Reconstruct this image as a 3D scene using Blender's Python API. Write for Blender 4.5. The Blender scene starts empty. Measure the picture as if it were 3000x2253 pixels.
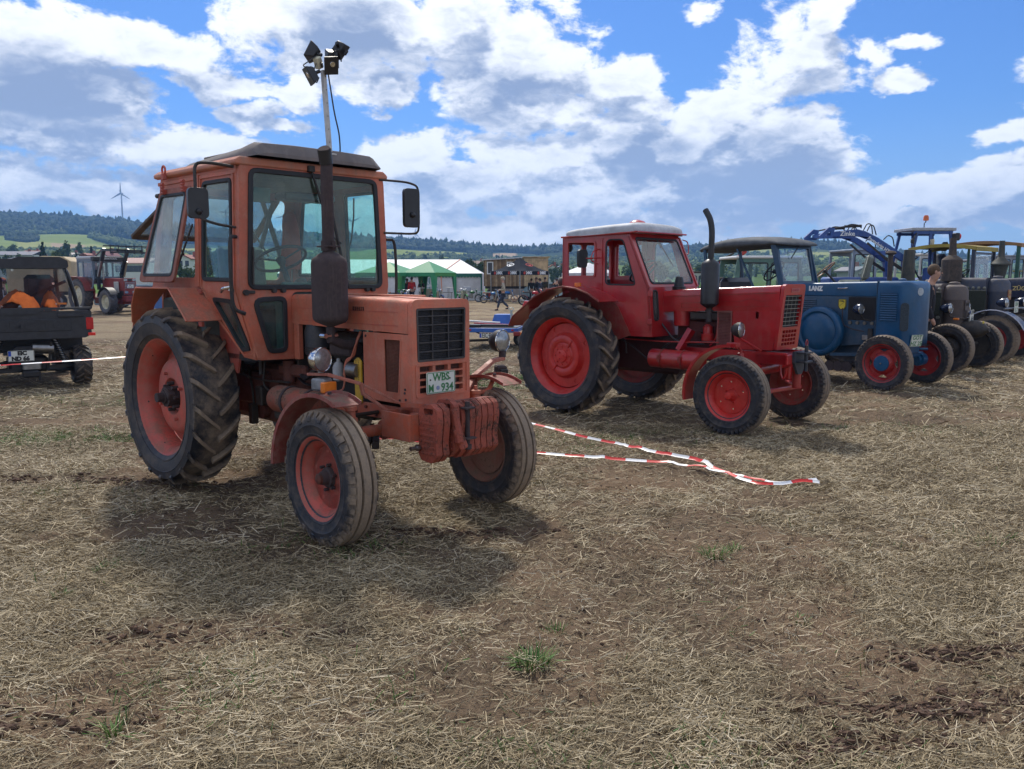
import bpy, math, random
import numpy as np
from math import sin, cos, pi, radians, atan2, sqrt, hypot
from mathutils import Vector, Matrix, Euler
from mathutils.geometry import tessellate_polygon
random.seed(7); rng = np.random.default_rng(7)
SC = bpy.context.scene; COL = SC.collection

# ------------------------------------------------------------------ camera
FPX, HORY, HC = 2450.0, 815.3, 1.767          # focal length and horizon row in pixels of a 3000x2253 photograph; eye height
PITCH = math.atan((2253/2-HORY)/FPX)
cam = bpy.data.objects.new('camera', bpy.data.cameras.new('camera')); COL.objects.link(cam)
cam.location = (0, 0, HC); cam.rotation_euler = (pi/2-PITCH, 0, 0)
cam.data.sensor_fit = 'HORIZONTAL'; cam.data.sensor_width = 36; cam.data.lens = 36*FPX/3000
cam.data.clip_start = .1; cam.data.clip_end = 20000
SC.camera = cam
SC.cycles.use_denoising = True
SC.cycles.max_bounces = 8; SC.cycles.transparent_max_bounces = 24; SC.cycles.diffuse_bounces = 3
SC.cycles.glossy_bounces = 3; SC.cycles.volume_bounces = 0; SC.cycles.caustics_reflective = False; SC.cycles.caustics_refractive = False
SC.cycles.sample_clamp_indirect = 6
SC.view_settings.view_transform = 'Standard'; SC.view_settings.look = 'None'; SC.view_settings.gamma = 1
SC.view_settings.exposure = 0.92; SC.view_settings.use_curve_mapping = False

def ray(px, py):
    x = (px-1500)/FPX; u = -(py-2253/2)/FPX
    return Vector((x, cos(PITCH)+u*sin(PITCH), -sin(PITCH)+u*cos(PITCH)))
def at(px, py, Y):                              # world point seen at a pixel, at distance Y in front of the camera
    r = ray(px, py); return Vector((0, 0, HC))+r*(Y/r.y)

# ------------------------------------------------------------------ sun and sky
SUN_EL, SUN_AZ = radians(50), radians(-12)     # azimuth from +Y, towards +X
sd = Vector((sin(SUN_AZ)*cos(SUN_EL), cos(SUN_AZ)*cos(SUN_EL), sin(SUN_EL)))
sun = bpy.data.objects.new('sun', bpy.data.lights.new('sun', 'SUN')); COL.objects.link(sun)
sun.data.energy = 2.2; sun.data.angle = radians(5); sun.data.color = (1, .94, .84)
sun.rotation_euler = sd.to_track_quat('Z', 'Y').to_euler()

W = bpy.data.worlds.new('World'); SC.world = W; W.use_nodes = True
class NG:                                       # small node-graph writer
    def __init__(s, tree): s.t = tree; s.N = tree.nodes; s.L = tree.links
    def n(s, typ, **kw):
        o = s.N.new(typ)
        for k, v in kw.items():
            if k.startswith('_'): setattr(o, k[1:], v)
        return o
    def lk(s, a, b): s.L.new(a, b)
    def put(s, sock, v):
        if hasattr(v, 'bl_idname') or hasattr(v, 'is_linked'): s.L.new(v, sock)
        else: sock.default_value = v
    def m(s, op, a, b=None, c=None, clamp=False):
        o = s.N.new('ShaderNodeMath'); o.operation = op; o.use_clamp = clamp
        for i, v in enumerate((a, b, c)):
            if v is not None: s.put(o.inputs[i], v)
        return o.outputs[0]
    def v(s, op, a, b=None):
        o = s.N.new('ShaderNodeVectorMath'); o.operation = op
        s.put(o.inputs[0], a)
        if b is not None: s.put(o.inputs[1], b)
        return o.outputs[1] if op in ('LENGTH', 'DOT_PRODUCT', 'DISTANCE') else o.outputs[0]
    def noise(s, vec, scale, detail=4, rough=.55, dist=0, col=False, dim='3D'):
        o = s.N.new('ShaderNodeTexNoise'); o.noise_dimensions = dim
        if vec is not None: s.L.new(vec, o.inputs['Vector'])
        o.inputs['Scale'].default_value = scale; o.inputs['Detail'].default_value = detail
        o.inputs['Roughness'].default_value = rough; o.inputs['Distortion'].default_value = dist
        return o.outputs['Color' if col else 'Fac']
    def ss(s, x, a, b):                         # smooth step of x between a and b
        o = s.N.new('ShaderNodeMapRange'); o.interpolation_type = 'SMOOTHSTEP'
        s.put(o.inputs[0], x); s.put(o.inputs[1], a); s.put(o.inputs[2], b); o.inputs[3].default_value = 0; o.inputs[4].default_value = 1
        return o.outputs[0]
    def mix(s, f, a, b):
        o = s.N.new('ShaderNodeMix'); o.data_type = 'RGBA'
        s.put(o.inputs[0], f)
        for i, v in ((6, a), (7, b)):
            if isinstance(v, tuple): v = (*v[:3], 1)
            s.put(o.inputs[i], v)
        return o.outputs[2]
    def mul(s, col, k): return s.mix(k, (0, 0, 0), col)

g = NG(W.node_tree); W.node_tree.nodes.clear()
tc = g.n('ShaderNodeTexCoord'); dirv = tc.outputs['Generated']
sky = g.n('ShaderNodeTexSky', _sky_type='NISHITA', _sun_disc=False, _sun_elevation=SUN_EL, _sun_rotation=SUN_AZ, _altitude=200, _air_density=1.15, _dust_density=.35, _ozone_density=1.6)
sep = g.n('ShaderNodeSeparateXYZ'); g.lk(dirv, sep.inputs[0])
az = g.m('ARCTAN2', sep.outputs[0], sep.outputs[1]); el = g.m('ARCSINE', sep.outputs[2])
comb = g.n('ShaderNodeCombineXYZ'); g.lk(az, comb.inputs[0]); g.lk(el, comb.inputs[1])
# cloud masses: centre and radii in pixels of a 2212-wide picture, thickness, greyness of the base
CL = [(60,150,190,110,1.15),(200,170,130,70,1.0),(30,60,120,50,.8),(110,285,240,50,.85),(330,310,170,40,.75),(470,330,150,36,.7),
 (330,110,160,52,.85),(470,165,120,38,.8),(560,60,90,60,.6),(720,60,170,85,1.25),(840,90,90,60,1.1),(640,200,50,42,.85),(800,205,88,50,.95),(540,255,62,38,.9),(610,290,50,16,.5),
 (1000,60,120,100,1.0),(1140,130,180,90,1.05),(1060,200,140,70,.95),(1300,170,130,75,1.0),(1370,230,120,60,.95),(1150,250,160,60,.9),
 (900,340,130,46,.85),(1010,400,200,60,.95),(1180,350,150,55,.9),(870,470,160,50,.8),(1250,430,170,60,.95),
 (1560,270,110,75,1.15),(1640,330,170,95,1.3),(1500,330,130,80,1.1),(1740,300,75,60,1.0),(1700,410,150,65,1.25),(1480,420,160,60,1.0),(1590,205,45,30,.8),(1350,320,140,80,1.05),
 (1730,90,110,75,.7),(1640,150,80,50,.55),(1850,110,55,60,.55),(1700,170,130,60,.65),(1530,12,55,22,.5),(1780,20,60,30,.6),
 (1945,188,62,34,.85),(1972,85,52,20,.6),(2195,292,52,30,.75),(1905,445,75,40,.8),(1980,420,90,40,.95),(2120,430,130,62,1.1),(2230,400,110,60,1.0),(2040,480,260,34,.9),
 (200,400,330,50,.8),(1100,500,520,50,.75),(1500,480,260,50,.8),(700,440,300,44,.5),(1640,455,200,30,1.2),(2420,120,120,70,.9),(2500,300,160,60,.8),(-200,200,150,120,1.0),(-250,380,200,60,.9)]
def p2a(x, y):
    r = ray(x*3000/2212, y*3000/2212).normalized(); return atan2(r.x, r.y), math.asin(r.z)
def cloudfield(g, vec2, dvec, det):             # density of the cloud layer in a direction
    acc = None
    wob = g.noise(dvec, 7, 5, .6, 0, True); wob = g.v('MULTIPLY', g.v('SUBTRACT', wob, (.5, .5, .5)), (.14, .10, 0))
    q = g.v('ADD', vec2, wob)
    for (cx, cy, rx, ry, k) in CL:
        a, e = p2a(cx, cy); s = 3000/2212/FPX*1.22
        d = g.v('LENGTH', g.v('MULTIPLY', g.v('SUBTRACT', q, (a, e, 0)), (1/(rx*s), 1/(ry*s), 0)))
        t = g.m('MULTIPLY_ADD', d, -k, k)
        acc = t if acc is None else g.m('MAXIMUM', acc, t)
    # elsewhere in the sky the same kind of broken cloud goes on
    sp = g.n('ShaderNodeSeparateXYZ'); g.lk(vec2, sp.inputs[0])
    off = g.m('MAXIMUM', g.ss(g.m('ABSOLUTE', sp.outputs[0]), .62, .85), g.ss(sp.outputs[1], .36, .5))
    big = g.m('MULTIPLY_ADD', g.noise(dvec, 3.1, 3, .55), 2.6, -1.05)
    acc = g.m('MAXIMUM', g.m('MULTIPLY_ADD', off, 2, -2), acc)
    acc = g.m('ADD', g.m('MULTIPLY', acc, g.m('SUBTRACT', 1, off)), g.m('MULTIPLY', big, off))
    fine = g.noise(dvec, 15, det, .66, .25)
    den = g.m('ADD', acc, g.m('MULTIPLY_ADD', fine, 1.5, -.83))
    return den, acc
stretch = g.v('MULTIPLY', dirv, (1, 1, 1.7))
d0, a0 = cloudfield(g, comb.outputs[0], stretch, 8)
upv = g.v('ADD', comb.outputs[0], (-.012, .03, 0)); d1, a1 = cloudfield(g, upv, g.v('ADD', stretch, (-.008, .006, .05)), 4)
cover = g.ss(d0, .0, .24)
relief = g.ss(g.m('ADD', g.m('SUBTRACT', d1, d0), g.m('MULTIPLY', g.m('SUBTRACT', a1, a0), .5)), -.42, .34)   # more cloud above than here = base in shade
thick = g.m('ADD', g.m('MULTIPLY', g.ss(a0, .05, .95), .66), g.m('MULTIPLY', g.ss(d0, .3, 1.5), .38))
bil = g.noise(g.v('MULTIPLY', stretch, (1, 1, 1.25)), 34, 6, .62, .5)
core = None                                      # thick parts of the clouds, seen from their shaded side
wob2 = g.v('MULTIPLY', g.v('SUBTRACT', g.noise(stretch, 9, 4, .6, 0, True), (.5, .5, .5)), (.11, .07, 0)); q2 = g.v('ADD', comb.outputs[0], wob2)
for (cx, cy, rx, ry, k) in [(110,180,170,62,.8),(770,55,105,60,.75),(1640,425,210,50,.8),(1400,335,130,45,.6),(1680,330,120,60,.45),(820,205,60,30,.4),(560,262,40,22,.35),(1080,190,120,45,.45),(200,395,380,45,.4),(980,385,110,35,.4),(1450,478,260,30,.2),(1740,95,60,40,.3),(90,300,170,28,.4),(480,180,60,30,.3),(2150,450,120,45,.3)]:
    a, e = p2a(cx, cy); s = 3000/2212/FPX*1.15; d = g.v('LENGTH', g.v('MULTIPLY', g.v('SUBTRACT', q2, (a, e, 0)), (1/(rx*s), 1/(ry*s), 0)))
    t = g.m('MULTIPLY', g.ss(d, 1.15, .35), k); core = t if core is None else g.m('MAXIMUM', core, t)
shade = g.m('ADD', g.m('ADD', g.m('MULTIPLY', relief, .55), g.m('MULTIPLY', thick, .38)), g.m('MULTIPLY_ADD', bil, .9, -.47), None, True)
shade = g.m('ADD', shade, g.m('MULTIPLY', core, .62), None, True)
lit, dark = (6.7, 6.8, 6.9), (1.75, 2.2, 3.2)
ccol = g.mix(g.ss(shade, .05, .95), lit, dark)
hz = g.ss(el, .20, -.02)
skyc = g.mix(g.m('MULTIPLY', hz, .55), g.v('MULTIPLY', sky.outputs[0], (.21, .36, .63)), (3.1, 4.1, 5.8))
ccol = g.mix(g.m('MULTIPLY', hz, .30), ccol, (5.0, 5.8, 7.0))
fin = g.mix(g.m('MULTIPLY', cover, .97), skyc, ccol)
bg = g.n('ShaderNodeBackground'); g.lk(fin, bg.inputs[0]); bg.inputs[1].default_value = .1
ow = g.n('ShaderNodeOutputWorld'); g.lk(bg.outputs[0], ow.inputs[0])
try: W.cycles.sampling_method = 'MANUAL'; W.cycles.sample_map_resolution = 512
except Exception: pass
# ------------------------------------------------------------------ helpers: tagging
def tag(o, label=None, cat=None, group=None, kind=None):
    if label: o['label'] = label
    if cat: o['category'] = cat
    if group: o['group'] = group
    if kind: o['kind'] = kind
    return o
def thing(name, label, cat, loc=(0, 0, 0), rz=0, group=None, parent=None):
    o = bpy.data.objects.new(name, None); COL.objects.link(o); o.location = loc; o.rotation_euler = (0, 0, rz); o.empty_display_size = .2
    if parent: o.parent = parent
    return tag(o, label, cat, group)
def holder(name, parent, loc=(0, 0, 0), rz=0, rot=None):
    o = bpy.data.objects.new(name, None); COL.objects.link(o); o.parent = parent; o.location = loc
    o.rotation_euler = rot if rot else (0, 0, rz); o.empty_display_size = .1
    return o
KIDS = {}
def copytree(o, parent=None):
    c = o.copy(); COL.objects.link(c)
    if parent: c.parent = parent
    for ch in [x for x in SC.objects if x.parent == o]: copytree(ch, c)
    return c
# ------------------------------------------------------------------ helpers: shapes
def rot2(p, a): return (p[0]*cos(a)-p[1]*sin(a), p[0]*sin(a)+p[1]*cos(a))
XZ = lambda u, v, w: (u, w, v)                  # polygon in the x-z plane, thickness along y
YZ = lambda u, v, w: (w, u, v)
XY = lambda u, v, w: (u, v, w)
def rpoly(pts, r, n=4):                         # polygon with rounded corners
    out = []; k = len(pts)
    for i in range(k):
        a, b, c = Vector(pts[i-1]), Vector(pts[i]), Vector(pts[(i+1) % k])
        ri = r[i] if isinstance(r, (list, tuple)) else r
        d1 = (a-b); d2 = (c-b); l1, l2 = d1.length, d2.length; d1.normalize(); d2.normalize()
        ang = math.acos(max(-1, min(1, d1.dot(d2)))); t = min(ri/max(math.tan(ang/2), .05), l1*.49, l2*.49)
        p, q = b+d1*t, b+d2*t
        for j in range(n+1):
            s = j/n; m = (p*(1-s)*(1-s)+b*2*s*(1-s)+q*s*s); out.append((m.x, m.y))
    return out
def inset(pts, d):                              # move each vertex of a ccw/cw polygon inwards by d
    k = len(pts); A = sum(pts[i-1][0]*pts[i][1]-pts[i][0]*pts[i-1][1] for i in range(k)); sg = 1 if A > 0 else -1; out = []
    for i in range(k):
        a, b, c = Vector(pts[i-1]), Vector(pts[i]), Vector(pts[(i+1) % k])
        e1 = (b-a); e2 = (c-b)
        if e1.length < 1e-7: e1 = e2
        if e2.length < 1e-7: e2 = e1
        n1 = Vector((-e1.y, e1.x)).normalized()*sg; n2 = Vector((-e2.y, e2.x)).normalized()*sg
        n = n1+n2; n = n/max(n.dot(n1), .3) if n.length > 1e-6 else n1
        out.append((b.x+n.x*d, b.y+n.y*d))
    return out
class MB:
    def __init__(s): s.v = []; s.f = []
    def add(s, vs, fs):
        b = len(s.v); s.v += [tuple(x) for x in vs]; s.f += [tuple(b+i for i in f) for f in fs]; return s
    def box(s, x0, x1, y0, y1, z0, z1, b=0):
        return s.ob(((x0+x1)/2, (y0+y1)/2, (z0+z1)/2), (x1-x0, y1-y0, z1-z0), None, b)
    def ob(s, c, sz, R=None, b=0):              # box, optionally chamfered by b and turned by matrix R
        hx, hy, hz = sz[0]/2, sz[1]/2, sz[2]/2
        if R is None: R = Matrix.Identity(3)
        elif not isinstance(R, Matrix): R = Euler(R).to_matrix()
        c = Vector(c)
        if b <= 0:
            vs = [c+R@Vector((x*hx, y*hy, z*hz)) for x in (-1, 1) for y in (-1, 1) for z in (-1, 1)]
            return s.add(vs, [(0, 1, 3, 2), (4, 6, 7, 5), (0, 4, 5, 1), (2, 3, 7, 6), (0, 2, 6, 4), (1, 5, 7, 3)])
        vs = []; idx = {}
        for x in (-1, 1):
            for y in (-1, 1):
                for z in (-1, 1):
                    for ax in range(3):
                        h = [hx-b, hy-b, hz-b]; h[ax] += b
                        idx[(x, y, z, ax)] = len(vs); vs.append(c+R@Vector((x*h[0], y*h[1], z*h[2])))
        f = []; I = idx
        for k in (-1, 1):
            f.append([I[(k, a, d, 0)] for a, d in ((-1, -1), (1, -1), (1, 1), (-1, 1))][::k])
            f.append([I[(a, k, d, 1)] for a, d in ((-1, -1), (-1, 1), (1, 1), (1, -1))][::k])
            f.append([I[(a, d, k, 2)] for a, d in ((-1, -1), (1, -1), (1, 1), (-1, 1))][::k])
            for j in (-1, 1):
                f.append([I[(-1, k, j, 1)], I[(1, k, j, 1)], I[(1, k, j, 2)], I[(-1, k, j, 2)]])
                f.append([I[(k, -1, j, 0)], I[(k, 1, j, 0)], I[(k, 1, j, 2)], I[(k, -1, j, 2)]])
                f.append([I[(k, j, -1, 0)], I[(k, j, 1, 0)], I[(k, j, 1, 1)], I[(k, j, -1, 1)]])
                for l in (-1, 1): f.append([I[(k, j, l, 0)], I[(k, j, l, 1)], I[(k, j, l, 2)]])
        return s.add(vs, f)
    def beam(s, a, b, w, h, up=(0, 0, 1), ch=0):   # box bar from a to b
        a, b = Vector(a), Vector(b); d = b-a; L = d.length; x = d.normalized(); u = Vector(up)
        if abs(x.dot(u)) > .98: u = Vector((1, 0, 0))
        y = u.cross(x).normalized(); z = x.cross(y)
        return s.ob((a+b)/2, (L, w, h), Matrix((x, y, z)).transposed(), ch)
    def tube(s, pts, r, n=8, closed=False, cap=True):
        P = [Vector(p) for p in pts]; m = len(P); vs = []; prev = None
        for i in range(m):
            if closed: t = P[(i+1) % m]-P[i-1]
            else: t = P[min(i+1, m-1)]-P[max(i-1, 0)]
            t.normalize()
            if prev is None: prev = t.orthogonal().normalized()
            prev = (prev-t*prev.dot(t)); prev = prev.normalized() if prev.length > 1e-6 else t.orthogonal().normalized()
            bn = t.cross(prev); ri = r[i] if isinstance(r, (list, tuple)) else r
            for j in range(n):
                a = 2*pi*j/n; vs.append(P[i]+(prev*cos(a)+bn*sin(a))*ri)
        fs = [(i*n+j, i*n+(j+1) % n, (i+1) % m*n+(j+1) % n, (i+1) % m*n+j) for i in range(m if closed else m-1) for j in range(n)]
        if cap and not closed: fs += [tuple(range(n))[::-1], tuple((m-1)*n+j for j in range(n))]
        return s.add(vs, fs)
    def smooth(s, pts, r, n=8, k=4, **kw):      # tube through rounded control points
        P = [Vector(p) for p in pts]; out = [P[0]]
        for i in range(1, len(P)-1):
            a, b, c = P[i-1], P[i], P[i+1]
            p, q = b.lerp(a, .35), b.lerp(c, .35)
            for j in range(k+1):
                t = j/k; out.append(p*(1-t)**2+b*2*t*(1-t)+q*t*t)
        out.append(P[-1]); return s.tube(out, r, n, **kw)
    def lathe(s, prof, o=(0, 0, 0), axis=(0, 1, 0), n=24, up=None, close=False):
        o = Vector(o); ax = Vector(axis).normalized(); u = (Vector(up) if up else ax.orthogonal()).normalized(); w = ax.cross(u); vs = []
        for (t, r) in prof:
            for j in range(n):
                a = 2*pi*j/n; vs.append(o+ax*t+(u*cos(a)+w*sin(a))*r)
        m = len(prof); rg = range(m if close else m-1)
        fs = [(i*n+j, (i+1) % m*n+j, (i+1) % m*n+(j+1) % n, i*n+(j+1) % n) for i in rg for j in range(n)]
        if not close:
            if prof[0][1] > 1e-6: fs.append(tuple(range(n)))
            if prof[-1][1] > 1e-6: fs.append(tuple((m-1)*n+j for j in range(n))[::-1])
        return s.add(vs, fs)
    def cyl(s, a, b, r, n=16, r2=None):
        a, b = Vector(a), Vector(b); return s.lathe([(0, r), ((b-a).length, r if r2 is None else r2)], a, b-a, n)
    def sphere(s, c, r, n=12, m=8, sc=(1, 1, 1)):
        b = len(s.v); s.lathe([(-r*cos(pi*i/m), max(r*sin(pi*i/m), 0)) for i in range(m+1)], (0, 0, 0), (0, 0, 1), n)
        for i in range(b, len(s.v)): v = s.v[i]; s.v[i] = (c[0]+v[0]*sc[0], c[1]+v[1]*sc[1], c[2]+v[2]*sc[2])
        return s
    def plate(s, outer, holes=(), fn=XZ, w0=0, w1=.02):   # sheet with holes; w0, w1 may be functions of (u, v)
        loops = [list(outer)]+[list(h) for h in holes]; flat = [p for l in loops for p in l]; N = len(flat)
        tr = tessellate_polygon([[Vector((p[0], p[1], 0)) for p in l] for l in loops])
        W0 = w0 if callable(w0) else (lambda u, v: w0); W1 = w1 if callable(w1) else (lambda u, v: w1)
        vs = [fn(u, v, W0(u, v)) for u, v in flat]+[fn(u, v, W1(u, v)) for u, v in flat]
        fs = [tuple(t) for t in tr]+[tuple(N+i for i in t[::-1]) for t in tr]; b = 0
        for l in loops:
            k = len(l); fs += [(b+i, b+(i+1) % k, N+b+(i+1) % k, N+b+i) for i in range(k)]; b += k
        return s.add(vs, fs)
    def ring(s, outer, inner, fn=XZ, w0=0, w1=.02):       # frame between two loops of equal length
        k = len(outer); W0 = w0 if callable(w0) else (lambda u, v: w0); W1 = w1 if callable(w1) else (lambda u, v: w1)
        vs = [fn(u, v, W(u, v)) for W in (W0, W1) for l in (outer, inner) for u, v in l]; fs = []
        for i in range(k):
            j = (i+1) % k; fs += [(i, j, k+j, k+i), (2*k+i, 3*k+i, 3*k+j, 2*k+j), (i, 2*k+i, 2*k+j, j), (k+i, k+j, 3*k+j, 3*k+i)]
        return s.add(vs, fs)
    def strip(s, path, y0, y1, t=.006):          # thin plate along a path of (x, z) between y0 and y1 (numbers or lists)
        m = len(path); Y0 = y0 if isinstance(y0, list) else [y0]*m; Y1 = y1 if isinstance(y1, list) else [y1]*m; vs = []
        for i, (x, z) in enumerate(path):
            a = path[max(i-1, 0)]; b = path[min(i+1, m-1)]; d = Vector((b[0]-a[0], b[1]-a[1])).normalized(); nx, nz = -d.y*t, d.x*t
            vs += [(x, Y0[i], z), (x, Y1[i], z), (x+nx, Y0[i], z+nz), (x+nx, Y1[i], z+nz)]
        fs = [(0, 1, 3, 2), (4*m-4, 4*m-2, 4*m-1, 4*m-3)]
        for i in range(m-1):
            p = 4*i; q = p+4; fs += [(p, q, q+1, p+1), (p+2, p+3, q+3, q+2), (p, p+2, q+2, q), (p+1, q+1, q+3, p+3)]
        return s.add(vs, fs)
    def xf(s, M):                                # transform everything so far
        s.v = [tuple(M@Vector(v)) for v in s.v]; return s
    def build(s, name, mat, parent=None, loc=None, ang=32, bev=0, rot=None):
        me = bpy.data.meshes.new(name); me.from_pydata(s.v, [], s.f); me.validate()
        import bmesh
        bm = bmesh.new(); bm.from_mesh(me); bmesh.ops.recalc_face_normals(bm, faces=bm.faces); bm.to_mesh(me); bm.free()
        if ang: me.shade_smooth(); me.set_sharp_from_angle(angle=radians(ang))
        me.materials.append(mat)
        o = bpy.data.objects.new(name, me); COL.objects.link(o)
        if parent: o.parent = parent
        if loc is not None: o.location = loc
        if rot is not None: o.rotation_euler = rot
        if bev:
            md = o.modifiers.new('bevel', 'BEVEL'); md.width = bev; md.segments = 2; md.limit_method = 'ANGLE'; md.angle_limit = radians(40); md.harden_normals = False
        return o
def arc(cx, cz, r, a0, a1, n=12): return [(cx+r*cos(radians(a0+(a1-a0)*i/n)), cz+r*sin(radians(a0+(a1-a0)*i/n))) for i in range(n+1)]
def text(s, size, mat, parent, loc, rot, name='lettering', bold=.0, ext=.002, width=None, shear=0):
    cu = bpy.data.curves.new(name, 'FONT'); cu.body = s; cu.size = size; cu.align_x = 'CENTER'; cu.align_y = 'CENTER'; cu.offset = bold; cu.extrude = ext; cu.shear = shear; cu.resolution_u = 3
    t = bpy.data.objects.new(name, cu); COL.objects.link(t); bpy.context.view_layer.update()
    me = bpy.data.meshes.new_from_object(t.evaluated_get(bpy.context.evaluated_depsgraph_get())); bpy.data.objects.remove(t)
    if width:
        xs = [v.co.x for v in me.vertices]; k = width/(max(xs)-min(xs))
        for v in me.vertices: v.co.x *= k
    me.materials.clear(); me.materials.append(mat)
    o = bpy.data.objects.new(name, me); COL.objects.link(o); o.parent = parent; o.location = loc; o.rotation_euler = rot
    return o

# ------------------------------------------------------------------ materials
MC = {}
def mat_base(name):
    m = bpy.data.materials.new(name); m.use_nodes = True; m.node_tree.nodes.clear(); g = NG(m.node_tree)
    out = g.n('ShaderNodeOutputMaterial'); b = g.n('ShaderNodeBsdfPrincipled'); g.lk(b.outputs[0], out.inputs[0]); return m, g, b
def paint(name, col, rough=.4, fade=.25, dirt=.35, rust=.12, metal=0, dirtcol=(.17, .125, .085), bump=.3, sc=1.0, spec=.5, fadecol=None, coat=0):
    if name in MC: return MC[name]
    m, g, b = mat_base(name); tc = g.n('ShaderNodeTexCoord'); P = tc.outputs['Object']
    big = g.noise(P, 2.2*sc, 3, .6); mid = g.noise(P, 11*sc, 6, .65); fin = g.noise(P, 55*sc, 4, .7)
    light = fadecol or tuple(min(1, c*1.35+.02) for c in col); dk = tuple(c*.72 for c in col)
    c = g.mix(g.ss(big, .35, .7), dk, col); c = g.mix(g.m('MULTIPLY', g.ss(mid, .42, .70), fade), c, light)
    mp = g.n('ShaderNodeMapping'); mp.inputs['Scale'].default_value = (9*sc, 9*sc, .9*sc); g.lk(P, mp.inputs[0]); stk = g.ss(g.noise(mp.outputs[0], 1.6, 5, .65), .52, .70); c = g.mix(g.m('MULTIPLY', stk, min(.6, fade*.9+dirt*.35)), c, g.mix(fin, dirtcol, light))
    oi = g.n('ShaderNodeNewGeometry'); sp = g.n('ShaderNodeSeparateXYZ'); g.lk(oi.outputs['Normal'], sp.inputs[0])
    up = g.m('MULTIPLY_ADD', g.m('MAXIMUM', sp.outputs[2], 0), .6, .45)
    d = g.m('MULTIPLY', g.m('MULTIPLY', g.ss(g.m('ADD', g.m('MULTIPLY', mid, .6), g.m('MULTIPLY', fin, .4)), .40, .60), up), min(1, dirt*1.25))
    c = g.mix(d, c, dirtcol); r = None
    if rust > 0:
        rm = g.m('MULTIPLY', g.ss(g.m('ADD', g.m('MULTIPLY', fin, .5), g.m('MULTIPLY', mid, .5)), .70-rust*.35, .76-rust*.3), min(1, rust*6))
        c = g.mix(rm, c, (.055, .026, .016)); r = rm
    g.lk(c, b.inputs['Base Color'])
    rr = g.m('ADD', g.m('MULTIPLY', d, .5), rough, None, True); rr = g.m('ADD', rr, g.m('MULTIPLY', mid, .12))
    if r: rr = g.m('MAXIMUM', rr, g.m('MULTIPLY', r, .85))
    g.lk(rr, b.inputs['Roughness']); b.inputs['Metallic'].default_value = metal; b.inputs['Specular IOR Level'].default_value = spec
    if coat: b.inputs['Coat Weight'].default_value = coat; b.inputs['Coat Roughness'].default_value = .12
    if bump:
        bp = g.n('ShaderNodeBump'); bp.inputs['Strength'].default_value = bump; bp.inputs['Distance'].default_value = .004
        g.lk(g.m('ADD', mid, g.m('MULTIPLY', big, 1.5)), bp.inputs['Height']); g.lk(bp.outputs[0], b.inputs['Normal'])
    MC[name] = m; return m
def plain(name, col, rough=.6, metal=0, var=.15, spec=.5, emis=0, bumps=0, sc=14, trans=0):
    if name in MC: return MC[name]
    m, g, b = mat_base(name); tc = g.n('ShaderNodeTexCoord'); nz = g.noise(tc.outputs['Object'], sc, 5, .6)
    c = g.mix(g.ss(nz, .3, .7), tuple(x*(1-var) for x in col), tuple(min(1, x*(1+var)) for x in col)); g.lk(c, b.inputs['Base Color'])
    b.inputs['Roughness'].default_value = rough; b.inputs['Metallic'].default_value = metal; b.inputs['Specular IOR Level'].default_value = spec
    if trans: b.inputs['Transmission Weight'].default_value = trans
    if bumps:
        bp = g.n('ShaderNodeBump'); bp.inputs['Strength'].default_value = bumps; bp.inputs['Distance'].default_value = .01; g.lk(nz, bp.inputs['Height']); g.lk(bp.outputs[0], b.inputs['Normal'])
    if emis: b.inputs['Emission Color'].default_value = (*col, 1); b.inputs['Emission Strength'].default_value = emis
    MC[name] = m; return m
def glass(name, tint=(.8, .93, .92), refl=.9, dirt=.10, dcol=(.45, .5, .48)):
    if name in MC: return MC[name]
    m = bpy.data.materials.new(name); m.use_nodes = True; m.node_tree.nodes.clear(); g = NG(m.node_tree)
    out = g.n('ShaderNodeOutputMaterial'); tr = g.n('ShaderNodeBsdfTransparent'); tr.inputs[0].default_value = (*tint, 1)
    gl = g.n('ShaderNodeBsdfGlossy'); gl.inputs['Roughness'].default_value = .03; gl.inputs[0].default_value = (refl, refl, refl, 1)
    df = g.n('ShaderNodeBsdfDiffuse'); df.inputs[0].default_value = (*dcol, 1)
    fr = g.n('ShaderNodeLayerWeight'); fr.inputs[0].default_value = .5; fr = g.m('MULTIPLY_ADD', g.m('POWER', fr.outputs['Facing'], 3.5), .55, .035)
    tc = g.n('ShaderNodeTexCoord'); nz = g.noise(tc.outputs['Object'], 3.5, 7, .65)
    m1 = g.n('ShaderNodeMixShader'); g.lk(g.m('MULTIPLY', g.ss(nz, .3, .75), dirt), m1.inputs[0]); g.lk(tr.outputs[0], m1.inputs[1]); g.lk(df.outputs[0], m1.inputs[2])
    m2 = g.n('ShaderNodeMixShader'); g.lk(fr, m2.inputs[0]); g.lk(m1.outputs[0], m2.inputs[1]); g.lk(gl.outputs[0], m2.inputs[2])
    g.lk(m2.outputs[0], out.inputs[0]); MC[name] = m; return m
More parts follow.
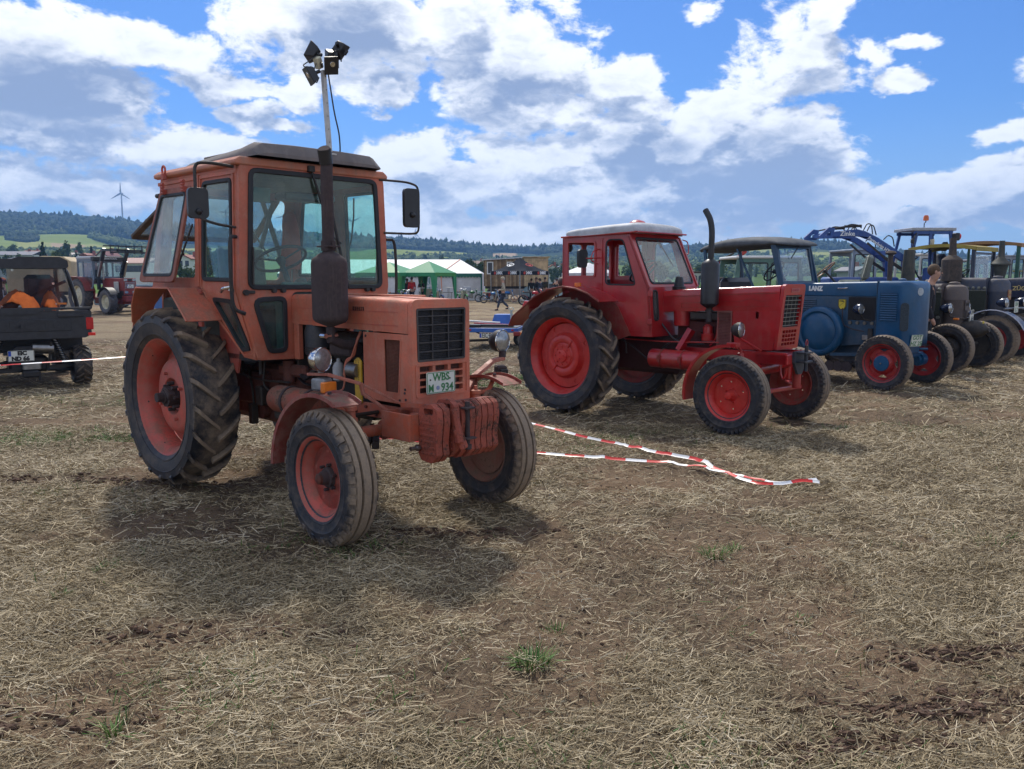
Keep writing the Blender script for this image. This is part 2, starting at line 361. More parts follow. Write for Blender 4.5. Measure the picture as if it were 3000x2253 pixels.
def rubber(name, R, mud=.6, mudcol=(.31, .235, .165), col=(.020, .022, .029), band=.16):
    if name in MC: return MC[name]
    m, g, b = mat_base(name); tc = g.n('ShaderNodeTexCoord'); P = tc.outputs['Object']; sp = g.n('ShaderNodeSeparateXYZ'); g.lk(P, sp.inputs[0])
    rad = g.m('SQRT', g.m('ADD', g.m('MULTIPLY', sp.outputs[0], sp.outputs[0]), g.m('MULTIPLY', sp.outputs[2], sp.outputs[2])))
    n1 = g.noise(P, 9/R*.5, 6, .7); n2 = g.noise(P, 60, 3, .6)
    mk = g.m('ADD', g.m('MULTIPLY', g.m('SUBTRACT', rad, R*(1-band)), 1/(R*band)), g.m('MULTIPLY_ADD', n1, 2.2, -1.25))
    mk = g.m('MULTIPLY', g.ss(mk, 0, .9), mud); mk2 = g.m('MULTIPLY', g.ss(n1, .42, .75), .28)
    mk = g.m('MAXIMUM', mk, mk2)
    c = g.mix(n2, tuple(x*.8 for x in col), tuple(x*1.5 for x in col)); mc = g.mix(n2, tuple(x*.7 for x in mudcol), tuple(x*1.25 for x in mudcol))
    g.lk(g.mix(mk, c, mc), b.inputs['Base Color']); g.lk(g.m('MULTIPLY_ADD', mk, .4, .52), b.inputs['Roughness']); b.inputs['Specular IOR Level'].default_value = .4
    bp = g.n('ShaderNodeBump'); bp.inputs['Strength'].default_value = .5; bp.inputs['Distance'].default_value = .006
    g.lk(g.m('ADD', g.m('MULTIPLY', n2, .5), n1), bp.inputs['Height']); g.lk(bp.outputs[0], b.inputs['Normal'])
    MC[name] = m; return m

ORANGE = paint('faded_orange_paint', (.66, .175, .10), .45, .55, .42, .18, fadecol=(.70, .27, .18), spec=.45)
ORANGE_DUSTY = paint('dusty_orange_paint', (.54, .11, .05), .55, .5, .6, .22, fadecol=(.52, .19, .13), dirtcol=(.16, .10, .075))
ORANGE_TOP = paint('bleached_orange_paint', (.66, .24, .14), .5, .6, .35, .05, fadecol=(.55, .27, .2))
RIMRED = paint('dull_red_rim_paint', (.58, .10, .07), .45, .4, .55, .08, fadecol=(.55, .18, .15))
ROOFGREY = paint('grey_weathered_roof_plastic', (.19, .17, .165), .75, .5, .6, .05, bump=.5, dirtcol=(.2, .17, .15), fadecol=(.25, .22, .22))
BLACKMET = paint('black_worn_metal', (.018, .018, .021), .5, .2, .3, .1, bump=.1)
RUST = paint('dark_rusty_metal', (.058, .042, .045), .8, .5, .5, .3, bump=.6, dirtcol=(.075, .05, .042), fadecol=(.095, .078, .082), sc=3)
GREASE = paint('oily_black_engine_metal', (.02, .018, .017), .5, .2, .6, .2, bump=.5, dirtcol=(.06, .035, .022), sc=3)
GREASEO = paint('grimy_orange_metal', (.14, .035, .022), .6, .4, .8, .35, bump=.5, dirtcol=(.05, .035, .026), sc=3)
GASKET = plain('black_rubber_seal', (.022, .024, .028), .65, bumps=.2)
GLASS = glass('greenish_window_glass', (.76, .92, .89), .8, .11)
GLASSC = glass('clear_window_glass', (.86, .92, .93), .9, .06)
GLASSB = glass('blue_window_glass', (.66, .78, .90), .9, .07)
CHROME = plain('worn_chrome', (.6, .6, .6), .14, 1, .1)
STEEL = plain('bare_steel', (.3, .3, .3), .42, 1, .2)
LENS = plain('ribbed_lamp_glass', (.34, .36, .37), .15, .6, .25, sc=30, bumps=.3)
AMBER = plain('amber_plastic', (.75, .20, .02), .3, spec=.6)
REDLENS = plain('red_lamp_plastic', (.5, .015, .015), .25)
WHITE = plain('white_paint', (.72, .72, .70), .45, var=.05)
PLATEW = plain('plate_white', (.66, .68, .62), .4, var=.04)
PLATEG = plain('plate_green', (.045, .20, .07), .5)
PLATEK = plain('plate_black', (.015, .015, .018), .5)
PLATEB = plain('plate_blue', (.02, .07, .42), .4)
T1R = rubber('muddy_rear_tyre_rubber', .755, .85, band=.13); T1F = rubber('muddy_front_tyre_rubber', .46, .85, band=.22)
T2R = rubber('dark_rear_tyre_rubber', .755, .75, band=.11); T2F = rubber('dark_front_tyre_rubber', .46, .7, band=.10)
BLACKPL = plain('black_plastic', (.018, .019, .022), .38, var=.2)
SEATG = plain('grey_green_seat_cover', (.16, .18, .15), .6)
# ------------------------------------------------------------------ wheels (outer face towards -y)
def tyre(R, Wd, Rr, style='lug', n=40, lugs=21, lh=.036, flip=1, ang0=0):
    m = MB(); H = R-Rr; h = Wd/2
    def crown(y): a = abs(y)/h; return R-lh-(.10*H)*a**2.4-.0
    if style == 'lug':
        pr = [(-.62*h, Rr-.01), (-.82*h, Rr+.08*H), (-.90*h, Rr+.17*H), (-.935*h, Rr+.175*H), (-.945*h, Rr+.21*H), (-.925*h, Rr+.22*H), (-.97*h, Rr+.35*H), (-1.0*h, Rr+.52*H), (-1.012*h, Rr+.53*H), (-1.012*h, Rr+.55*H), (-1.0*h, Rr+.56*H), (-.96*h, Rr+.76*H), (-.88*h, crown(.88*h))]
        pr += [(y*h, crown(y*h)) for y in (-.6, -.3, 0, .3, .6)]
    else:
        pr = [(-.62*h, Rr-.01), (-.82*h, Rr+.08*H), (-.90*h, Rr+.17*H), (-.935*h, Rr+.175*H), (-.945*h, Rr+.21*H), (-.925*h, Rr+.22*H), (-.97*h, Rr+.35*H), (-1.0*h, Rr+.48*H), (-1.012*h, Rr+.49*H), (-1.012*h, Rr+.51*H), (-1.0*h, Rr+.52*H), (-.97*h, Rr+.70*H), (-.86*h, crown(.86*h)-.012)]
        if style == 'rib':
            for a, b in ((-.66, -.40), (-.24, .24), (.40, .66)):
                pr += [((a-.03)*h, crown(a*h)-.006), (a*h, crown(a*h)+lh), (b*h, crown(b*h)+lh), ((b+.03)*h, crown(b*h)-.006)]
        else:
            for a, b in ((-.70, -.36), (-.24, .24), (.36, .70)):
                pr += [((a-.02)*h, crown(a*h)+.004), (a*h, crown(a*h)+lh*.8), (b*h, crown(b*h)+lh*.8), ((b+.02)*h, crown(b*h)+.004)]
    k = [(-a, b) for a, b in pr[:(13 if style == 'lug' else 13)]][::-1]; pr = pr+k
    m.lathe(pr, (0, 0, 0), (0, 1, 0), n, up=(1, 0, 0), close=False)
    m.f = m.f[:-2]                              # no caps over the hub hole
    def P(y, r, a): return (r*cos(a), y, r*sin(a))
    if style == 'lug':
        for sd in (-1, 1):
            for i in range(lugs):
                a0 = 2*pi*(i+(.5 if sd > 0 else 0))/lugs+ang0; st = []
                for q, (yy, rb, rt, wd) in enumerate(((.02, crown(0)-.01, R, .040), (.28, crown(.28*h)-.01, R-.002, .042), (.55, crown(.55*h)-.01, R-.006, .048), (.80, crown(.8*h)-.02, R-.016, .056), (.955, Rr+.80*H, R-.045, .060), (1.035, Rr+.66*H, Rr+.74*H, .05))):
                    a = a0+flip*(Wd*.5/R)*(yy**1.15)*.95; w2 = wd/R/2; wt = w2*.72; y = sd*yy*h
                    if q == 5: wt = w2*.9
                    yb = y*.94 if q >= 4 else y
                    st.append([P(yb, rb, a-w2), P(y, rt, a-wt), P(y, rt, a+wt), P(yb, rb, a+w2)])
                vs = [p for s in st for p in s]; fs = []
                for q in range(len(st)-1):
                    b = q*4; fs += [(b, b+1, b+5, b+4), (b+1, b+2, b+6, b+5), (b+2, b+3, b+7, b+6)]
                fs += [(0, 1, 2, 3), (len(vs)-4, len(vs)-3, len(vs)-2, len(vs)-1)]
                m.add(vs, fs)
    else:
        nb = 40 if style == 'rib' else 46
        for sd in (-1, 1):
            for i in range(nb):
                a = 2*pi*i/nb+ang0; w = 2*pi/nb*.30; j = 1 if i % 2 else .93
                if style == 'rib': q = [(.74, crown(.74*h)+lh*.9), (.97*j, Rr+.80*H), (1.02*j, Rr+.64*H)]; ba = [(.72, crown(.7*h)-.02), (.86, Rr+.70*H), (.94, Rr+.56*H)]
                else: q = [(.72, crown(.72*h)+lh*.75), (1.0, Rr+.84*H), (1.015, Rr+.70*H)]; ba = [(.70, crown(.7*h)-.02), (.86, Rr+.72*H), (.94, Rr+.60*H)]
                st = [[P(sd*b[0]*h, b[1], a-w), P(sd*t[0]*h, t[1], a-w), P(sd*t[0]*h, t[1], a+w), P(sd*b[0]*h, b[1], a+w)] for b, t in zip(ba, q)]
                vs = [p for s in st for p in s]
                fs = [f for c in (0, 4) for f in ((c, c+1, c+5, c+4), (c+1, c+2, c+6, c+5), (c+2, c+3, c+7, c+6))]+[(0, 1, 2, 3), (8, 9, 10, 11)]
                m.add(vs, fs)
    return m
def boltring(m, y0, y1, rr, n, r, a0=0, k=6):
    for i in range(n):
        a = a0+2*pi*i/n; m.cyl((rr*cos(a), y0, rr*sin(a)), (rr*cos(a), y1, rr*sin(a)), r, k)
    return m
def discholes(prof, holes, hr, rr, n=48):       # disc (lathe) between radii with n round holes is made as flat plate
    pass
def wheel(parent, name, loc, R, Wd, Rr, style, rub, rimmat, right=True, steer=0, spec=None, lod=1, lugs=21, a0=0, lh=None):
    w = holder(name, parent, loc, (0 if right else pi)+steer)
    if lh is None: lh = .046 if style == 'lug' else .02
    tyre(R, Wd, Rr, style, 48 if lod else 24, lugs, lh, 1 if right else -1, a0).build('tyre', rub, w, ang=28)
    h = Wd/2*.70; r = Rr; ow = h                 # rim: flange r+.018 at y=-h
    pr = [(-h-.012, r+.008), (-h-.018, r+.022), (-h-.006, r+.026), (-h+.006, r+.010), (-h+.03, r-.006), (-h+.05, r-.030), (-h+.09, r-.042), (0, r-.047), (h-.05, r-.03), (h-.01, r+.01), (h+.01, r+.022),
          (h+.02, r+.01), (h-.04, r-.040), (0, r-.056), (-h+.085, r-.052), (-h+.045, r-.040), (-h+.02, r-.014), (-h, r)]
    m = MB().lathe(pr, n=56 if lod else 28, up=(1, 0, 0), close=True); m.build('rim', rimmat, w, ang=50)
    s = spec or {}; y0 = -h; kind = s.get('kind', 'dish')
    def plate_disc(r0, r1, yf, holes, th=.008, n=56, name='disc', mat=rimmat, flats=0):
        out = []
        for i in range(n):
            a = 2*pi*i/n; rr = r1
            if flats: rr = min(r1, r1*.955/max(.2, cos(((a+.3) % (2*pi/flats))-pi/flats)))
            out.append((rr*cos(a), rr*sin(a)))
        hs = [[(cx+hr*cos(2*pi*j/12), cz+hr*sin(2*pi*j/12)) for j in range(12)] for (cx, cz, hr) in holes]
        q = MB().plate(out, hs, XZ, yf, yf+th)
        return q.build(name, mat, w, ang=30)
    if kind == 't1rear':
        MB().lathe([(y0+.20, r-.05), (y0+.185, r-.09), (y0+.15, .335), (y0+.10, .31), (y0+.085, .27), (y0+.08, .16), (y0+.12, .135), (y0+.135, .135), (y0+.135, 0)], n=48, up=(1, 0, 0)).build('disc', rimmat, w, ang=50)
        hub = MB().cyl((0, y0+.16, 0), (0, y0+.02, 0), .085, 20).cyl((0, y0+.03, 0), (0, y0-.055, 0), .040, 16).cyl((0, y0+.03, 0), (0, y0+.0, 0), .058, 16); hub.ob((.05, y0+.04, .03), (.10, .07, .05), (0, .5, 0), .008).ob((-.04, y0+.04, -.03), (.09, .07, .05), (0, .5, 0), .008)
        hub.build('hub', RUST, w)
        boltring(MB(), y0+.10, y0+.045, .112, 8, .016).build('bolt', RUST, w); boltring(MB(), y0+.10, y0+.05, .205, 4, .013, .4).build('bolt', RIMRED, w)
        boltring(MB(), y0+.085, y0+.05, r-.035, 6, .012, .2).build('bolt', RUST, w)
    elif kind == 't1front':
        hs = [(.175*cos(a), .175*sin(a), .012) for a in (.4, 1.65, 2.9, 4.2, 5.5)]
        plate_disc(.05, r-.052, y0+.075, hs)
        MB().lathe([(y0+.075, r-.053), (y0+.11, r-.05), (y0+.12, r-.045)], n=40).build('disc_lip', rimmat, w)
        MB().lathe([(y0+.075, .075), (y0+.05, .066), (y0+.045, .052), (y0+.02, .046), (y0+.005, .040)], n=20).build('hub', RUST, w); MB().lathe([(y0+.012, .040), (y0-.012, .036), (y0-.022, .022), (y0-.024, 0)], n=18).build('hub_cap', GREASEO, w)
        boltring(MB(), y0+.08, y0+.045, .088, 6, .011, .3).build('bolt', RUST, w)
    elif kind == 't2rear':
        hs = [((r-.115)*cos(a), (r-.115)*sin(a), .033) for a in (.5, 2.07, 3.64, 5.21)]
        MB().lathe([(y0+.16, r-.05), (y0+.13, r-.07)], n=48, up=(1, 0, 0)).build('disc_lip', rimmat, w)
        plate_disc(0, r-.068, y0+.12, hs)
        MB().lathe([(y0+.12, .305), (y0+.10, .285), (y0+.055, .265), (y0+.045, .24), (y0+.045, .19), (y0+.06, .17), (y0+.05, .15), (y0+.04, .145), (y0+.04, .09), (y0+.02, .08), (y0+.015, .055), (y0+.015, 0)], n=48, up=(1, 0, 0)).build('hub', rimmat, w, ang=40)
        for a in (.9, .9+pi): MB().ob((.2*cos(a), y0+.042, .2*sin(a)), (.12, .022, .022), (0, -a, 0), .005).build('lug', rimmat, w)
        boltring(MB(), y0+.05, y0+.022, .115, 8, .011).build('bolt', rimmat, w); boltring(MB(), y0+.03, y0-.0, .05, 3, .012).build('bolt', rimmat, w)
    elif kind == 't2front':
        hs = [(.155*cos(a), .155*sin(a), .010) for a in (.35, 1.6, 2.5, 3.7, 4.9)]
        plate_disc(0, r-.04, y0+.075, hs, flats=5)
        MB().lathe([(y0+.076, .075), (y0+.06, .06), (y0+.045, .05), (y0+.02, .045), (y0+.0, .040), (y0-.005, 0)], n=20).build('hub', rimmat, w)
        boltring(MB(), y0+.08, y0+.055, .085, 5, .011).build('bolt', rimmat, w)
    elif kind == 'lanz':
        n = 60; out = []
        for i in range(n):
            a = 2*pi*i/n; out.append(((r-.045-.06*max(0, cos(4*a))**1.6)*cos(a), (r-.045-.06*max(0, cos(4*a))**1.6)*sin(a)))
        MB().plate(out, [], XZ, y0+.06, y0+.07).build('disc', rimmat, w)
        MB().lathe([(y0+.061, .185), (y0+.03, .165), (y0+.0, .14), (y0-.01, .12), (y0-.015, 0)], n=32).build('disc_bowl', rimmat, w)
        MB().lathe([(y0-.012, .125), (y0-.03, .118), (y0-.034, .10), (y0-.036, 0)], n=32).build('hub_cap', s['cap'], w)
        MB().cyl((0, y0-.034, 0), (0, y0-.045, 0), .012, 10).build('hub_bolt', STEEL, w)
    elif kind == 'farinside':
        MB().lathe([(0, r-.04), (0, .1), (.05, .09), (.05, 0)], n=32).build('disc', rimmat, w)
    else:
        MB().lathe([(y0+.10, r-.045), (y0+.07, r*.7), (y0+.03, r*.55), (y0+.03, r*.32), (y0, r*.28), (y0-.01, r*.12), (y0-.02, r*.1), (y0-.02, 0)], n=32).build('disc', rimmat, w)
        boltring(MB(), y0+.035, y0+.015, r*.42, 6, .012).build('bolt', STEEL, w)
    return w

def lamp(parent, name, loc, r, rz=0, shell=None, depth=1.0, tilt=0):   # round headlamp, glass facing +x
    h = holder(name, parent, loc, rot=(0, tilt, rz))
    MB().lathe([(r*.28, r*.97), (r*.2, r*1.06), (r*.05, r*1.05), (-r*.3*depth, r*1.0), (-r*.75*depth, r*.78), (-r*1.1*depth, r*.42), (-r*1.2*depth, 0)], axis=(1, 0, 0), n=28).build('lamp_shell', shell or BLACKMET, h, ang=40)
    MB().lathe([(r*.26, r*.96), (r*.31, r*1.01), (r*.24, r*1.07)], axis=(1, 0, 0), n=28).build('lamp_ring', CHROME, h)
    MB().lathe([(r*.27, r*.95), (r*.38, r*.7), (r*.44, r*.35), (r*.46, 0)], axis=(1, 0, 0), n=28).build('lamp_glass', LENS, h)
    return h
def steering(parent, loc, r, tilt, mat, name='steering_wheel', spokes=3, rz=0):
    h = holder(name, parent, loc, rot=(0, tilt, rz)); m = MB(); m.tube([(r*cos(2*pi*i/28), r*sin(2*pi*i/28), 0) for i in range(28)], .014, 8, closed=True)
    m.build('wheel_ring', mat, h)
    m = MB()
    for i in range(spokes): a = 2*pi*i/spokes+.5; m.tube([(0, 0, -.02), (r*cos(a), r*sin(a), 0)], .008, 6)
    m.lathe([(-.05, .03), (.0, .045), (.015, .03), (.02, 0)], axis=(0, 0, 1), n=14); m.build('spoke', BLACKPL, h)
    MB().tube([(0, 0, -.03), (0, 0, -.55)], .022, 8).build('column', BLACKPL, h); return h
def plate_sign(parent, loc, rot, w, h, rows, col, border=None, name='number_plate', blue=False, ts=.5, bold=.0015):
    """number plate in its own x-y plane, face towards +z"""
    p = holder(name, parent, loc, rot=rot)
    MB().plate(rpoly([(-w/2, -h/2), (w/2, -h/2), (w/2, h/2), (-w/2, h/2)], .012), [], XY, 0, .004).build('plate_board', PLATEW, p)
    if border: o = rpoly([(-w/2, -h/2), (w/2, -h/2), (w/2, h/2), (-w/2, h/2)], .012); MB().ring(inset(o, .004), inset(o, .008), XY, .0045, .006).build('plate_border', border, p)
    if blue: MB().box(-w/2+.004, -w/2+blue, -h/2*(.0 if len(rows) > 1 else .9), h/2*.93, .004, .006).build('plate_band', PLATEB, p)
    n = len(rows)
    for i, row in enumerate(rows):
        s = row[0]; dx = row[1] if len(row) > 1 else 0; wd = row[2] if len(row) > 2 else None
        text(s, h/n*1.12*ts*2*.88, col, p, (dx, h/2-h/n*(i+.5)-.002, .006), (0, 0, 0), bold=bold, ext=.001, width=wd)
    return p
def copyparts(src, parent): return copytree(src, parent)
# ------------------------------------------------------------------ ground
def lattice(seed, n=256): return np.random.default_rng(seed).random((n, n))
LATT = [lattice(100+i) for i in range(8)]
def vnoise(x, y, s, k=0):
    T = LATT[k % 8]; X = np.asarray(x)/s+37.3*k; Y = np.asarray(y)/s+11.7*k; i = np.floor(X).astype(int); j = np.floor(Y).astype(int); fx = X-i; fy = Y-j
    fx = fx*fx*(3-2*fx); fy = fy*fy*(3-2*fy); a = T[i & 255, j & 255]; b = T[(i+1) & 255, j & 255]; c = T[i & 255, (j+1) & 255]; d = T[(i+1) & 255, (j+1) & 255]
    return (a*(1-fx)+b*fx)*(1-fy)+(c*(1-fx)+d*fx)*fy
def rut(x, y):                                   # wheel ruts running across the field
    r = 0
    for (c, m, w) in ((10.3, .10, .22), (12.1, .12, .2), (17.5, .02, .3), (22, .03, .35), (29, -.02, .4), (36, 0, .5)):
        d = (y-(c+m*x)+.5*np.sin(x*.35))/w; r = r+np.exp(-d*d)
    return r
def cover(x, y):                                 # 0 = bare soil, 1 = thick straw
    a = vnoise(x, y*1.0, 1.9, 1)*.45+vnoise(x, y, .62, 2)*.33+vnoise(x, y, .23, 3)*.22
    c = (a-.31)*4.0-.55*rut(x, y)*vnoise(x, y, 1.3, 5)*1.6
    for (px, py, rx, ry, kk) in ((-1.9, 4.0, 1.3, .22, .7), (-3.0, 5.6, 1.3, .22, .9), (.6, 4.75, .9, .2, .6), (-2.2, 3.2, .9, .2, .7), (1.75, 3.3, .5, .14, 1.1), (1.3, 3.0, .35, .12, 1.0), (2.1, 3.8, .5, .10, .9), (-3.9, 7.2, 1.3, .2, 1.1), (-.5, 5.7, .7, .14, .8), (1.2, 4.3, .6, .12, .4)):
        d = ((x-px)/rx)**2+((y-py)/ry)**2; c = c-kk*np.exp(-d)
    return np.clip(c, 0, 1)
def hgt(x, y):
    fade = np.clip(1.3-np.asarray(y)/60, .15, 1)
    h = (vnoise(x, y, .9, 4)-.5)*.03+(vnoise(x, y, .31, 5)-.5)*.02+(vnoise(x, y, .12, 6)-.5)*.012
    bare = 1-cover(x, y); h = h+bare*((vnoise(x, y, .11, 7)-.5)*.045+(vnoise(x, y, .05, 0)-.5)*.022)-bare*.006-.02*np.clip(rut(x, y), 0, 1)
    return h*fade-.004
def axis_pts(segs):
    out = [segs[0][0]]
    for a, b, d0, d1 in segs:
        x = a; n = 0
        while x < b-1e-6:
            t = (x-a)/(b-a); x += d0+(d1-d0)*t; out.append(min(x, b))
    return np.unique(np.round(out, 4))
xs = axis_pts([(-9000, -60, 900, 8), (-60, -9, 8, .25), (-9, -5, .25, .045), (-5, 6, .04, .04), (6, 12, .045, .25), (12, 70, .25, 8), (70, 9000, 8, 900)])
ys = axis_pts([(-60, 1.6, 6, .3), (1.6, 8, .032, .045), (8, 18, .05, .16), (18, 60, .16, 1), (60, 150, 1.2, 6), (150, 9000, 8, 700)])
XX, YY = np.meshgrid(xs, ys); ZZ = np.where((YY < 140) & (np.abs(XX) < 90), hgt(XX, YY), -.02)
def gridmesh(name, X, Y, Z, mat, attr=None, smooth=True):
    ny, nx = X.shape; co = np.stack([X, Y, Z], -1).reshape(-1, 3).astype(np.float32)
    i = np.arange(nx-1)[None, :]+nx*np.arange(ny-1)[:, None]; F = np.stack([i, i+1, i+1+nx, i+nx], -1).reshape(-1, 4)
    me = rawmesh(name, co, F, mat)
    if attr is not None:
        a = me.attributes.new('cover', 'FLOAT', 'POINT'); a.data.foreach_set('value', attr.reshape(-1).astype(np.float32))
    if smooth: me.shade_smooth()
    o = bpy.data.objects.new(name, me); COL.objects.link(o); return o
def rawmesh(name, co, F, mat):
    me = bpy.data.meshes.new(name); k = F.shape[1]; me.vertices.add(len(co)); me.vertices.foreach_set('co', np.asarray(co, np.float32).reshape(-1))
    me.loops.add(F.size); me.loops.foreach_set('vertex_index', F.reshape(-1).astype(np.int32)); me.polygons.add(len(F))
    me.polygons.foreach_set('loop_start', (np.arange(len(F))*k).astype(np.int32)); me.polygons.foreach_set('loop_total', np.full(len(F), k, np.int32))
    me.update(calc_edges=True); me.materials.append(mat); return me
def mat_field():
    m, g, b = mat_base('stubble_field'); tc = g.n('ShaderNodeTexCoord'); P = tc.outputs['Object']
    at_ = g.n('ShaderNodeAttribute', _attribute_name='cover'); cv = at_.outputs['Fac']
    sp = g.n('ShaderNodeSeparateXYZ'); g.lk(P, sp.inputs[0])
    cl = g.noise(P, 26, 6, .65); fi = g.noise(P, 140, 3, .7); bg = g.noise(P, .8, 3, .5)
    soil = g.mix(g.ss(cl, .3, .7), (.060, .042, .028), (.19, .138, .09)); soil = g.mix(g.ss(bg, .35, .65), soil, g.mix(fi, (.12, .080, .051), (.26, .18, .115)))
    # short broken straw lying in every direction, drawn as stretched grain
    def grain(ang, sc):
        mp = g.n('ShaderNodeMapping'); mp.inputs['Rotation'].default_value = (0, 0, ang); mp.inputs['Scale'].default_value = (1, 7, 1); g.lk(P, mp.inputs[0]); return g.noise(mp.outputs[0], sc, 2, .6)
    gr = g.m('MAXIMUM', g.m('MAXIMUM', grain(.4, 24), grain(1.5, 24)), g.m('MAXIMUM', grain(-.5, 28), grain(2.4, 20)))
    st = g.mix(g.ss(gr, .52, .78), (.13, .10, .062), (.48, .40, .27)); far = g.ss(sp.outputs[1], 9, 45)
    big = g.noise(P, .16, 4, .6); fcol = g.mix(g.ss(big, .3, .7), (.29, .225, .135), (.42, .34, .215)); mid = g.noise(P, 3.0, 5, .7); fcol = g.mix(g.ss(mid, .35, .7), g.v('MULTIPLY', fcol, (.62, .58, .55)), fcol)
    st = g.mix(g.m('MULTIPLY', far, .75), st, fcol)
    green = g.ss(g.noise(P, 1.1, 5, .65), .60, .72); st = g.mix(g.m('MULTIPLY', green, .45), st, (.065, .105, .03))
    k = g.m('MULTIPLY', g.ss(g.m('ADD', cv, g.m('MULTIPLY_ADD', fi, .9, -.45)), .15, .8), g.m('MULTIPLY_ADD', far, .25, .62))
    g.lk(g.mix(k, soil, st), b.inputs['Base Color']); b.inputs['Roughness'].default_value = .95; b.inputs['Specular IOR Level'].default_value = .15
    bp = g.n('ShaderNodeBump'); bp.inputs['Strength'].default_value = .9; bp.inputs['Distance'].default_value = .02
    g.lk(g.m('ADD', g.m('MULTIPLY', gr, .6), g.m('ADD', cl, g.m('MULTIPLY', fi, .35))), bp.inputs['Height']); g.lk(bp.outputs[0], b.inputs['Normal'])
    return m
FIELD = mat_field()
fo = gridmesh('ground', XX, YY, ZZ, FIELD, cover(XX, YY)); tag(fo, kind='structure')
# straw
def strawmat(name, cols, tr=.0):
    m, g, b = mat_base(name); a = g.n('ShaderNodeAttribute', _attribute_name='tone'); r = g.n('ShaderNodeValToRGB'); g.lk(a.outputs['Fac'], r.inputs[0])
    cr = r.color_ramp
    while len(cr.elements) < len(cols): cr.elements.new(.5)
    for i, c in enumerate(cols): cr.elements[i].position = i/(len(cols)-1); cr.elements[i].color = (*c, 1)
    g.lk(r.outputs[0], b.inputs['Base Color']); b.inputs['Roughness'].default_value = .6; b.inputs['Specular IOR Level'].default_value = .3
    return m
def straws(name, n, xr, yr, lmin, lmax, wmin, wmax, mat, label, cat, dens=None, lift=.006, tilt=.25, wedge=.80, tone=None, curve=.0, short=True):
    R = np.random.default_rng(abs(hash(name)) % 1000 if False else len(name)*7+int(yr[0]*10))
    x = R.uniform(*xr, n); u = R.random(n); y = yr[0]+(yr[1]-yr[0])*u
    k = np.abs(x) < wedge*y+1.2; x, y = x[k], y[k]
    c = dens(x, y) if dens else cover(x, y); k = R.random(len(x)) < c; x, y = x[k], y[k]; n = len(x)
    th = R.uniform(0, 2*pi, n); th = np.where(R.random(n) < .45, R.normal(.25, .45, n)+pi*(R.random(n) < .5), th)
    L = lmin+(lmax-lmin)*R.random(n)**2.2; w = R.uniform(wmin, wmax, n); tl = np.abs(R.normal(0, tilt, n)); tl = np.minimum(tl, 1.2)
    dx, dy = np.cos(th)*np.cos(tl), np.sin(th)*np.cos(tl); dz = np.sin(tl); px_, py_ = -np.sin(th), np.cos(th); roll = R.uniform(-.9, .9, n)
    z0 = hgt(x, y)+R.uniform(.0, lift, n); ax, ay = x-dx*L/2, y-dy*L/2; bx, by = x+dx*L/2, y+dy*L/2
    za = np.where(tl > .5, z0-.003, hgt(ax, ay)+R.uniform(.001, lift*1.5, n)); zb = np.where(tl > .5, z0+dz*L, hgt(bx, by)+R.uniform(.001, lift*2.5, n)+dz*L*.5)
    mx, my, mz = (ax+bx)/2, (ay+by)/2, np.maximum((za+zb)/2, hgt((ax+bx)/2, (ay+by)/2)+.003)+curve*L*R.random(n)
    wx, wy, wz = px_*w/2*np.cos(roll), py_*w/2*np.cos(roll), np.sin(roll)*w/2
    V = np.stack([np.stack([ax-wx, ay-wy, za-wz], -1), np.stack([ax+wx, ay+wy, za+wz], -1), np.stack([mx-wx, my-wy, mz-wz], -1), np.stack([mx+wx, my+wy, mz+wz], -1), np.stack([bx-wx*.7, by-wy*.7, zb-wz], -1), np.stack([bx+wx*.7, by+wy*.7, zb+wz], -1)], 1).reshape(-1, 3)
    if short: V = V.reshape(-1, 6, 3)[:, [0, 1, 4, 5]].reshape(-1, 3); nv = 4; F = (np.arange(n)[:, None]*4+np.array([[0, 1, 3, 2]])).reshape(-1, 4)
    else: nv = 6; b = np.arange(n)[:, None]*6; F = np.concatenate([b+np.array([[0, 1, 3, 2]]), b+np.array([[2, 3, 5, 4]])], 1).reshape(-1, 4)
    me = rawmesh(name, V, F, mat); a = me.attributes.new('tone', 'FLOAT', 'POINT'); t = R.random(n) if tone is None else np.clip(R.normal(tone, .2, n), 0, 1); a.data.foreach_set('value', np.repeat(np.clip(t*.8+.35*vnoise(x, y, .35, 6)-.08, 0, 1), nv).astype(np.float32))
    o = bpy.data.objects.new(name, me); COL.objects.link(o); tag(o, label, cat, kind='stuff'); return o
STRAW = strawmat('dry_straw', [(.105, .075, .040), (.22, .17, .095), (.35, .275, .16), (.47, .38, .235), (.63, .54, .385)])
dn = lambda x, y: .13+.87*cover(x, y)
straws('straw', 330000, (-5.5, 6.2), (2.1, 5.2), .012, .105, .0022, .005, STRAW, 'dry broken straw lying thickly over the brown soil nearest the camera', 'straw', dn, .012, .20)
straws('straw', 330000, (-9, 9.5), (5.2, 10), .02, .13, .003, .0065, STRAW, 'dry straw covering the field around the parked tractors', 'straw', dn, .012, .22)
straws('straw', 200000, (-20, 20), (10, 24), .04, .22, .005, .012, STRAW, 'thinning straw over the middle of the stubble field', 'straw', dn, .015, .22)
straws('chaff', 130000, (-5.5, 6.2), (2.1, 5.5), .006, .03, .002, .005, STRAW, 'small pale chaff scattered between the straws', 'chaff', lambda x, y: .6+.4*cover(x, y), .008, .3)
GRASSM = strawmat('green_grass', [(.04, .09, .018), (.075, .16, .03), (.13, .22, .05)])
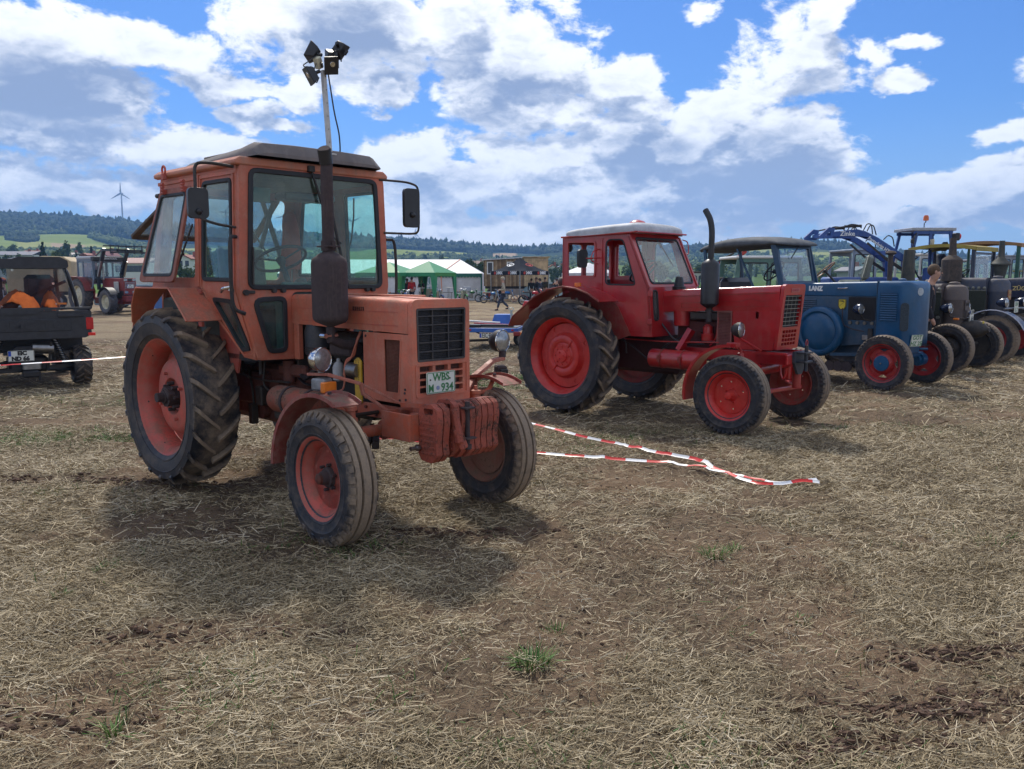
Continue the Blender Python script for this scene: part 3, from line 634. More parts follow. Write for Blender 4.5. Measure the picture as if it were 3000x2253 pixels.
gp = [(-5.0, 9.2, 1.3, .35), (-6.0, 8.9, 1.5, .45), (-.1, 14.3, 1.0, .5), (-2.7, 9.8, .7, .3), (-3.9, 6.7, .5, .25), (-5.5, 12, 2.0, .5), (1.1, 9.2, 1.0, .4), (.9, 8.6, .5, .3), (-1.2, 5.3, .5, .2), (-2.3, 4.9, .5, .2), (3.4, 5.6, .4, .2), (4.2, 9.8, .9, .4), (-.6, 12.0, 1.2, .6), (-1.0, 3.4, .7, .25), (.4, 2.9, .7, .2)]
def gd(x, y):
    d = 0*x+.02*(vnoise(x, y, .8, 2) > .62)
    for (a, b, rx, ry) in gp: d = np.maximum(d, np.exp(-((x-a)/rx)**2-((y-b)/ry)**2)*.8*(vnoise(x, y, .25, 3) > .4))
    return d
straws('grass', 260000, (-9, 9), (2.3, 13), .03, .085, .002, .006, GRASSM, 'thin green grass shoots growing through the straw', 'grass', gd, .004, .75)
straws('grass', 60000, (-8.5, -2.2), (8.2, 10.4), .03, .09, .003, .008, GRASSM, 'strip of green grass and weeds in front of the black utility vehicle', 'grass', lambda x, y: np.exp(-((x+5.2)/1.9)**2-((y-9.25)/.42)**2)*(vnoise(x, y, .22, 3) > .50)*.6*vnoise(x, y, .9, 2), .01, .7)
straws('grass', 60000, (-2.5, 3), (12.6, 16), .05, .12, .005, .012, GRASSM, 'green grass patches between the two large tractors', 'grass', lambda x, y: np.exp(-((x-.1)/1.3)**2-((y-14.3)/.7)**2)*(vnoise(x, y, .3, 3) > .42)*.8, .01, .7)
def tuft(x, y, r, n, label, h=.07):
    n = int(n*.8); R = np.random.default_rng(int(abs(x*100+y*10))); vs = []; fs = []
    for i in range(n):
        a = R.uniform(0, 2*pi); d = r*sqrt(R.random())*.5; L = h*R.uniform(.6, 1.5); b = R.uniform(0, 2*pi) if d < r*.1 else a+R.normal(0, .5); lean = R.uniform(.3, 1.35); w = R.uniform(.0015, .004)
        px_, py_ = d*cos(a), d*sin(a); bx, by = cos(b), sin(b); k = len(vs)
        for t, ww in ((0, 1), (.5, .9), (1, .15)):
            q = L*t*sin(lean*(.5+t*.6)); z = L*t*cos(lean*(.4+t*.5)); vs += [(px_+bx*q-by*w*ww, py_+by*q+bx*w*ww, z-.01), (px_+bx*q+by*w*ww, py_+by*q-bx*w*ww, z-.01)]
        fs += [(k, k+1, k+3, k+2), (k+2, k+3, k+5, k+4)]
    me = rawmesh('grass_tuft', np.array(vs), np.array(fs), GRASSM); a = me.attributes.new('tone', 'FLOAT', 'POINT'); a.data.foreach_set('value', np.repeat(R.random(n), 6).astype(np.float32))
    o = bpy.data.objects.new('grass_tuft', me); COL.objects.link(o); o.location = (x, y, float(hgt(x, y))); tag(o, label, 'grass tuft'); return o
def gpt(px, py): r = ray(px, py); t = -HC/r.z; return r.x*t, r.y*t
for px, py, r, n, lb, h in ((1560, 1945, .16, 170, 'largest green grass tuft in the straw, bottom centre of the picture', .075), (1634, 1840, .11, 90, 'small green grass tuft just behind the largest tuft', .05), (2095, 1632, .17, 120, 'green grass tuft right of the barrier tape end', .055), (2150, 1612, .09, 50, 'little grass tuft beside the one right of the tape', .05), (185, 1755, .10, 60, 'small green tuft at the left edge of the straw', .05), (310, 1675, .10, 60, 'flat leafy tuft left of the near front tyre', .05), (336, 2140, .07, 40, 'tall leafy weed at the bottom left of the straw', .09), (2345, 1805, .1, 45, 'dull green tuft in the straw lower right', .04), (2745, 1115, .16, 60, 'green weed tuft on bare soil right of the blue front wheels', .05)):
    x, y = gpt(px, py); tuft(x, y, r, n, lb, h)
# clods of soil
cm = plain('crumbly_brown_soil', (.085, .048, .03), .95, var=.4, bumps=.6, sc=30); R = np.random.default_rng(5); m = MB()
for i in range(2600):
    y = R.uniform(2.4, 9); x = R.uniform(-.8*y-.3, .8*y+.3)
    if cover(x, y) > .3 and R.random() < .93: continue
    r = R.uniform(.003, .013)*(1+.6*(R.random() < .1)); b = len(m.v); m.sphere((0, 0, 0), r, 6, 4, (1, R.uniform(.6, 1), .6))
    z = float(hgt(x, y))
    for j in range(b, len(m.v)): v = m.v[j]; k = 1+R.uniform(-.3, .3); m.v[j] = (x+v[0]*k, y+v[1]*k, z+v[2]*k+r*.2)
for (cx, cy, rx, ry, nn) in ((1.75, 3.3, .5, .12, 230), (1.3, 3.0, .35, .10, 150), (2.1, 3.8, .5, .09, 160), (-1.9, 4.0, 1.1, .14, 160), (-3.9, 7.2, 1.2, .16, 260), (-2.2, 3.2, .8, .12, 100), (-.5, 5.7, .7, .12, 140)):
    for i in range(nn):
        x = cx+R.normal(0, .55)*rx; y = cy+.12*(x-cx)*(1 if cx > 0 else -.3)+R.normal(0, .6)*ry; r = R.uniform(.006, .022)*(1+.5*(R.random() < .12)); b = len(m.v); m.sphere((0, 0, 0), r, 6, 4, (1, R.uniform(.6, 1), .55)); z = float(hgt(x, y)); k0 = 1
        for j in range(b, len(m.v)): v = m.v[j]; k = 1+R.uniform(-.35, .35); m.v[j] = (x+v[0]*k*1.3, y+v[1]*k, z+v[2]*k+r*.15)
tag(m.build('soil_clods', cm, ang=0), 'loose brown clods of soil lying between the straw', 'soil', kind='stuff')
# ================================================================== the orange tractor
def mirror_y(m): m.v = [(x, -y, z) for x, y, z in m.v]; return m
def ysd(z): return -.70+max(0, 1.65-z)*.27 if z < 1.65 else -.70+(z-1.65)*.037
def sidefn(u, v, w): return (u, ysd(v)+w, v)
T1 = thing('tractor', 'faded orange cab tractor in the foreground with stacked front weights', 'tractor', (-2.391, 7.636, 0), radians(-44.05))
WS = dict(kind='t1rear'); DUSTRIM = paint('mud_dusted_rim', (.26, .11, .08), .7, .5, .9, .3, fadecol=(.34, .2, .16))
wheel(T1, 'rear_wheel', (0, -.69, .765), .76, .40, .485, 'lug', T1R, RIMRED, True, 0, WS, lugs=20, a0=.05)
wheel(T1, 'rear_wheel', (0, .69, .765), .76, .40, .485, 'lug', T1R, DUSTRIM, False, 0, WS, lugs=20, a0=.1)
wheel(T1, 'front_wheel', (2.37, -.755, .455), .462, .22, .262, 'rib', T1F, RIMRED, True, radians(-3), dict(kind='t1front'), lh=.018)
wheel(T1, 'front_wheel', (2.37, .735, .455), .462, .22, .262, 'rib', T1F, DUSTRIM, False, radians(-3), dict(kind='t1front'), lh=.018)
# cab front
FR = [(-.555, 1.137), (-.24, 1.128), (-.255, 1.66), (.255, 1.66), (.24, 1.128), (.555, 1.137), (.665, 1.50), (.70, 1.70), (.665, 2.645), (-.665, 2.645), (-.70, 1.70), (-.665, 1.50)]
fr = rpoly(FR, [.02, .02, .05, .05, .02, .02, .1, .1, .09, .09, .1, .1])
ws = rpoly([(-.62, 1.685), (.62, 1.685), (.555, 2.585), (-.60, 2.595)], .06); ws = rpoly([(-.628, 1.685), (.628, 1.685), (.585, 2.588), (-.585, 2.588)], .07)
lw = rpoly([(-.315, 1.19), (-.475, 1.19), (-.60, 1.615), (-.31, 1.625)], [.06, .06, .07, .06]); lw2 = [(-u, v) for u, v in lw][::-1]
MB().plate(fr, [ws, lw, lw2], YZ, 1.115, 1.15).build('cab_front_frame', ORANGE, T1, bev=.008)
def gask(loop, fn, w0, w1, d=.03, name='window_seal', par=None, mat=None):
    MB().ring(inset(loop, -.006), inset(loop, d), fn, w0, w1).build(name, mat or GASKET, par or T1, bev=.006)
def pane(loop, fn, w, name='window_pane', par=None, mat=None, th=.004):
    MB().plate(inset(loop, .012), [], fn, w, w+th).build(name, mat or GLASS, par or T1, ang=20)
gask(ws, YZ, 1.142, 1.166, .032); pane(ws, YZ, 1.146, 'windscreen')
for l in (lw, lw2): gask(l, YZ, 1.142, 1.166, .032); pane(l, YZ, 1.148)
# sides
def cabside(sg):
    fn = (lambda u, v, w: (u, -sg*(ysd(v)+w), v)) if sg > 0 else sidefn
    out = [(-.20, 2.60), (1.112, 2.62), (1.112, 1.70), (1.112, 1.137), (.93, 1.147), (.80, 1.29), (.668, 1.43), (.53, 1.69), (-.40, 1.69)]
    dw = rpoly([(.56, 1.75), (1.045, 1.745), (1.035, 2.515), (.575, 2.52)], .05); low = rpoly([(.70, 1.615), (.985, 1.60), (1.075, 1.215), (.955, 1.20), (.90, 1.27)], .03)
    qw = rpoly([(-.27, 1.78), (.42, 1.77), (.42, 2.50), (-.12, 2.50)], .04)
    MB().plate(out, [dw, low, qw], fn, 0, .03).build('cab_side_frame', ORANGE, T1, bev=.005)
    for l in (dw, low): gask(l, fn, -.014, .012, .026); pane(l, fn, .002)
    # door outline: raised edge strip and seam
    dr = rpoly([(.535, 1.70), (.535, 2.56), (1.075, 2.555), (1.085, 1.70), (1.105, 1.17), (.955, 1.165), (.69, 1.46)], .03)
    MB().ring(dr, inset(dr, .012), fn, -.012, .0).build('door_frame', ORANGE, T1)
    # mid pillar and door post proud of the side
    MB().plate([(.47, 1.70), (.525, 1.70), (.525, 2.58), (.475, 2.58)], [], fn, -.02, 0).build('pillar', ORANGE, T1, bev=.004)
    MB().plate([(1.088, 1.15), (1.118, 1.15), (1.118, 2.61), (1.085, 2.61)], [], fn, -.012, 0).build('pillar', ORANGE, T1, bev=.004)
    y = ysd(2.6)*(-sg)*-1 if sg < 0 else -ysd(2.6)
    for z0, z1, d in ((2.545, 2.575, .012), (2.60, 2.63, .022)):
        MB().box(-.24, 1.11, *sorted((sg*(.664), sg*(.664+d))), z0, z1, .004).build('roof_rail', ORANGE, T1)
    return fn, qw
cabside(-1); fnL, qwL = cabside(1); gask(qwL, fnL, -.012, .012, .026); pane(qwL, fnL, .002)
# open hinged quarter window on the near side
qo = [Vector((-.135, -.69, 2.505)), Vector((.425, -.69, 2.50)), Vector((.40, -.86, 1.735)), Vector((-.27, -.86, 1.735))]
O = qo[3]; ux = (qo[2]-qo[3]).normalized(); uz = Vector((0, .17, .77)).normalized(); un = ux.cross(uz)
def qfn(u, v, w): p = O+ux*u+uz*v-un*w*-1; return (p.x, p.y, p.z)
ql = rpoly([(0, 0), (.67, 0), (.692, .785), (.13, .79)], .05); qi = rpoly([(.055, .05), (.625, .05), (.64, .735), (.165, .74)], .05)
qh = holder('quarter_window', T1); tag(qh, 'side quarter window swung open outwards at the bottom')
MB().ring(ql, qi, qfn, -.012, .012).build('window_frame', paint('chalky_orange_paint', (.33, .10, .065), .6, .7, .3, .15, fadecol=(.42, .2, .16)), qh, bev=.004)
gask(qi, qfn, -.016, .016, .022, par=qh); pane(qi, qfn, 0, par=qh, mat=glass('hazy_window_glass', (.75, .87, .87), .8, .38, dcol=(.62, .7, .7)))
for hx in (-.02, .36): 
    b = MB(); b.box(hx-.02, hx+.02, -.735, -.695, 2.46, 2.50, .004)
    for k in range(4): b.cyl((hx-.022, -.735, 2.47+k*.024), (hx+.022, -.735, 2.47+k*.024), .012, 8)
    b.build('window_hinge', RIMRED, T1)
MB().tube([(.43, -.70, 2.20), (.36, -.84, 1.78)], .008, 6).build('window_stay', BLACKMET, T1)
# rear wall with its opened window
rw = rpoly([(-.62, 1.30), (.62, 1.30), (.66, 2.60), (-.66, 2.60)], .05); ro = rpoly([(-.55, 1.75), (.55, 1.75), (.55, 2.50), (-.55, 2.50)], .06)
MB().plate(rw, [ro], lambda u, v, w: (-.40+(v-1.69)*.22*(v > 1.69)+w, u, v), -.02, .01).build('cab_rear_frame', ORANGE, T1)
a0, a1, b0, b1 = Vector((-.27, -.50, 2.52)), Vector((-.27, .50, 2.52)), Vector((-1.0, -.64, 2.135)), Vector((-1.0, .64, 2.135))
ru = Vector((0, 1, 0)); rv = (Vector((-.27, 0, 2.52))-Vector((-1.0, 0, 2.135))); RL = rv.length; rv.normalize(); rn = ru.cross(rv)
def rfn(u, v, w): p = Vector((-1.0, 0, 2.135))+ru*u+rv*v+rn*w; return (p.x, p.y, p.z)
rl = rpoly([(-.64, 0), (.64, 0), (.52, RL), (-.52, RL)], .05); ri = inset(rl, .06)
rh = holder('rear_window', T1); MB().ring(rl, ri, rfn, -.014, .014).build('window_frame', paint('grimy_grey_frame', (.09, .075, .07), .7, .5, .6, .3), rh, bev=.004); pane(inset(rl, .05), rfn, 0, par=rh, mat=glass('scratched_window_glass', (.62, .70, .74), .8, .3))
for s in (-.42, .42): MB().tube([(-.36, s, 1.98), (-.72, s, 2.30)], .009, 6).build('window_stay', BLACKMET, T1)
MB().cyl((-.30, -.66, 2.47), (-.24, -.66, 2.47), .02, 10).build('window_hinge', BLACKMET, T1)
# roof
rp = [(-.70, 2.605), (.70, 2.605), (.705, 2.635), (.66, 2.668), (-.66, 2.668), (-.705, 2.635)]
MB().plate(rp, [], YZ, -.26, 1.165).build('roof', ORANGE_TOP, T1, bev=.012)
cp = MB()                                        # moulded grey roof cap: sections along x
secs = [(-.02, .52, 2.668, 2.70), (.04, .57, 2.668, 2.735), (.95, .60, 2.668, 2.768), (1.10, .60, 2.668, 2.79), (1.20, .585, 2.672, 2.775), (1.25, .57, 2.675, 2.70)]
vs = []; k = 10
for (x, hy, z0, z1) in secs:
    for (fy, fz) in ((-1, 0), (-.985, .35), (-.90, .85), (-.84, 1), (-.35, 1.08), (.35, 1.08), (.84, 1), (.90, .85), (.985, .35), (1, 0)): vs.append((x, fy*hy, z0+(z1-z0)*fz))
fs = [(i*k+j, i*k+j+1, (i+1)*k+j+1, (i+1)*k+j) for i in range(len(secs)-1) for j in range(k-1)]+[tuple(range(k)), tuple((len(secs)-1)*k+j for j in range(k))]
cp.add(vs, fs)
for s in (-.45, -.2, .1, .3, .48): cp.box(.2, 1.0, s-.02, s+.02, 2.74, 2.768, .006)
cp.build('roof_cap', ROOFGREY, T1, bev=.006)
b = MB(); b.tube([(-.02+.03*cos(a*pi/6), -.715, 2.66+.035*sin(a*pi/6)) for a in range(12)], .009, 6, closed=True); b.box(-.04, 0, -.735, -.70, 2.58, 2.63, .003); b.build('lifting_eye', RIMRED, T1)
# cab floor, dash, seat, controls
MB().box(-.3, 1.1, -.52, .52, 1.12, 1.16).build('cab_floor', BLACKMET, T1)
MB().plate([(.86, 1.16), (1.10, 1.16), (1.10, 1.70), (.98, 1.74), (.86, 1.66)], [], XZ, -.24, .30).build('dashboard', plain('grey_green_dash', (.13, .17, .16), .6), T1, bev=.01)
for y in (-.02, .10, .2): MB().cyl((.93, y, 1.70), (.90, y, 1.745), .05, 16).build('gauge', BLACKPL, T1)
steering(T1, (.62, -.03, 1.93), .215, radians(-28), BLACKPL)
MB().box(-.05, .38, -.24, .24, 1.50, 1.62, .03).build('seat', SEATG, T1); MB().ob((-.10, 0, 1.84), (.10, .44, .42), (0, -.12, 0), .03).build('seat_back', SEATG, T1); MB().box(-.02, .3, -.12, .12, 1.16, 1.5, .01).build('seat_base', BLACKMET, T1)
MB().box(-.30, .9, .45, .66, 1.16, 1.60, .02).box(-.30, .45, -.66, -.45, 1.16, 1.60, .02).build('wheel_box', plain('cab_lining', (.10, .12, .12), .8), T1)
m = MB()
for i, (x, y, dx) in enumerate(((.55, -.25, .05), (.62, -.32, .1), (.7, .3, .02), (.5, .34, -.04))): m.tube([(x, y, 1.15), (x+dx, y, 1.55)], .009, 6); m.sphere((x+dx, y, 1.57), .022, 8, 6)
m.build('lever', BLACKPL, T1)
MB().ob((1.01, -.43, 2.41), (.015, .19, .11), (0, .15, 0), .004).build('sun_visor', SEATG, T1)
MB().box(-.26, 1.10, -.63, .63, 2.56, 2.60, .01).build('headliner', plain('grey_headliner', (.20, .20, .19), .9), T1)
MB().ob((.86, .08, 2.43), (.16, .5, .07), None, .02).build('ventilator_box', BLACKPL, T1)
# rear posts seen through the windscreen
for p, q in (((-.30, .46, 2.49), (-.34, .20, 1.70)), ((-.28, .62, 2.5), (-.36, .68, 1.7)), ((-.28, -.60, 2.5), (-.36, -.66, 1.7)), ((-.30, .34, 2.5), (-.30, .60, 1.72))): MB().beam(p, q, .03, .035).build('pillar', plain('cab_post_grey', (.16, .19, .19), .7), T1)
cv = MB().tube([(.95, .50, 2.45), (.9, .53, 2.3), (.9, .50, 2.1), (.95, .44, 2.02)], .007, 6); cv.build('cable', BLACKPL, T1)
# fenders (rear)
def fender(sg):
    path = [(-.62, 1.38), (-.46, 1.54), (-.20, 1.688), (.485, 1.69), (.78, 1.44)]
    o = [.80, .86, .925, .95, .95]; n_ = [.66]*5
    m = MB().strip(path[::-1], [sg*a for a in o][::-1], [sg*a for a in n_][::-1], .008)
    m.strip([(-.62, 1.38), (-.70, 1.22), (-.74, 1.05)], [sg*.80, sg*.79, sg*.78], [sg*.55]*3, .008); m.build('rear_fender', ORANGE, T1, bev=.003)
    m = MB(); e = [(x, sg*a, z) for (x, z), a in zip(path, o)]; m.tube(e, .009, 6); m.build('fender_edge', ORANGE, T1)
    MB().plate([(-.62, 1.38), (-.46, 1.54), (-.2, 1.685), (.5, 1.685), (.66, 1.43), (.80, 1.25), (.72, 1.0), (.5, 1.15), (0, 1.28), (-.45, 1.15), (-.7, 1.0)], [], XZ, *sorted((sg*.52, sg*.50))).build('fender_liner', RIMRED, T1)
fender(-1); fender(1)
# grab handles, mirrors
MB().smooth([(1.13, -.70, 2.075), (1.17, -.775, 2.075), (1.15, -.765, 1.60), (1.15, -.74, 1.53), (1.16, -.665, 1.50)], .015, 8).build('grab_handle', BLACKMET, T1)
MB().smooth([(1.13, .70, 2.10), (1.14, .79, 2.10), (1.14, .80, 1.65), (1.14, .76, 1.55), (1.13, .67, 1.50)], .013, 8).build('grab_handle', BLACKMET, T1)
MB().smooth([(1.11, -.69, 2.59), (1.13, -.86, 2.60), (1.05, -.96, 2.60), (1.07, -.97, 2.42)], .012, 8).build('mirror_arm', BLACKMET, T1)
MB().smooth([(1.13, -.70, 2.145), (1.15, -.86, 2.16), (1.08, -.95, 2.20), (1.075, -.955, 2.27)], .010, 8).build('mirror_arm', BLACKMET, T1)
def mirror(sg, x, y, z0, z1, w, rz):
    h = holder('mirror', T1, (x, y, 0), rz); o = rpoly([(-w/2, z0), (w/2, z0), (w*.5, z1), (-w*.5, z1)], .04)
    MB().plate(o, [], YZ, -.012, .026).build('mirror_shell', BLACKPL, h, bev=.01); MB().plate(inset(o, .012), [], YZ, -.016, -.013).build('mirror_glass', CHROME, h)
    MB().sphere((.03, 0, (z0+z1)/2-.06), .025).build('mirror_joint', BLACKPL, h)
mirror(-1, 1.06, -.955, 2.20, 2.42, .15, radians(-6)); mirror(1, 1.19, .93, 2.21, 2.545, .16, radians(-5))
MB().smooth([(1.15, .62, 2.60), (1.18, .90, 2.60), (1.2, 1.01, 2.57), (1.19, 1.02, 2.40), (1.19, 1.02, 2.19), (1.19, .98, 2.155), (1.15, .66, 2.155)], .010, 8).build('mirror_arm', BLACKMET, T1)
# wipers
m = MB().beam((1.17, -.06, 2.63), (1.185, .03, 2.34), .02, .012).beam((1.19, .02, 2.50), (1.19, .03, 2.06), .012, .014); m.box(1.15, 1.19, -.09, -.03, 2.60, 2.65, .006); m.build('wiper', BLACKMET, T1)
m = MB().beam((1.17, .27, 1.69), (1.185, .16, 2.09), .02, .012).beam((1.185, .10, 2.36), (1.185, .24, 1.76), .014, .016).beam((1.18, .2, 2.05), (1.18, .05, 2.15), .01, .01); m.build('wiper', BLACKMET, T1)
MB().beam((1.18, -.60, 1.72), (1.17, -.585, 2.0), .012, .014).build('wiper', BLACKMET, T1)
m = MB()
for y in (-.42, -.34, .46, .52): m.cyl((1.15, y, 1.672), (1.185, y, 1.672), .018, 10)
m.cyl((1.15, -.655, 1.66), (1.18, -.655, 1.66), .022, 12).box(1.15, 1.17, -.65, -.58, 1.65, 1.675, .003); m.build('window_fixing', BLACKMET, T1)
MB().smooth([(.93, -.735, 1.665), (.98, -.745, 1.69), (1.06, -.72, 1.70)], .014, 8).cyl((1.055, -.69, 1.685), (1.055, -.725, 1.70), .028, 12).build('door_handle', CHROME, T1)
m = MB()
for z in (1.665, 1.40): m.box(.50, .56, -.725, -.70, z-.02, z+.02, .004)
m.box(1.10, 1.145, -.69, -.64, 1.49, 1.53, .004); m.build('door_hinge', RIMRED, T1)
# hood
def hoodsec(x, hw, zb, zt, r=.045): return [(x, u, v) for u, v in rpoly([(-hw, zb), (hw, zb), (hw, zt), (-hw, zt)], [.002, .002, r, r], 6)]
hs = [hoodsec(1.155, .262, 1.41, 1.642), hoodsec(1.6, .262, 1.405, 1.640), hoodsec(2.1, .262, 1.40, 1.632), hoodsec(2.60, .260, 1.392, 1.618)]
k = len(hs[0]); m = MB().add([p for s in hs for p in s], [(i*k+j, i*k+(j+1) % k, (i+1)*k+(j+1) % k, (i+1)*k+j) for i in range(3) for j in range(k)]+[tuple(range(k)), tuple(3*k+j for j in range(k))])
m.build('hood', ORANGE, T1)
MB().box(1.3, 2.5, -.264, -.2625, 1.4415, 1.446).box(1.25, 2.5, -.264, -.262, 1.535, 1.538).build('hood_crease', RIMRED, T1)
m = MB()
for i in range(6): m.box(1.98+i*.024, 1.990+i*.024, -.2655, -.262, 1.535, 1.565)
m.build('hood_slot', BLACKPL, T1)
MB().box(1.4, 2.45, -.03, .03, 1.638, 1.65, .004).build('hood_ridge', ORANGE_TOP, T1)
for sg in (-1, 1):
    o = [(2.085, .905), (2.55, .902), (2.606, .93), (2.606, 1.388), (2.085, 1.388)]; mh = rpoly([(2.335, .975), (2.49, .975), (2.52, 1.352), (2.33, 1.350)], .015)
    MB().plate(o, [mh], XZ, *sorted((sg*.243, sg*.257))).build('side_panel', ORANGE, T1, bev=.004)
    pm = paint('perforated_orange_sheet', (.17, .045, .028), .7, .3, .6, .3, sc=6)
    m = MB(); m.plate(inset(mh, .002), [], XZ, *sorted((sg*.236, sg*.240)))
    for i in range(18): m.box(2.34+.01*i, 2.343+.01*i, *sorted((sg*.240, sg*.246)), .98, 1.348)
    for i in range(40): m.box(2.338, 2.51, *sorted((sg*.240, sg*.2455)), .98+i*.0093, .9825+i*.0093)
    m.build('side_mesh', pm, T1, ang=0); MB().ring(inset(mh, -.006), inset(mh, .006), XZ, *sorted((sg*.256, sg*.260))).build('mesh_frame', ORANGE, T1)
    m = MB()
    for x, z in ((2.555, .985), (2.565, .94), (2.56, 1.01), (2.42, .93), (2.5, .93), (2.12, 1.36)): m.cyl((x, sg*.255, z), (x, sg*.262, z), .009, 8)
    m.build('panel_screw', RUST, T1)
    MB().box(1.17, 1.24, *sorted((sg*.22, sg*.262)), 1.13, 1.41, .004).build('firewall_edge', ORANGE, T1)
# grille
gs = rpoly([(-.263, .905), (.263, .905), (.263, 1.624), (-.263, 1.624)], [.02, .02, .05, .05]); up = rpoly([(-.218, 1.20), (.218, 1.20), (.226, 1.565), (-.226, 1.565)], .018)
lo = [rpoly([(-.20+i*.14, .985+j*.049), (-.085+i*.14, .985+j*.049), (-.085+i*.14, 1.022+j*.049), (-.20+i*.14, 1.022+j*.049)], .006, 2) for i in range(3) for j in range(4)]
MB().plate(gs, [up]+lo, YZ, 2.608, 2.648).build('grille_shell', ORANGE, T1, bev=.006)
q = rpoly([(-.238, .955), (.238, .955), (.238, 1.186), (-.238, 1.186)], .02); MB().ring(q, inset(q, .012), YZ, 2.648, 2.655).build('grille_edge', ORANGE, T1)
MB().box(2.60, 2.607, -.225, .225, .97, 1.18).build('grille_backing', paint('dark_red_gauze', (.07, .022, .02), .8, .3, .5, .2, sc=8), T1)
m = MB(); m.plate(inset(up, .004), [], YZ, 2.618, 2.622)
m.build('radiator_screen', plain('black_gauze', (.02, .018, .02), .7, var=.5, bumps=.4, sc=40), T1)
m = MB()
for i in range(30): m.box(2.622, 2.629, -.21, .21, 1.21+i*.0118, 1.2135+i*.0118)
m.build('screen_wire', plain('screen_wire_metal', (.03, .032, .04), .45, .6), T1, ang=0)
m = MB()
for z in (1.268, 1.33, 1.39, 1.45, 1.51): m.box(2.628, 2.640, -.222, .222, z-.004, z+.004)
for y in (-.075, .07): m.box(2.628, 2.641, y-.004, y+.004, 1.203, 1.563)
u2 = inset(up, .002); m.ring(u2, inset(u2, .012), YZ, 2.63, 2.652); m.build('grille_bar', paint('blue_black_bars', (.035, .037, .045), .5, .3, .4, .2), T1)
np_ = plate_sign(T1, (2.662, -.025, 1.052), (pi/2, 0, pi/2), .262, .150, [('WBS',), ('M', -.092, .044)], PLATEG, PLATEG, ts=.5)
for c in [c for c in SC.objects if c.parent == np_ and c.name.startswith('lettering')]: c.data.materials[0] = PLATEG
text('934', .078, PLATEG, np_, (.055, -.0385, .006), (0, 0, 0), bold=.0015, ext=.001, width=.112)
MB().cyl((-.030, -.037, .004), (-.030, -.037, .007), .015, 14).build('plate_seal', plain('seal_blue', (.25, .3, .45), .5), np_)
MB().cyl((.08, .022, .004), (.08, .022, .008), .006, 8).cyl((-.098, .022, .004), (-.098, .022, .008), .006, 8).build('plate_screw', RUST, np_)
# exhaust with silencer
ex = holder('exhaust', T1, (1.925, -.42, 0))
MB().lathe([(1.40, .03), (1.425, .035), (1.455, .14), (1.475, .163), (1.50, .168), (1.87, .168), (1.90, .160), (1.935, .10), (1.955, .052), (1.96, .046)], axis=(0, 0, 1), n=28).xf(Matrix.Diagonal((1, .62, 1, 1))).build('silencer', RUST, ex, ang=50)
MB().smooth([(0, 0, 1.94), (.0, 0, 2.5), (-.005, .01, 2.60), (.02, -.03, 2.66)], .043, 14).build('exhaust_pipe', RUST, ex)
m = MB().tube([(.001, -.0, 2.56), (.018, -.025, 2.655)], [.047, .050], 14, cap=False); m.build('exhaust_tip', BLACKPL, ex)
m = MB().box(-.075, .075, -.05, .05, 1.985, 1.995, .002).cyl((-.065, 0, 1.98), (-.065, 0, 2.03), .012, 8).cyl((.065, 0, 1.98), (.065, 0, 2.03), .012, 8); m.tube([(0, 0, 1.96), (0, 0, 2.03)], .052, 14); m.build('pipe_clamp', RUST, ex)
MB().tube([(0, 0, 1.42), (0, 0, 1.33), (0, .10, 1.29), (0, .2, 1.28)], .035, 12).build('exhaust_neck', RUST, ex); MB().box(-.03, .03, -.05, .05, 1.345, 1.375, .008).cyl((-.03, -.06, 1.36), (.03, -.06, 1.36), .018, 8).build('exhaust_clamp', CHROME, ex)
# engine bay
eng = MB(); eng.box(1.25, 2.06, -.16, .16, .72, 1.02, .02).box(1.30, 2.02, -.12, .12, 1.0, 1.27, .02).box(1.32, 1.98, -.10, .10, 1.26, 1.35, .03)
for i in range(4): eng.cyl((1.42+i*.165, -.12, 1.12), (1.42+i*.165, -.16, 1.12), .035, 10)
for i in range(7): eng.cyl((1.3+i*.11, -.16, .80), (1.3+i*.11, -.175, .80), .012, 6)
eng.build('engine_block', GREASE, T1)
MB().box(2.04, 2.085, -.23, .23, .92, 1.38, .01).build('radiator', GREASE, T1)
MB().box(1.17, 1.20, -.24, .24, 1.0, 1.42).build('firewall', GREASE, T1)
MB().lathe([(1.17, .085), (1.18, .098), (1.36, .1), (1.41, .085)], (1.40, -.19, 0), (0, 0, 1), 22).build('air_filter', paint('blue_black_can', (.022, .03, .042), .4, .3, .3, .1), T1)
m = MB()
for z in (1.20, 1.215, 1.23): m.lathe([(z, .1), (z+.004, .105), (z+.008, .1)], (1.40, -.19, 0), (0, 0, 1), 22)
m.build('filter_band', BLACKMET, T1)
MB().box(1.62, 1.90, -.24, -.12, 1.19, 1.28, .015).build('manifold', RUST, T1)
MB().lathe([(1.0, .03), (1.01, .045), (1.10, .047), (1.13, .035), (1.15, .015), (1.17, .014)], (1.74, -.235, 0), (0, 0, 1), 16).build('fuel_filter', paint('chipped_white_can', (.42, .43, .44), .5, .3, .4, .3, sc=4), T1)
MB().smooth([(1.98, -.2, 1.38), (1.98, -.235, 1.32), (1.95, -.24, 1.20), (1.86, -.25, 1.17), (1.83, -.25, 1.05)], .009, 6).smooth([(1.99, -.2, 1.38), (1.99, -.25, 1.30), (1.93, -.255, 1.18), (1.87, -.265, 1.15), (1.85, -.265, .95), (1.75, -.265, .92)], .007, 6).build('fuel_pipe', ORANGE, T1)
MB().cyl((1.90, -.24, 1.10), (2.02, -.24, 1.10), .055, 16).cyl((1.88, -.24, 1.10), (1.905, -.24, 1.10), .035, 12).build('alternator', STEEL, T1)
q = rpoly([(1.985, .86), (2.06, .86), (2.06, 1.17), (2.02, 1.20), (1.975, 1.17)], .02); m = MB().plate(q, [], XZ, -.262, -.250)
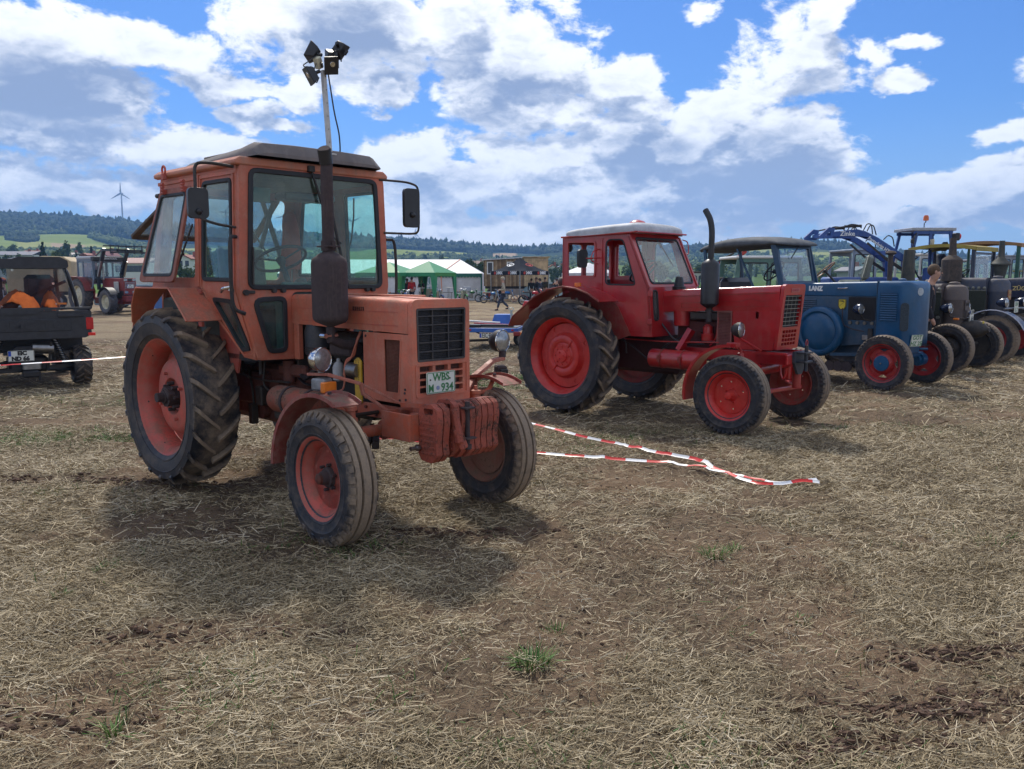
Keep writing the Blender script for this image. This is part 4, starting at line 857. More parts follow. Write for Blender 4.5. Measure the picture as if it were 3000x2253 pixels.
m.build('belt_guard', plain('yellow_guard_paint', (.55, .33, .03), .45), T1)
m = MB()
for i in range(12):
    for j in range(2): m.cyl((2.0+.03*j, -.262, 1.04+.012*i), (2.0+.03*j, -.2635, 1.04+.012*i), .0035, 6)
m.build('guard_hole', BLACKPL, T1)
MB().smooth([(1.18, -.22, 1.02), (1.35, -.28, .98), (1.5, -.27, 1.08), (1.62, -.2, 1.16)], .022, 8).smooth([(1.1, -.2, .98), (1.3, -.25, .93), (1.55, -.26, .96), (1.7, -.2, 1.05)], .010, 6).build('hose', BLACKPL, T1)
# chassis, gearbox, tank
m = MB()
for sg in (-1, 1): m.box(1.45, 2.62, *sorted((sg*.215, sg*.250)), .775, .875, .006)
m.box(2.50, 2.64, -.25, .25, .80, .905, .01); m.build('chassis_rail', ORANGE_DUSTY, T1)
m = MB()
for i in range(9): m.cyl((1.5+i*.12, -.25, .80+.045*(i % 2)), (1.5+i*.12, -.262, .80+.045*(i % 2)), .012, 6)
m.build('rail_bolt', GREASEO, T1)
m = MB().box(.35, 1.27, -.20, .20, .55, 1.05, .04).box(-.25, .45, -.26, .26, .56, 1.02, .06).cyl((0, -.55, .765), (0, .55, .765), .105, 18).box(.2, .7, -.28, -.18, .70, .98, .02).cyl((.85, -.20, .82), (.85, -.26, .82), .11, 14).cyl((.6, -.2, .66), (.6, -.26, .66), .08, 12)
m.box(.9, 1.3, -.26, -.2, .98, 1.08, .02).cyl((1.05, -.24, .93), (1.05, -.24, 1.11), .05, 12); m.build('gearbox', GREASEO, T1)
m = MB()
for p in ([(.5, -.3, 1.02), (.62, -.33, .80), (.62, -.33, .60)], [(.78, -.3, 1.10), (.8, -.34, .88), (.95, -.3, .82)], [(.4, -.32, .95), (.8, -.33, .93), (1.2, -.33, .95)], [(.55, -.38, 1.08), (.58, -.40, .98), (.72, -.42, .96)]): m.smooth(p, .010, 6)
m.box(.70, .80, -.36, -.28, .72, .88, .01).box(.58, .64, -.36, -.30, .55, .72, .005).cyl((.92, -.42, 1.13), (.92, -.42, 1.0), .016, 8); m.build('linkage', GREASE, T1)
MB().lathe([(1.11, 0), (1.112, .06), (1.125, .098), (1.16, .108), (1.72, .108), (1.75, .09), (1.752, 0)], (0, -.40, .825), (1, 0, 0), 24).build('air_tank', paint('scuffed_orange_tank', (.30, .065, .035), .55, .5, .7, .5, fadecol=(.12, .09, .08)), T1)
m = MB()
for x in (1.33, 1.62): m.lathe([(x, .111), (x, .116), (x+.03, .116), (x+.03, .111)], (0, -.40, .825), (1, 0, 0), 24)
m.build('tank_strap', RUST, T1)
MB().ob((1.25, -.40, .70), (.2, .1, .06), None, .01).build('tank_bracket', GREASE, T1)
# front axle
m = MB().cyl((2.37, -.27, .715), (2.37, .27, .715), .062, 16).cyl((2.37, -.56, .722), (2.37, -.2, .718), .040, 14).cyl((2.37, .56, .722), (2.37, .2, .718), .040, 14)
m.cyl((2.37, -.31, .716), (2.37, -.25, .716), .07, 16).cyl((2.37, .25, .716), (2.37, .31, .716), .07, 16).box(2.25, 2.5, -.12, .12, .64, .84, .03)
for sg in (-1, 1): m.box(2.33, 2.41, *sorted((sg*.22, sg*.29)), .665, .69, .004)
m.build('front_axle', ORANGE_DUSTY, T1)
for sg in (-1, 1):
    k = MB().lathe([(.60, .03), (.68, .034), (.69, .046), (.78, .046), (.785, .053), (.83, .053), (.835, .04), (.88, .038), (.885, .05), (.91, .05), (.915, .016), (.945, .014)], (2.37, sg*.585, 0), (0, 0, 1), 18)
    k.cyl((2.37, sg*.585, .56), (2.37, sg*.585, .66), .035, 12).cyl((2.37, sg*.56, .50), (2.37, sg*.70, .46), .04, 12).beam((2.35, sg*.585, .87), (2.22, sg*.52, .86), .03, .05); k.build('king_pin', ORANGE, T1)
MB().cyl((2.24, -.5, .82), (2.24, .5, .82), .014, 8).build('track_rod', GREASE, T1)
MB().beam((2.1, -.2, .70), (2.35, -.45, .52), .03, .04).beam((2.1, -.17, .60), (2.4, -.40, .62), .05, .05).build('steering_arm', GREASE, T1)
# front fenders
for sg in (-1, 1):
    pa = arc(2.37, .455, .55, 66, 178, 14); oy = [.80]+[.86]*14; m = MB().strip(pa, [sg*.862]*15, [sg*.655]*15, .005)
    for q_ in (.862, .655): m.strip([(x, z) for x, z in pa], [sg*(q_-.006)]*15, [sg*q_]*15, -.022)
    m.build('front_fender', paint('dusty_red_fender', (.30, .055, .045), .5, .6, .75, .25, fadecol=(.45, .17, .15)), T1)
    MB().smooth([(2.33, sg*.60, .87), (2.42, sg*.68, .90), (2.38, sg*.78, 1.01)], .018, 8).build('fender_stay', ORANGE, T1)
    MB().cyl((2.40, sg*.76, 1.013), (2.40, sg*.76, 1.03), .014, 8).cyl((2.2, sg*.76, .985), (2.2, sg*.76, 1.003), .014, 8).build('fender_bolt', RUST, T1)
# lamp brackets and lamps
OR2 = paint('pale_orange_bracket', (.42, .12, .075), .5, .6, .3, .15, fadecol=(.52, .22, .17))
m = MB().beam((1.93, -.62, 1.098), (2.16, -.61, 1.112), .028, .02, ch=.003).beam((2.16, -.61, 1.112), (2.33, -.46, 1.05), .028, .022, ch=.003).beam((2.33, -.46, 1.055), (2.33, -.44, .97), .03, .022, ch=.003).beam((2.33, -.44, .98), (2.52, -.33, .84), .026, .02, ch=.003).beam((2.32, -.455, 1.05), (2.56, -.29, .915), .014, .016, ch=.003)
m.build('lamp_bracket', OR2, T1)
m = MB().beam((2.36, .75, 1.155), (2.22, .94, 1.115), .06, .02, ch=.003).beam((2.37, .74, 1.16), (2.45, .42, .995), .055, .02, ch=.003); m = MB()
LB = [(2.1, 1.16, 1.10), (2.12, 1.02, 1.09), (2.2, .72, .985), (2.24, .56, .935), (2.5, .30, .80)]
m.beam(LB[0], LB[1], .05, .03, ch=.003).beam(LB[1], LB[2], .05, .03, ch=.003); m.beam((2.2, .73, .99), (2.28, .66, .86), .05, .04, ch=.003).beam((2.2, .72, .985), (2.5, .30, .86), .05, .026, ch=.003).beam((2.21, .70, .95), (2.24, .66, .80), .045, .05, ch=.003); m.build('lamp_bracket', OR2, T1)
lamp(T1, 'headlamp', (2.09, -.62, 1.212), .082, radians(12), CHROME); lamp(T1, 'headlamp', (2.08, 1.15, 1.245), .092, radians(6), BLACKMET, 1.0)
MB().cyl((2.09, -.62, 1.12), (2.09, -.62, 1.15), .02, 10).build('lamp_foot', STEEL, T1); MB().cyl((2.1, 1.15, 1.11), (2.1, 1.155, 1.165), .03, 10).build('lamp_foot', RUST, T1)
MB().ob((2.09, -.615, 1.04), (.12, .10, .085), (0, 0, .3), .012).build('indicator_box', plain('scratched_grey_paint', (.22, .23, .24), .5, var=.4), T1)
MB().ob((2.165, -.61, 1.025), (.045, .115, .075), (0, 0, .1), .008).build('indicator', AMBER, T1)
MB().ob((2.1, 1.13, 1.00), (.10, .09, .085), (0, .1, -.5), .01).build('indicator_box', RUST, T1); MB().ob((2.155, 1.115, .985), (.02, .07, .06), (0, .1, -.5), .006).build('indicator', BLACKPL, T1)
MB().smooth([(2.1, 1.08, 1.0), (2.1, .98, .93), (2.12, .88, .95), (2.14, .82, 1.0)], .005, 5).build('cable', RUST, T1)
# weight carrier and weights
m = MB(); m.box(2.50, 2.80, -.42, -.40, .70, .88, .003).box(2.50, 2.515, -.40, -.28, .70, .88, .003).box(2.785, 2.80, -.40, -.26, .70, .88, .003).box(2.50, 2.80, -.41, -.28, .70, .715, .003)
m.box(2.62, 2.78, -.28, .32, .72, .86, .01); m.build('weight_carrier', ORANGE_DUSTY, T1)
WT = paint('rusty_orange_iron', (.40, .08, .045), .6, .5, .75, .5, fadecol=(.42, .12, .08), dirtcol=(.07, .035, .025))
wt_o = rpoly([(2.80, .90), (2.83, .945), (2.93, .955), (2.985, .92), (2.995, .84), (2.975, .70), (2.985, .62), (2.93, .565), (2.83, .575), (2.795, .62), (2.81, .74)], .025, 3)
wt_h = rpoly([(2.86, .885), (2.945, .885), (2.95, .925), (2.855, .925)], .012, 2)
def weight(y, w, dx=0, dz=0, ry=0):
    m = MB(); m.plate(wt_o, [wt_h], XZ, y, y+w); 
    for i in range(6): m.box(2.82+.0, 2.965, y-.006, y+.002, .62+i*.04, .636+i*.04, .002)
    M = Matrix.Translation((2.9+dx, 0, .76+dz))@Matrix.Rotation(ry, 4, 'Y')@Matrix.Translation((-2.9, 0, -.76)); m.xf(M); return m.build('front_weight', WT, T1, bev=.007)
for i, y in enumerate((-.345, -.285)): weight(y, .050, 0, 0, 0)
weight(-.195, .045, .0, .02, .0)
for i in range(5): weight(-.055+i*.056, .048, .0, .0)
weight(-.115, .05, -.02, 0)
MB().ob((3.0, -.185, .80), (.06, .05, .24), (0, -.25, 0), .015).ob((3.02, -.17, .72), (.03, .07, .15), (.3, -.2, 0), .01).build('hook_weight', WT, T1)
m = MB().box(2.86, 3.02, -.115, -.03, .905, .918, .003).box(2.86, 3.02, -.115, -.02, .70, .713, .003).cyl((2.975, -.065, .64), (2.975, -.065, .95), .017, 12).cyl((2.975, -.065, .63), (2.975, -.065, .66), .028, 8); m.build('drawbar_pin', RUST, T1)
MB().cyl((2.82, -.345, .66), (2.82, -.43, .66), .014, 10).cyl((2.82, -.36, .66), (2.82, -.38, .66), .022, 6).build('weight_bolt', STEEL, T1)
m = MB().beam((2.56, -.29, .91), (2.8, -.3, .93), .02, .03); m.build('weight_bracket', ORANGE_DUSTY, T1)
# lamp mast
mast = thing('lamp_mast', 'white square post with black floodlights standing on the cab roof of the orange tractor', 'lamp mast', (0, 0, 0)); mast.parent = None
MT = Matrix.Translation(T1.location)@Matrix.Rotation(T1.rotation_euler.z, 4, 'Z')
mast.location = MT@Vector((1.19, .107, 2.745)); mast.rotation_euler = (0, 0, radians(-44.05))
MB().beam((0, 0, -.0), (0, -.040, .65), .034, .034, up=(1, 0, 0), ch=.003).box(-.04, .04, -.04, .04, 0, .012, .002).build('post', plain('grey_white_post', (.50, .50, .48), .5), mast)
m = MB()
for i in range(7): m.cyl((.0175, -.012-.004*i, .1+.1*i), (.020, -.012-.004*i, .1+.1*i), .004, 6)
m.build('post_hole', BLACKPL, mast)
MB().ob((0, -.085, .70), (.055, .055, .09), (.5, .2, .2), .008).build('junction_box', plain('cream_box', (.55, .52, .38), .5), mast)
def flood(loc, rot):
    h = holder('floodlight', mast, loc, rot=rot)
    MB().add(*[(lambda a, b: (a, b))([(-.03, -.032, -.045), (-.03, .032, -.045), (-.03, .032, .045), (-.03, -.032, .045), (.035, -.058, -.072), (.035, .058, -.072), (.035, .058, .072), (.035, -.058, .072)], [(0, 1, 2, 3), (4, 7, 6, 5), (0, 4, 5, 1), (1, 5, 6, 2), (2, 6, 7, 3), (3, 7, 4, 0)])][0]).build('lamp_shell', BLACKPL, h, bev=.008)
    MB().box(.034, .038, -.055, .055, -.068, .068).build('lamp_face', BLACKPL, h); MB().lathe([(.038, .022), (.041, .02), (.041, 0)], (0, .01, .01), (1, 0, 0), 12).build('lamp_glass', CHROME, h); MB().cyl((-.03, 0, 0), (-.07, 0, 0), .014, 8).box(-.01, .02, -.075, -.066, -.02, .02).build('lamp_bracket', BLACKPL, h)
flood((.02, -.155, .595), (0, .5, -1.9)); flood((.05, -.01, .69), (.15, .45, -.25)); flood((-.02, .125, .85), (.5, .35, 2.3)); flood((-.03, -.10, .775), (.4, -.3, 3.6)); flood((-.02, .06, .76), (0, -.2, 2.6))
m = MB()
for p in ([(0, -.10, .75), (.04, -.2, .68), (.05, -.26, .64), (.03, -.2, .63), (.0, -.15, .66)], [(0, -.03, .72), (.03, .04, .80), (.02, .10, .83), (0, .12, .80)], [(0, -.10, .70), (.05, -.16, .62), (.05, -.14, .52), (.03, -.1, .58)]): m.smooth(p, .0045, 5)
m.build('cable', BLACKPL, mast)
MB().smooth([(0, .0, .66), (.01, .02, .5), (.01, .045, .34), (.0, .095, .18), (-.02, .115, .07), (-.03, .115, .0)], .006, 6).build('supply_cable', BLACKPL, mast)
# things hanging and lying in the cab
jk = MB(); prof = [(0, .035), (-.03, .06), (-.12, .075), (-.25, .085), (-.45, .10), (-.52, .095)]; vs = []; n = 16
for z, r in prof:
    for j in range(n): a = 2*pi*j/n; rr = r*(1+.18*sin(3*a+z*9)); vs.append((rr*.5*cos(a), rr*sin(a), z))
jk.add(vs, [(i*n+j, i*n+(j+1) % n, (i+1)*n+(j+1) % n, (i+1)*n+j) for i in range(5) for j in range(n)]+[tuple(range(n)), tuple(5*n+j for j in range(n))])
jo = jk.build('jacket', plain('orange_red_cloth', (.70, .10, .045), .9), None, ang=60, loc=MT@Vector((.1, .385, 2.37)), rot=(0, 0, radians(-44))); tag(jo, 'orange red jacket hanging at the rear window inside the orange tractor cab', 'jacket')
# ================================================================== the red tractor
RED = paint('glossy_red_paint', (.47, .009, .014), .26, .2, .16, .03, fadecol=(.42, .03, .03), spec=.5, coat=.6)
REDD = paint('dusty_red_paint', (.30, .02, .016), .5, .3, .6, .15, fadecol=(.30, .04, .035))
RIM2 = paint('bright_red_rim_paint', (.62, .022, .018), .35, .3, .22, .02, coat=.2)
CANV = plain('white_grey_canvas', (.42, .44, .46), .65, var=.2, bumps=.5, sc=5)
T2 = thing('tractor', 'bright red cab tractor with white canvas roof and tall black exhaust', 'tractor', (1.313, 11.572, 0), radians(-43.3))
W2 = dict(kind='t2rear')
wheel(T2, 'rear_wheel', (0, -.87, .765), .76, .38, .485, 'lug', T2R, RIM2, True, 0, W2, lugs=21)
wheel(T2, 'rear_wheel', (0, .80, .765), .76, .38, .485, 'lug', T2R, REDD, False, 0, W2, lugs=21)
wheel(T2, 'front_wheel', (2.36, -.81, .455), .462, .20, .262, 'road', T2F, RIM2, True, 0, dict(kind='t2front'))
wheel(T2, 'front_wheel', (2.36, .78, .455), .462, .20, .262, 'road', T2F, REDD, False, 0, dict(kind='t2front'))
HW = .56
wsx = lambda z: 1.065-(z-1.66)*.46 if z > 1.66 else 1.065+(1.66-z)*.09
ffn = lambda u, v, w: (wsx(v)+w, u, v)
o = rpoly([(-HW, 1.04), (HW, 1.04), (HW, 2.33), (-HW, 2.33)], [.02, .02, .06, .06]); wsp = rpoly([(-.50, 1.70), (.50, 1.70), (.49, 2.28), (-.49, 2.28)], .06)
lw_ = rpoly([(-.50, 1.24), (-.39, 1.24), (-.39, 1.62), (-.50, 1.62)], .05); lwr = [(-u, v) for u, v in lw_][::-1]
def densify(l, step=.08):
    out = []
    for i in range(len(l)):
        a, b = Vector(l[i-1]), Vector(l[i]); n = max(1, int((b-a).length/step))
        out += [tuple(a.lerp(b, (j+1)/n)) for j in range(n)]
    return out
MB().plate(densify(rpoly([(-HW, 1.66), (HW, 1.66), (HW, 2.33), (-HW, 2.33)], [.0, .0, .06, .06])), [wsp], ffn, -.03, 0).build('cab_front_frame', RED, T2, bev=.006)
MB().plate([(-HW, 1.04), (HW, 1.04), (HW, 1.66), (-HW, 1.66)], [lw_, lwr], ffn, -.03, 0).build('cab_front_panel', RED, T2, bev=.006)
gask(wsp, ffn, -.01, .01, .018, par=T2); pane(wsp, ffn, -.004, 'windscreen', T2, GLASSC)
for l in (lw_, lwr): gask(l, ffn, -.005, .008, .014, par=T2); pane(l, ffn, -.01, par=T2, mat=glass('milky_window_glass', (.4, .36, .36), .6, .3))
for sg in (-1, 1):
    so = rpoly([(-.34, 1.66), (.22, 1.32), (.44, 1.04), (1.12, 1.04), (1.065, 1.66), (.757, 2.33), (-.34, 2.31)], .015)
    rwi = rpoly([(-.25, 1.79), (.215, 1.79), (.215, 2.24), (-.25, 2.25)], .04); dwi = rpoly([(.385, 1.685), (.86, 1.68), (.655, 2.258), (.385, 2.262)], [.06, .04, .08, .08])
    MB().plate(so, [rwi, dwi], XZ, *sorted((sg*(HW-.03), sg*HW))).build('cab_side_frame', RED, T2, bev=.006)
    gask(dwi, XZ, *sorted((sg*(HW-.005), sg*(HW+.008))), .014, par=T2); 
    MB().ring(inset(rwi, -.012), inset(rwi, .012), XZ, *sorted((sg*(HW-.01), sg*(HW+.012)))).build('window_bead', RED, T2)
    dr = rpoly([(.33, 1.10), (1.08, 1.10), (1.035, 1.64), (.735, 2.295), (.325, 2.295)], .03)
    MB().ring(dr, inset(dr, .010), XZ, *sorted((sg*HW, sg*(HW+.008)))).build('door_frame', RED, T2)
    MB().beam((1.07, sg*(HW+.008), 1.66), (.765, sg*(HW+.008), 2.31), .02, .03, up=(0, 1, 0)).build('door_post', RED, T2)
    m = MB()
    for z in (1.58, 1.23): m.box(1.05, 1.12, *sorted((sg*HW, sg*(HW+.025))), z-.035, z+.035, .006)
    m.build('door_hinge', RED, T2)
    MB().cyl((.37, sg*HW, 1.53), (.37, sg*(HW+.03), 1.53), .022, 10).build('door_knob', STEEL, T2)
    path = [(-.95, 1.12), (-.88, 1.25), (-.69, 1.38), (-.48, 1.53), (-.25, 1.625), (0, 1.665), (.22, 1.64), (.42, 1.58), (.60, 1.48)]
    MB().strip(path[::-1], sg*.97, sg*.56, .008).build('rear_fender', RED, T2); MB().tube([(x, sg*.97, z-.005) for x, z in path], .013, 6).build('fender_edge', REDD, T2)
    MB().plate([(-.85, 1.2), (-.48, 1.5), (0, 1.64), (.4, 1.56), (.60, 1.40), (.8, 1.05), (.5, .95), (-.6, .95)], [], XZ, *sorted((sg*.57, sg*.555))).build('fender_liner', REDD, T2)
    MB().ob((.12, sg*.80, 1.685), (.09, .035, .05), None, .006).cyl((.12, sg*.80, 1.655), (.12, sg*.80, 1.67), .02, 8).build('indicator', AMBER, T2)
    MB().box(-.80, -.68, *sorted((sg*.64, sg*.84)), 1.36, 1.46, .01).build('tail_lamp_box', RED, T2); MB().cyl((-.80, sg*.76, 1.38), (-.84, sg*.76, 1.38), .055, 16).build('tail_lamp', REDLENS, T2)
MB().plate(rpoly([(-HW, 1.2), (HW, 1.2), (HW, 2.31), (-HW, 2.31)], .03), [rpoly([(-.48, 1.75), (-.16, 1.75), (-.16, 2.22), (-.48, 2.22)], .04), rpoly([(-.08, 1.75), (.48, 1.75), (.48, 2.22), (-.08, 2.22)], .04)], lambda u, v, w: (w, u, v), -.34, -.31).build('cab_rear_frame', RED, T2, bev=.004)
m = MB(); sec = [(-.36, .575, 2.305, 2.40), (-.2, .60, 2.31, 2.43), (.25, .62, 2.33, 2.455), (.70, .62, 2.335, 2.475), (.80, .60, 2.33, 2.47), (.86, .55, 2.335, 2.40)]; vs = []
for x, hy, z0, z1 in sec:
    for fy, fz in ((-1, 0), (-1.0, .5), (-.93, .9), (-.5, 1), (0, 1.05), (.5, 1), (.93, .9), (1, .5), (1, 0)): vs.append((x+random.uniform(-.01, .01), fy*hy+random.uniform(-.006, .006), z0+(z1-z0)*fz+random.uniform(-.008, .008)))
m.add(vs, [(i*9+j, i*9+j+1, (i+1)*9+j+1, (i+1)*9+j) for i in range(5) for j in range(8)]+[tuple(range(9)), tuple(45+j for j in range(9))]); rc = m.build('roof_canvas', CANV, T2, ang=70)
md = rc.modifiers.new('s', 'SUBSURF'); md.levels = md.render_levels = 2
MB().tube([(.86, -.57, 2.345), (.80, -.62, 2.335), (-.34, -.59, 2.31)], .012, 6).tube([(.87, -.57, 2.345), (.87, .57, 2.345)], .012, 6).build('roof_trim', RED, T2)
MB().lathe([(2.46, .10), (2.475, .13), (2.49, .125), (2.52, .09), (2.54, .03), (2.545, 0)], (.42, .08, 0), (0, 0, 1), 24).build('roof_vent', RED, T2)
m = MB().box(-.3, .9, -.5, .5, 1.06, 1.1).box(-.1, .25, -.2, .2, 1.2, 1.5, .03).box(-.16, -.08, -.2, .2, 1.5, 1.78, .03); m.build('seat', BLACKPL, T2)
steering(T2, (.58, 0, 1.86), .20, radians(-42), BLACKPL); MB().box(.85, 1.05, -.3, .3, 1.3, 1.62, .03).build('dashboard', REDD, T2)
for x, y in ((.25, -.50), (.25, .50)): MB().box(x-.03, x+.03, y-.02, y+.02, 1.1, 2.3).build('pillar', REDD, T2)
hsn = lambda x, zb, zt, hw=.268: [(x, u, v) for u, v in rpoly([(-hw, zb), (hw, zb), (hw, zt-.07), (hw*.93, zt), (-hw*.93, zt), (-hw, zt-.07)], [.002, .002, .04, .04, .04, .04], 4)]
hs = [hsn(1.07, 1.345, 1.61), hsn(1.3, 1.355, 1.63), hsn(2.0, 1.385, 1.66), hsn(2.635, 1.39, 1.69)]; k = len(hs[0])
MB().add([p for s in hs for p in s], [(i*k+j, i*k+(j+1) % k, (i+1)*k+(j+1) % k, (i+1)*k+j) for i in range(3) for j in range(k)]+[tuple(range(k)), tuple(3*k+j for j in range(k))]).build('hood', RED, T2)
MB().beam((1.12, -.272, 1.535), (2.6, -.272, 1.60), .004, .005).beam((1.35, -.272, 1.46), (1.35, -.272, 1.405), .004, .005, up=(0, 1, 0)).beam((1.35, -.272, 1.46), (2.15, -.272, 1.50), .004, .004).beam((2.15, -.272, 1.50), (2.28, -.272, 1.53), .004, .004).beam((2.28, -.272, 1.53), (2.4, -.272, 1.505), .004, .004).beam((2.4, -.272, 1.505), (2.58, -.272, 1.512), .004, .004).beam((1.35, -.272, 1.405), (2.55, -.272, 1.45), .004, .004).build('hood_crease', REDD, T2)
for sg in (-1, 1): MB().plate(rpoly([(2.02, 1.40), (2.10, .93), (2.57, .94), (2.64, 1.41)], .01), [rpoly([(2.345, 1.30), (2.385, 1.30), (2.385, 1.38), (2.345, 1.38)], .018)] if sg < 0 else [], XZ, *sorted((sg*.25, sg*.266))).build('side_panel', RED, T2, bev=.004)
gx = lambda z: 2.585+(z-.96)*.10
gfn = lambda u, v, w: (gx(v)+w, u, v)
gu = rpoly([(-.20, 1.205), (.20, 1.205), (.215, 1.575), (-.215, 1.575)], .02)
MB().plate(rpoly([(-.275, .945), (.275, .945), (.275, 1.70), (-.275, 1.70)], [.02, .02, .06, .06]), [gu]+[rpoly([(-.17+i*.073, .99+j*.048), (-.112+i*.073, .99+j*.048), (-.112+i*.073, 1.025+j*.048), (-.17+i*.073, 1.025+j*.048)], .005, 1) for i in range(5) for j in range(4)], gfn, 0, .04).build('grille_shell', RED, T2, bev=.008)
MB().plate([(-.22, .96), (.22, .96), (.23, 1.58), (-.23, 1.58)], [], gfn, -.006, -.002).build('grille_backing', BLACKPL, T2)
m = MB()
for i in range(8):
    z = 1.225+i*.048; m.beam((gx(z)+.03, -.205, z), (gx(z)+.03, .205, z), .008, .008)
for y in (-.1, 0, .1): m.beam((gx(1.21)+.022, y, 1.21), (gx(1.57)+.022, y, 1.57), .005, .005)
m.build('grille_bar', plain('pale_wire', (.16, .155, .13), .5), T2)
m = MB()
for i in range(16): m.ob((gx(1.39)+.005, -.19+i*.025, 1.39), (.012, .012, .35), (0, .1, 0))
m.build('shutter', plain('sooty_shutter', (.03, .03, .032), .6), T2)
MB().plate(rpoly([(-.10, 1.605), (.12, 1.605), (.12, 1.655), (-.10, 1.655)], .015), [], gfn, .04, .046).build('badge', paint('pink_badge', (.45, .12, .11), .4, .3, .2, 0), T2)
text('БЕЛАРУСЬ', .035, RED, T2, (gx(1.63)+.047, .01, 1.63), (pi/2, 0, pi/2), 'badge_lettering', .002, width=.17)
ex = holder('exhaust', T2, (1.82, -.41, 0))
MB().lathe([(1.385, .03), (1.42, .04), (1.45, .095), (1.47, .108), (1.93, .108), (1.955, .095), (1.99, .045)], axis=(0, 0, 1), n=24).build('silencer', BLACKPL, ex)
MB().smooth([(0, 0, 1.97), (.01, 0, 2.32), (-.02, 0, 2.46), (-.10, .02, 2.57)], .036, 12).build('exhaust_pipe', BLACKPL, ex); MB().cyl((0, 0, 1.25), (0, 0, 1.40), .035, 12).cyl((-.05, 0, 1.385), (.05, 0, 1.385), .012, 8).build('exhaust_neck', BLACKMET, ex)
MB().lathe([(1.60, .085), (1.665, .085), (1.67, .065), (1.78, .045), (1.79, .03), (1.79, 0)], (1.22, -.13, 0), (0, 0, 1), 20).build('air_intake', BLACKPL, T2)
m = MB().box(1.22, 2.0, -.15, .15, .75, 1.25, .02).box(1.3, 1.95, -.12, .12, 1.25, 1.34, .02)
for i in range(4): m.cyl((1.40+i*.16, -.15, 1.08), (1.40+i*.16, -.19, 1.08), .035, 10)
m.build('engine_block', paint('grimy_red_engine', (.10, .012, .010), .5, .3, .7, .3, dirtcol=(.03, .02, .018), sc=3), T2)
MB().box(1.45, 1.95, -.24, -.15, 1.26, 1.36, .015).build('manifold', BLACKMET, T2)
MB().lathe([(1.17, .08), (1.18, .10), (1.36, .105)], (1.30, -.17, 0), (0, 0, 1), 20).build('air_filter', RED, T2); MB().lathe([(1.0, .05), (1.01, .075), (1.09, .08), (1.10, .06), (1.18, .058), (1.21, .02)], (1.70, -.22, 0), (0, 0, 1), 18).build('fuel_filter', RED, T2)
m = MB()
for i in range(12): m.box(1.86+i*.016, 1.864+i*.016, -.275, -.27, .95, 1.37)
for j in range(24): m.box(1.86, 2.04, -.277, -.272, .95+j*.0178, .954+j*.0178)
m.ring([(1.855, .94), (2.05, .94), (2.05, 1.38), (1.855, 1.38)], [(1.87, .955), (2.035, .955), (2.035, 1.365), (1.87, 1.365)], XZ, -.280, -.268); m.build('fan_screen', paint('pink_wire_mesh', (.30, .10, .09), .6, .3, .4, .2), T2)
MB().lathe([(1.02, 0), (1.025, .10), (1.04, .118), (1.74, .118), (1.755, .10), (1.76, 0)], (0, -.42, .77), (1, 0, 0), 24).build('air_tank', RED, T2)
m = MB()
for x in (1.2, 1.5): m.lathe([(x, .12), (x, .125), (x+.02, .125), (x+.02, .12)], (0, -.42, .77), (1, 0, 0), 24); m.box(x-.01, x+.03, -.56, -.53, .74, .82)
m.build('tank_strap', REDD, T2)
MB().beam((1.40, -.38, .88), (1.52, -.3, 1.14), .06, .12, up=(0, 1, 0)).build('tank_bracket', RED, T2)
m = MB()
for sg in (-1, 1): m.box(1.4, 2.74, *sorted((sg*.22, sg*.26)), .78, .92, .006)
m.box(2.35, 2.76, -.26, .26, .78, .90, .01); m.build('chassis_rail', RED, T2)
MB().box(.3, 1.3, -.24, .24, .55, 1.03, .04).box(-.25, .4, -.28, .28, .55, 1.0, .05).cyl((0, -.7, .765), (0, .7, .765), .10, 16).build('gearbox', paint('dark_oily_red', (.05, .010, .009), .5, .3, .8, .4, dirtcol=(.03, .018, .014)), T2)
m = MB()
for p in ([(.4, -.4, 1.02), (.7, -.42, .92), (1.0, -.42, .72), (1.1, -.42, .76)], [(1.0, -.35, .8), (1.25, -.33, .98), (1.5, -.3, 1.1)], [(1.1, -.32, 1.2), (1.3, -.34, 1.0), (1.5, -.3, .95), (1.7, -.3, .97)], [(.5, -.4, 1.03), (.62, -.42, .98), (.62, -.4, .8)]): m.smooth(p, .011, 6)
m.build('hose', BLACKPL, T2); MB().smooth([(1.75, -.25, .95), (1.85, -.27, 1.05), (1.87, -.27, 1.3)], .01, 6).smooth([(.6, -.42, .99), (1.2, -.42, .98), (1.9, -.3, 1.0)], .008, 6).build('pipe', RED, T2)
m = MB().cyl((2.36, -.62, .72), (2.36, .62, .72), .055, 14).cyl((2.36, -.27, .71), (2.36, .27, .71), .085, 14); m.build('front_axle', RED, T2)
for sg in (-1, 1): MB().lathe([(.52, .045), (.75, .055), (.76, .062), (.80, .062), (.805, .045), (.92, .04), (.93, .02), (.96, .02)], (2.36, sg*.62, 0), (0, 0, 1), 16).cyl((2.36, sg*.62, .56), (2.36, sg*.72, .46), .04, 12).beam((2.36, sg*.60, .50), (2.62, sg*.35, .47), .07, .04, ch=.01).build('king_pin', RED, T2)
MB().beam((2.60, -.40, .48), (2.60, .45, .46), .05, .05, ch=.01).build('track_rod', RED, T2)
pa = arc(2.36, .455, .55, 88, 190, 12); MB().strip(pa, -.90, -.70, .005).strip(pa, -.905, -.89, -.03).build('front_fender', RED, T2)
MB().smooth([(2.36, -.80, 1.0), (2.36, -.70, 1.01), (2.36, -.62, .95)], .016, 6).box(2.30, 2.42, -.84, -.74, 1.0, 1.05, .005).build('fender_stay', RED, T2)
